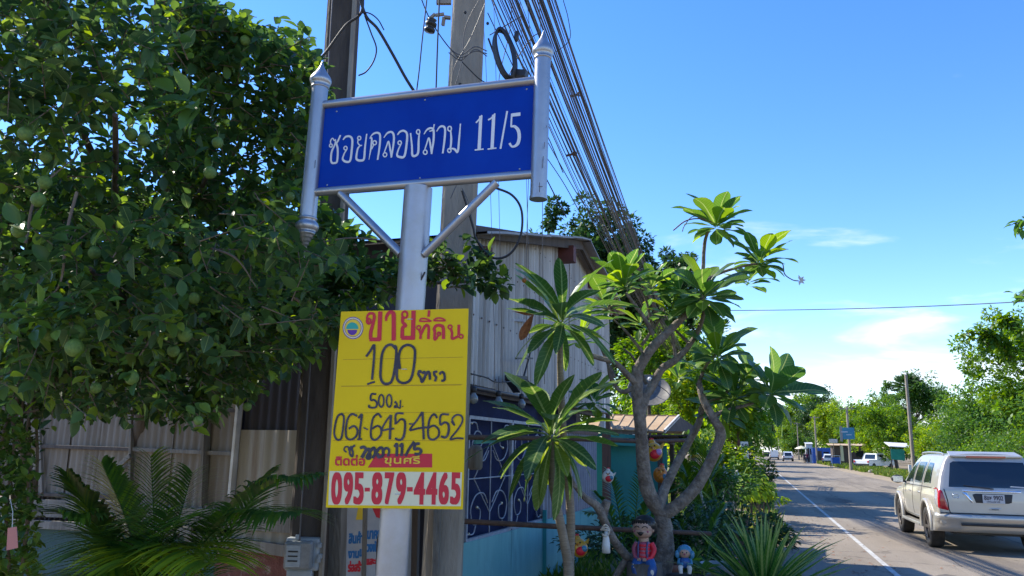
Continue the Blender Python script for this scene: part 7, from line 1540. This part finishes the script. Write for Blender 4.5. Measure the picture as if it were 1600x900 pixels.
# ================================================================== TREES
def tree(label, base, h, r_, cz, n_, size, m, clumps=34, squash=.75, trunk_r=.18, nm='tree', tmpl=DIA_T, low=0.0, seed=0, clump_r=(.22, .42), bark='barkd', group=None):
    R_ = random.Random(seed); base = Vector(base); t = thing(nm, label, 'tree', base, group); c = base + Vector((0, 0, cz))
    MB().tube(catmull([base, base + Vector((R_.uniform(-.2, .2), R_.uniform(-.2, .2), cz * .4)), base + Vector((0, 0, cz * .75))], 5), [trunk_r, trunk_r * .8, trunk_r * .55], 10, wob=.12).obj('trunk', bark, t)
    cl = []
    for k in range(clumps):
        v = Vector((R_.gauss(0, 1), R_.gauss(0, 1), R_.gauss(0, .9))).normalized() * R_.uniform(.35, 1.0); cl.append((Vector((v.x * r_, v.y * r_, v.z * (h - cz) * .9 if v.z > 0 else v.z * (cz - low) * .8)), R_.uniform(*clump_r) * r_))
    lb = MB()
    for o_, cr_ in cl[:12]: lb.tube(catmull([base + Vector((0, 0, cz * .6)), c + o_ * .5 - Vector((0, 0, .1 * r_)), c + o_], 5), [trunk_r * .4, trunk_r * .22, .015], 6, wob=.1)
    lb.obj('limbs', bark, t); mm, lo = [], []; per = n_ // clumps; rr4 = np.random.RandomState(seed)
    for o_, cr_ in cl:
        sub = [(Vector(rr4.normal(0, .55, 3)) * cr_, cr_ * R_.uniform(.3, .55)) for _ in range(7)]
        for i in range(per):
            so_, sr_ = sub[i % 7]; v = Vector(rr4.normal(0, 1, 3)); v.normalize(); v *= sr_ * R_.uniform(.5, 1.05); v.z *= squash
            p = c + o_ + so_ + v
            if p.z < low + .05: continue
            dl = (v.normalized() + Vector(rr4.uniform(-.8, .8, 3)) + Vector((0, 0, -.15))).normalized()
            mm.append(frame(dl, Vector((R_.uniform(-.7, .7), R_.uniform(-.7, .7), 1)), size * R_.uniform(.6, 1.3))); lo.append(tuple(p))
    tag(scatter('crown', *tmpl, mm, lo, m, t), kind='stuff'); return t
def tp(px, lat): return (lat, at_px(px, lat), 0)
# left: the tall dark tree behind the cables, then the green wall along the road
tree('tall dark tree behind the cable bundle above the shed', (-7.4, 34, 0), 12.9, 3.3, 8.8, 38000, .23, 'tree_c', 46, .8, .32, seed=1, low=3, clump_r=(.20, .34))
tree('second dark spreading tree right of the cable bundle', (-4.4, 37, 0), 11.6, 3.2, 8.4, 30000, .23, 'tree_c', 36, .6, .28, seed=2, low=4, clump_r=(.18, .32))
for i, (x_, y_, h, r__, cz, m, n_, sz, lab) in enumerate(((-5.2, 44, 7.2, 2.8, 4.3, 'tree_a', 17000, .20, 'sunlit tree behind the garden stall'), (-4.0, 56, 7.6, 3.0, 4.4, 'tree_b', 15000, .24, 'yellow green tree beyond the sunlit one on the left'), (-4.8, 74, 9, 3.8, 5.2, 'tree_a', 15000, .3, 'broad green tree farther along the left roadside'), (-4.6, 100, 10, 4.3, 6, 'tree_d', 13000, .4, 'grey green tree well along the left roadside'), (-5.5, 135, 11, 5, 6.5, 'tree_a', 10000, .5, 'distant tree on the left side of the road'), (-6, 190, 13, 7, 7, 'tree_d', 9000, .7, 'hazy tree near the far end on the left'), (-12, 50, 9.5, 4.0, 6, 'tree_d', 12000, .3, 'tree rising behind the grey shed roof'), (-2.6, 30, 4.0, 1.5, 2.5, 'tree_d', 8000, .14, 'small roadside tree beyond the red panel'))):
    kh = 1.3 if y_ > 90 else 1.0
    tree(lab, (x_, y_, 0), h * kh, r__ * kh, cz * kh, n_, sz, m, 30, .8, .2, seed=10 + i, low=.2)
# right side
RT = [(1668, 14.0, 9.6, 3.0, 5.6, 'tree_a', 30000, .20, 'big bright tree at the right edge behind the SUV'), (1740, 13, 9.0, 3.0, 5.2, 'tree_d', 14000, .2, 'tree partly outside the right edge'), (1575, 15.5, 6.6, 2.8, 3.6, 'tree_d', 20000, .2, 'mid green tree left of the big bright one'), (1510, 17, 5.8, 3.0, 3.2, 'tree_a', 20000, .24, 'rounded bright tree behind the SUV roof'),
      (1590, 12.6, 3.0, 2.4, 1.5, 'tree_a', 12000, .14, 'low leafy hedge tree right behind the SUV'), (1650, 12.8, 3.2, 2.6, 1.6, 'tree_d', 9000, .14, 'low hedge tree at the right edge behind the SUV'), (1530, 13.2, 3.2, 2.6, 1.6, 'tree_d', 12000, .16, 'dark low hedge tree behind the SUV roof'), (1440, 30, 7.5, 6.0, 4.0, 'tree_c', 12000, .4, 'dark mass of trees deep behind the thin pole'), (1560, 32, 8.5, 6.0, 4.4, 'tree_c', 12000, .36, 'dark mass of trees deep behind the big bright tree'),
      (1470, 14.5, 4.4, 2.2, 2.3, 'tree_b', 14000, .18, 'yellow green bush tree just behind the SUV'), (1430, 18, 10.6, 4.6, 7.6, 'tree_d', 20000, .27, 'tall umbrella crowned tree behind the thin pole'), (1400, 15, 5.6, 3.0, 2.9, 'tree_a', 18000, .25, 'leafy tree left of the thin pole'), (1375, 14.5, 5.6, 3.0, 2.9, 'tree_b', 18000, .27, 'yellow tinged tree beside the shop sign pole'),
      (1350, 17, 8.0, 3.8, 4.6, 'tree_a', 18000, .33, 'bright green tree behind the shop sign'), (1310, 16, 8.8, 4.4, 5.2, 'tree_b', 16000, .4, 'tall yellow green tree behind the parked pickup'), (1285, 15.5, 11, 5, 6.5, 'tree_c', 15000, .45, 'darker tree behind the crossarm pole'), (1262, 14.5, 13.5, 6, 8, 'tree_a', 13000, .6, 'large distant tree above the blue stall'),
      (1300, 16, 5.5, 4.0, 2.8, 'tree_d', 9000, .36, 'low dense bush tree behind the pickup truck'), (1252, 15.5, 9, 6.0, 4.4, 'tree_d', 9000, .6, 'low dense bush tree behind the blue stall'), (1232, 14, 12, 8.0, 6, 'tree_a', 7000, .8, 'broad low tree just right of the far road end'),
      (1236, 12.5, 12, 5.6, 7, 'tree_b', 9000, .7, 'distant yellow green tree above the far cars'), (1222, 14, 16, 9, 9, 'tree_c', 8000, 1.0, 'dark far tree near the end of the road'), (1206, 14, 22, 16, 12, 'tree_d', 8000, 1.6, 'pale far tree closing the end of the road'), (1192, 2, 16, 10, 9, 'tree_a', 5000, 1.5, 'hazy tree at the vanishing end of the road')]
for i, (px, lat, h, r__, cz, m, n_, sz, lab) in enumerate(RT):
    b_ = tp(px, lat) if px > 1193 else (-14, 330, 0)
    kh = 1.0 if px >= 1425 else 1.38 if px > 1270 else 1.0 if px in (1252, 1232, 1300) else 1.5
    tree(lab, b_, h * kh, r__ * (1.08 if px > 1245 else 1), cz * kh, n_, sz, m, 34, .8, .2, seed=40 + i, low=.15 if px != 1430 else 3.2, clump_r=(.22, .42) if px != 1430 else (.16, .30))
fr_b = (17.5, 98, 0)
pt = thing('fan_palm', 'fan palm whose dark crown rises over the right tree line', 'palm', fr_b); MB().tube([(17.5, 98, 0), (17.5, 98, 9)], [.22, .16], 10).obj('trunk', 'barkd', pt)
mm, lo = [], []
for k in range(26):
    a = k * 2.4; el = .2 + 1.5 * ((k * 7) % 26) / 26; d_ = Vector((math.cos(a) * math.sin(el), math.sin(a) * math.sin(el), math.cos(el)))
    fm_ = MB(); o_ = Vector((17.5, 98, 9)) + d_ * .9; x_, y_, _ = basis(d_)
    fm_.tube([Vector((17.5, 98, 9)), o_], .03, 4)
    for j in range(14):
        b = -1.1 + 2.2 * j / 13; e = (d_ * math.cos(b) + x_ * math.sin(b)).normalized(); fm_.add([o_, o_ + e * .6 + y_ * .08, o_ + e * 1.15 - Vector((0, 0, .15)), o_ + e * .6 - y_ * .08], [(0, 1, 2, 3)])
    fm_.obj('frond', 'tree_c', pt)
# roadside weeds and grass strips
def grass(name, x0, x1, y0, y1, cnt, size, label_seed):
    R_ = np.random.RandomState(label_seed); mm, lo = [], []
    for i in range(cnt):
        y_ = y0 + (y1 - y0) * R_.rand() ** 1.4; x_ = R_.uniform(x0, x1)
        if noise.noise(Vector((x_ * .5, y_ * .25, 3))) < -.12: continue
        dl = Vector((R_.uniform(-.6, .6), R_.uniform(-.6, .6), 1)); mm.append(frame(dl, Vector((R_.uniform(-1, 1), R_.uniform(-1, 1), .1)), size * R_.uniform(.5, 1.4) * (1 + y_ / 70), .35)); lo.append((x_, y_, 0))
    tag(scatter(name, *SMALL_T, mm, lo, 'grass'), kind='stuff')
grass('verge_grass', 9.4, 13, 12, 150, 26000, .16, 1); grass('garden_grass', -3, .6, 10, 60, 12000, .12, 2)
# twig ends reaching in from a tree beyond the right edge
ob = thing('overhanging_branch', 'branch tips reaching in from beyond the right edge of the sky', 'branch', ony(1720, 400, 22))
rnd = random.Random(77); mm, lo = [], []
for (px, py), (qx, qy) in (((1720, 330), (1588, 350)), ((1720, 440), (1596, 462)), ((1720, 350), (1630, 300))):
    a, b = ony(px, py, 22), ony(qx, qy, 21.5); P = catmull([a, a.lerp(b, .5) + Vector((0, 0, .15)), b], 6); MB().tube(P, [.03, .008], 5).obj('twig', 'twig', ob)
    for i in range(70):
        p = P[rnd.randint(len(P) // 3, len(P) - 1)]; dl = Vector((rnd.uniform(-1, .2), rnd.uniform(-.4, .4), rnd.uniform(-1, .3))); mm.append(frame(dl, (0, 0, 1), rnd.uniform(.14, .3))); lo.append(tuple(p + Vector((rnd.uniform(-.15, .15), rnd.uniform(-.2, .2), rnd.uniform(-.15, .15)))))
tag(scatter('foliage', *SMALL_T, mm, lo, 'tree_d', ob), kind='stuff')
# feathery bamboo-like spray on the big right tree
bs = thing('feathery_branch', 'feathery branch arching left from the big bright tree', 'branch', ony(1590, 560, 36)); mm, lo = [], []
for (px, py), (qx, qy), bend in (((1590, 548), (1500, 524), .5), ((1580, 560), (1536, 556), .9), ((1600, 520), (1560, 500), .3)):
    a, b = ony(px, py, 37), ony(qx, qy, 36.5); P = catmull([a, a.lerp(b, .5) + Vector((0, 0, bend)), b], 8); MB().tube(P, [.05, .012], 5).obj('twig', 'twig', bs)
    for i in range(260):
        t_ = rnd.random(); p = P[int(t_ * (len(P) - 1))]; dl = Vector((rnd.uniform(-1, .6), rnd.uniform(-.4, .4), rnd.uniform(-1, .5))); mm.append(frame(dl, (0, 0, 1), rnd.uniform(.16, .34))); lo.append(tuple(p + Vector((rnd.uniform(-.25, .25), rnd.uniform(-.3, .3), rnd.uniform(-.3, .2)))))
tag(scatter('foliage', *SMALL_T, mm, lo, 'tree_a', bs), kind='stuff')
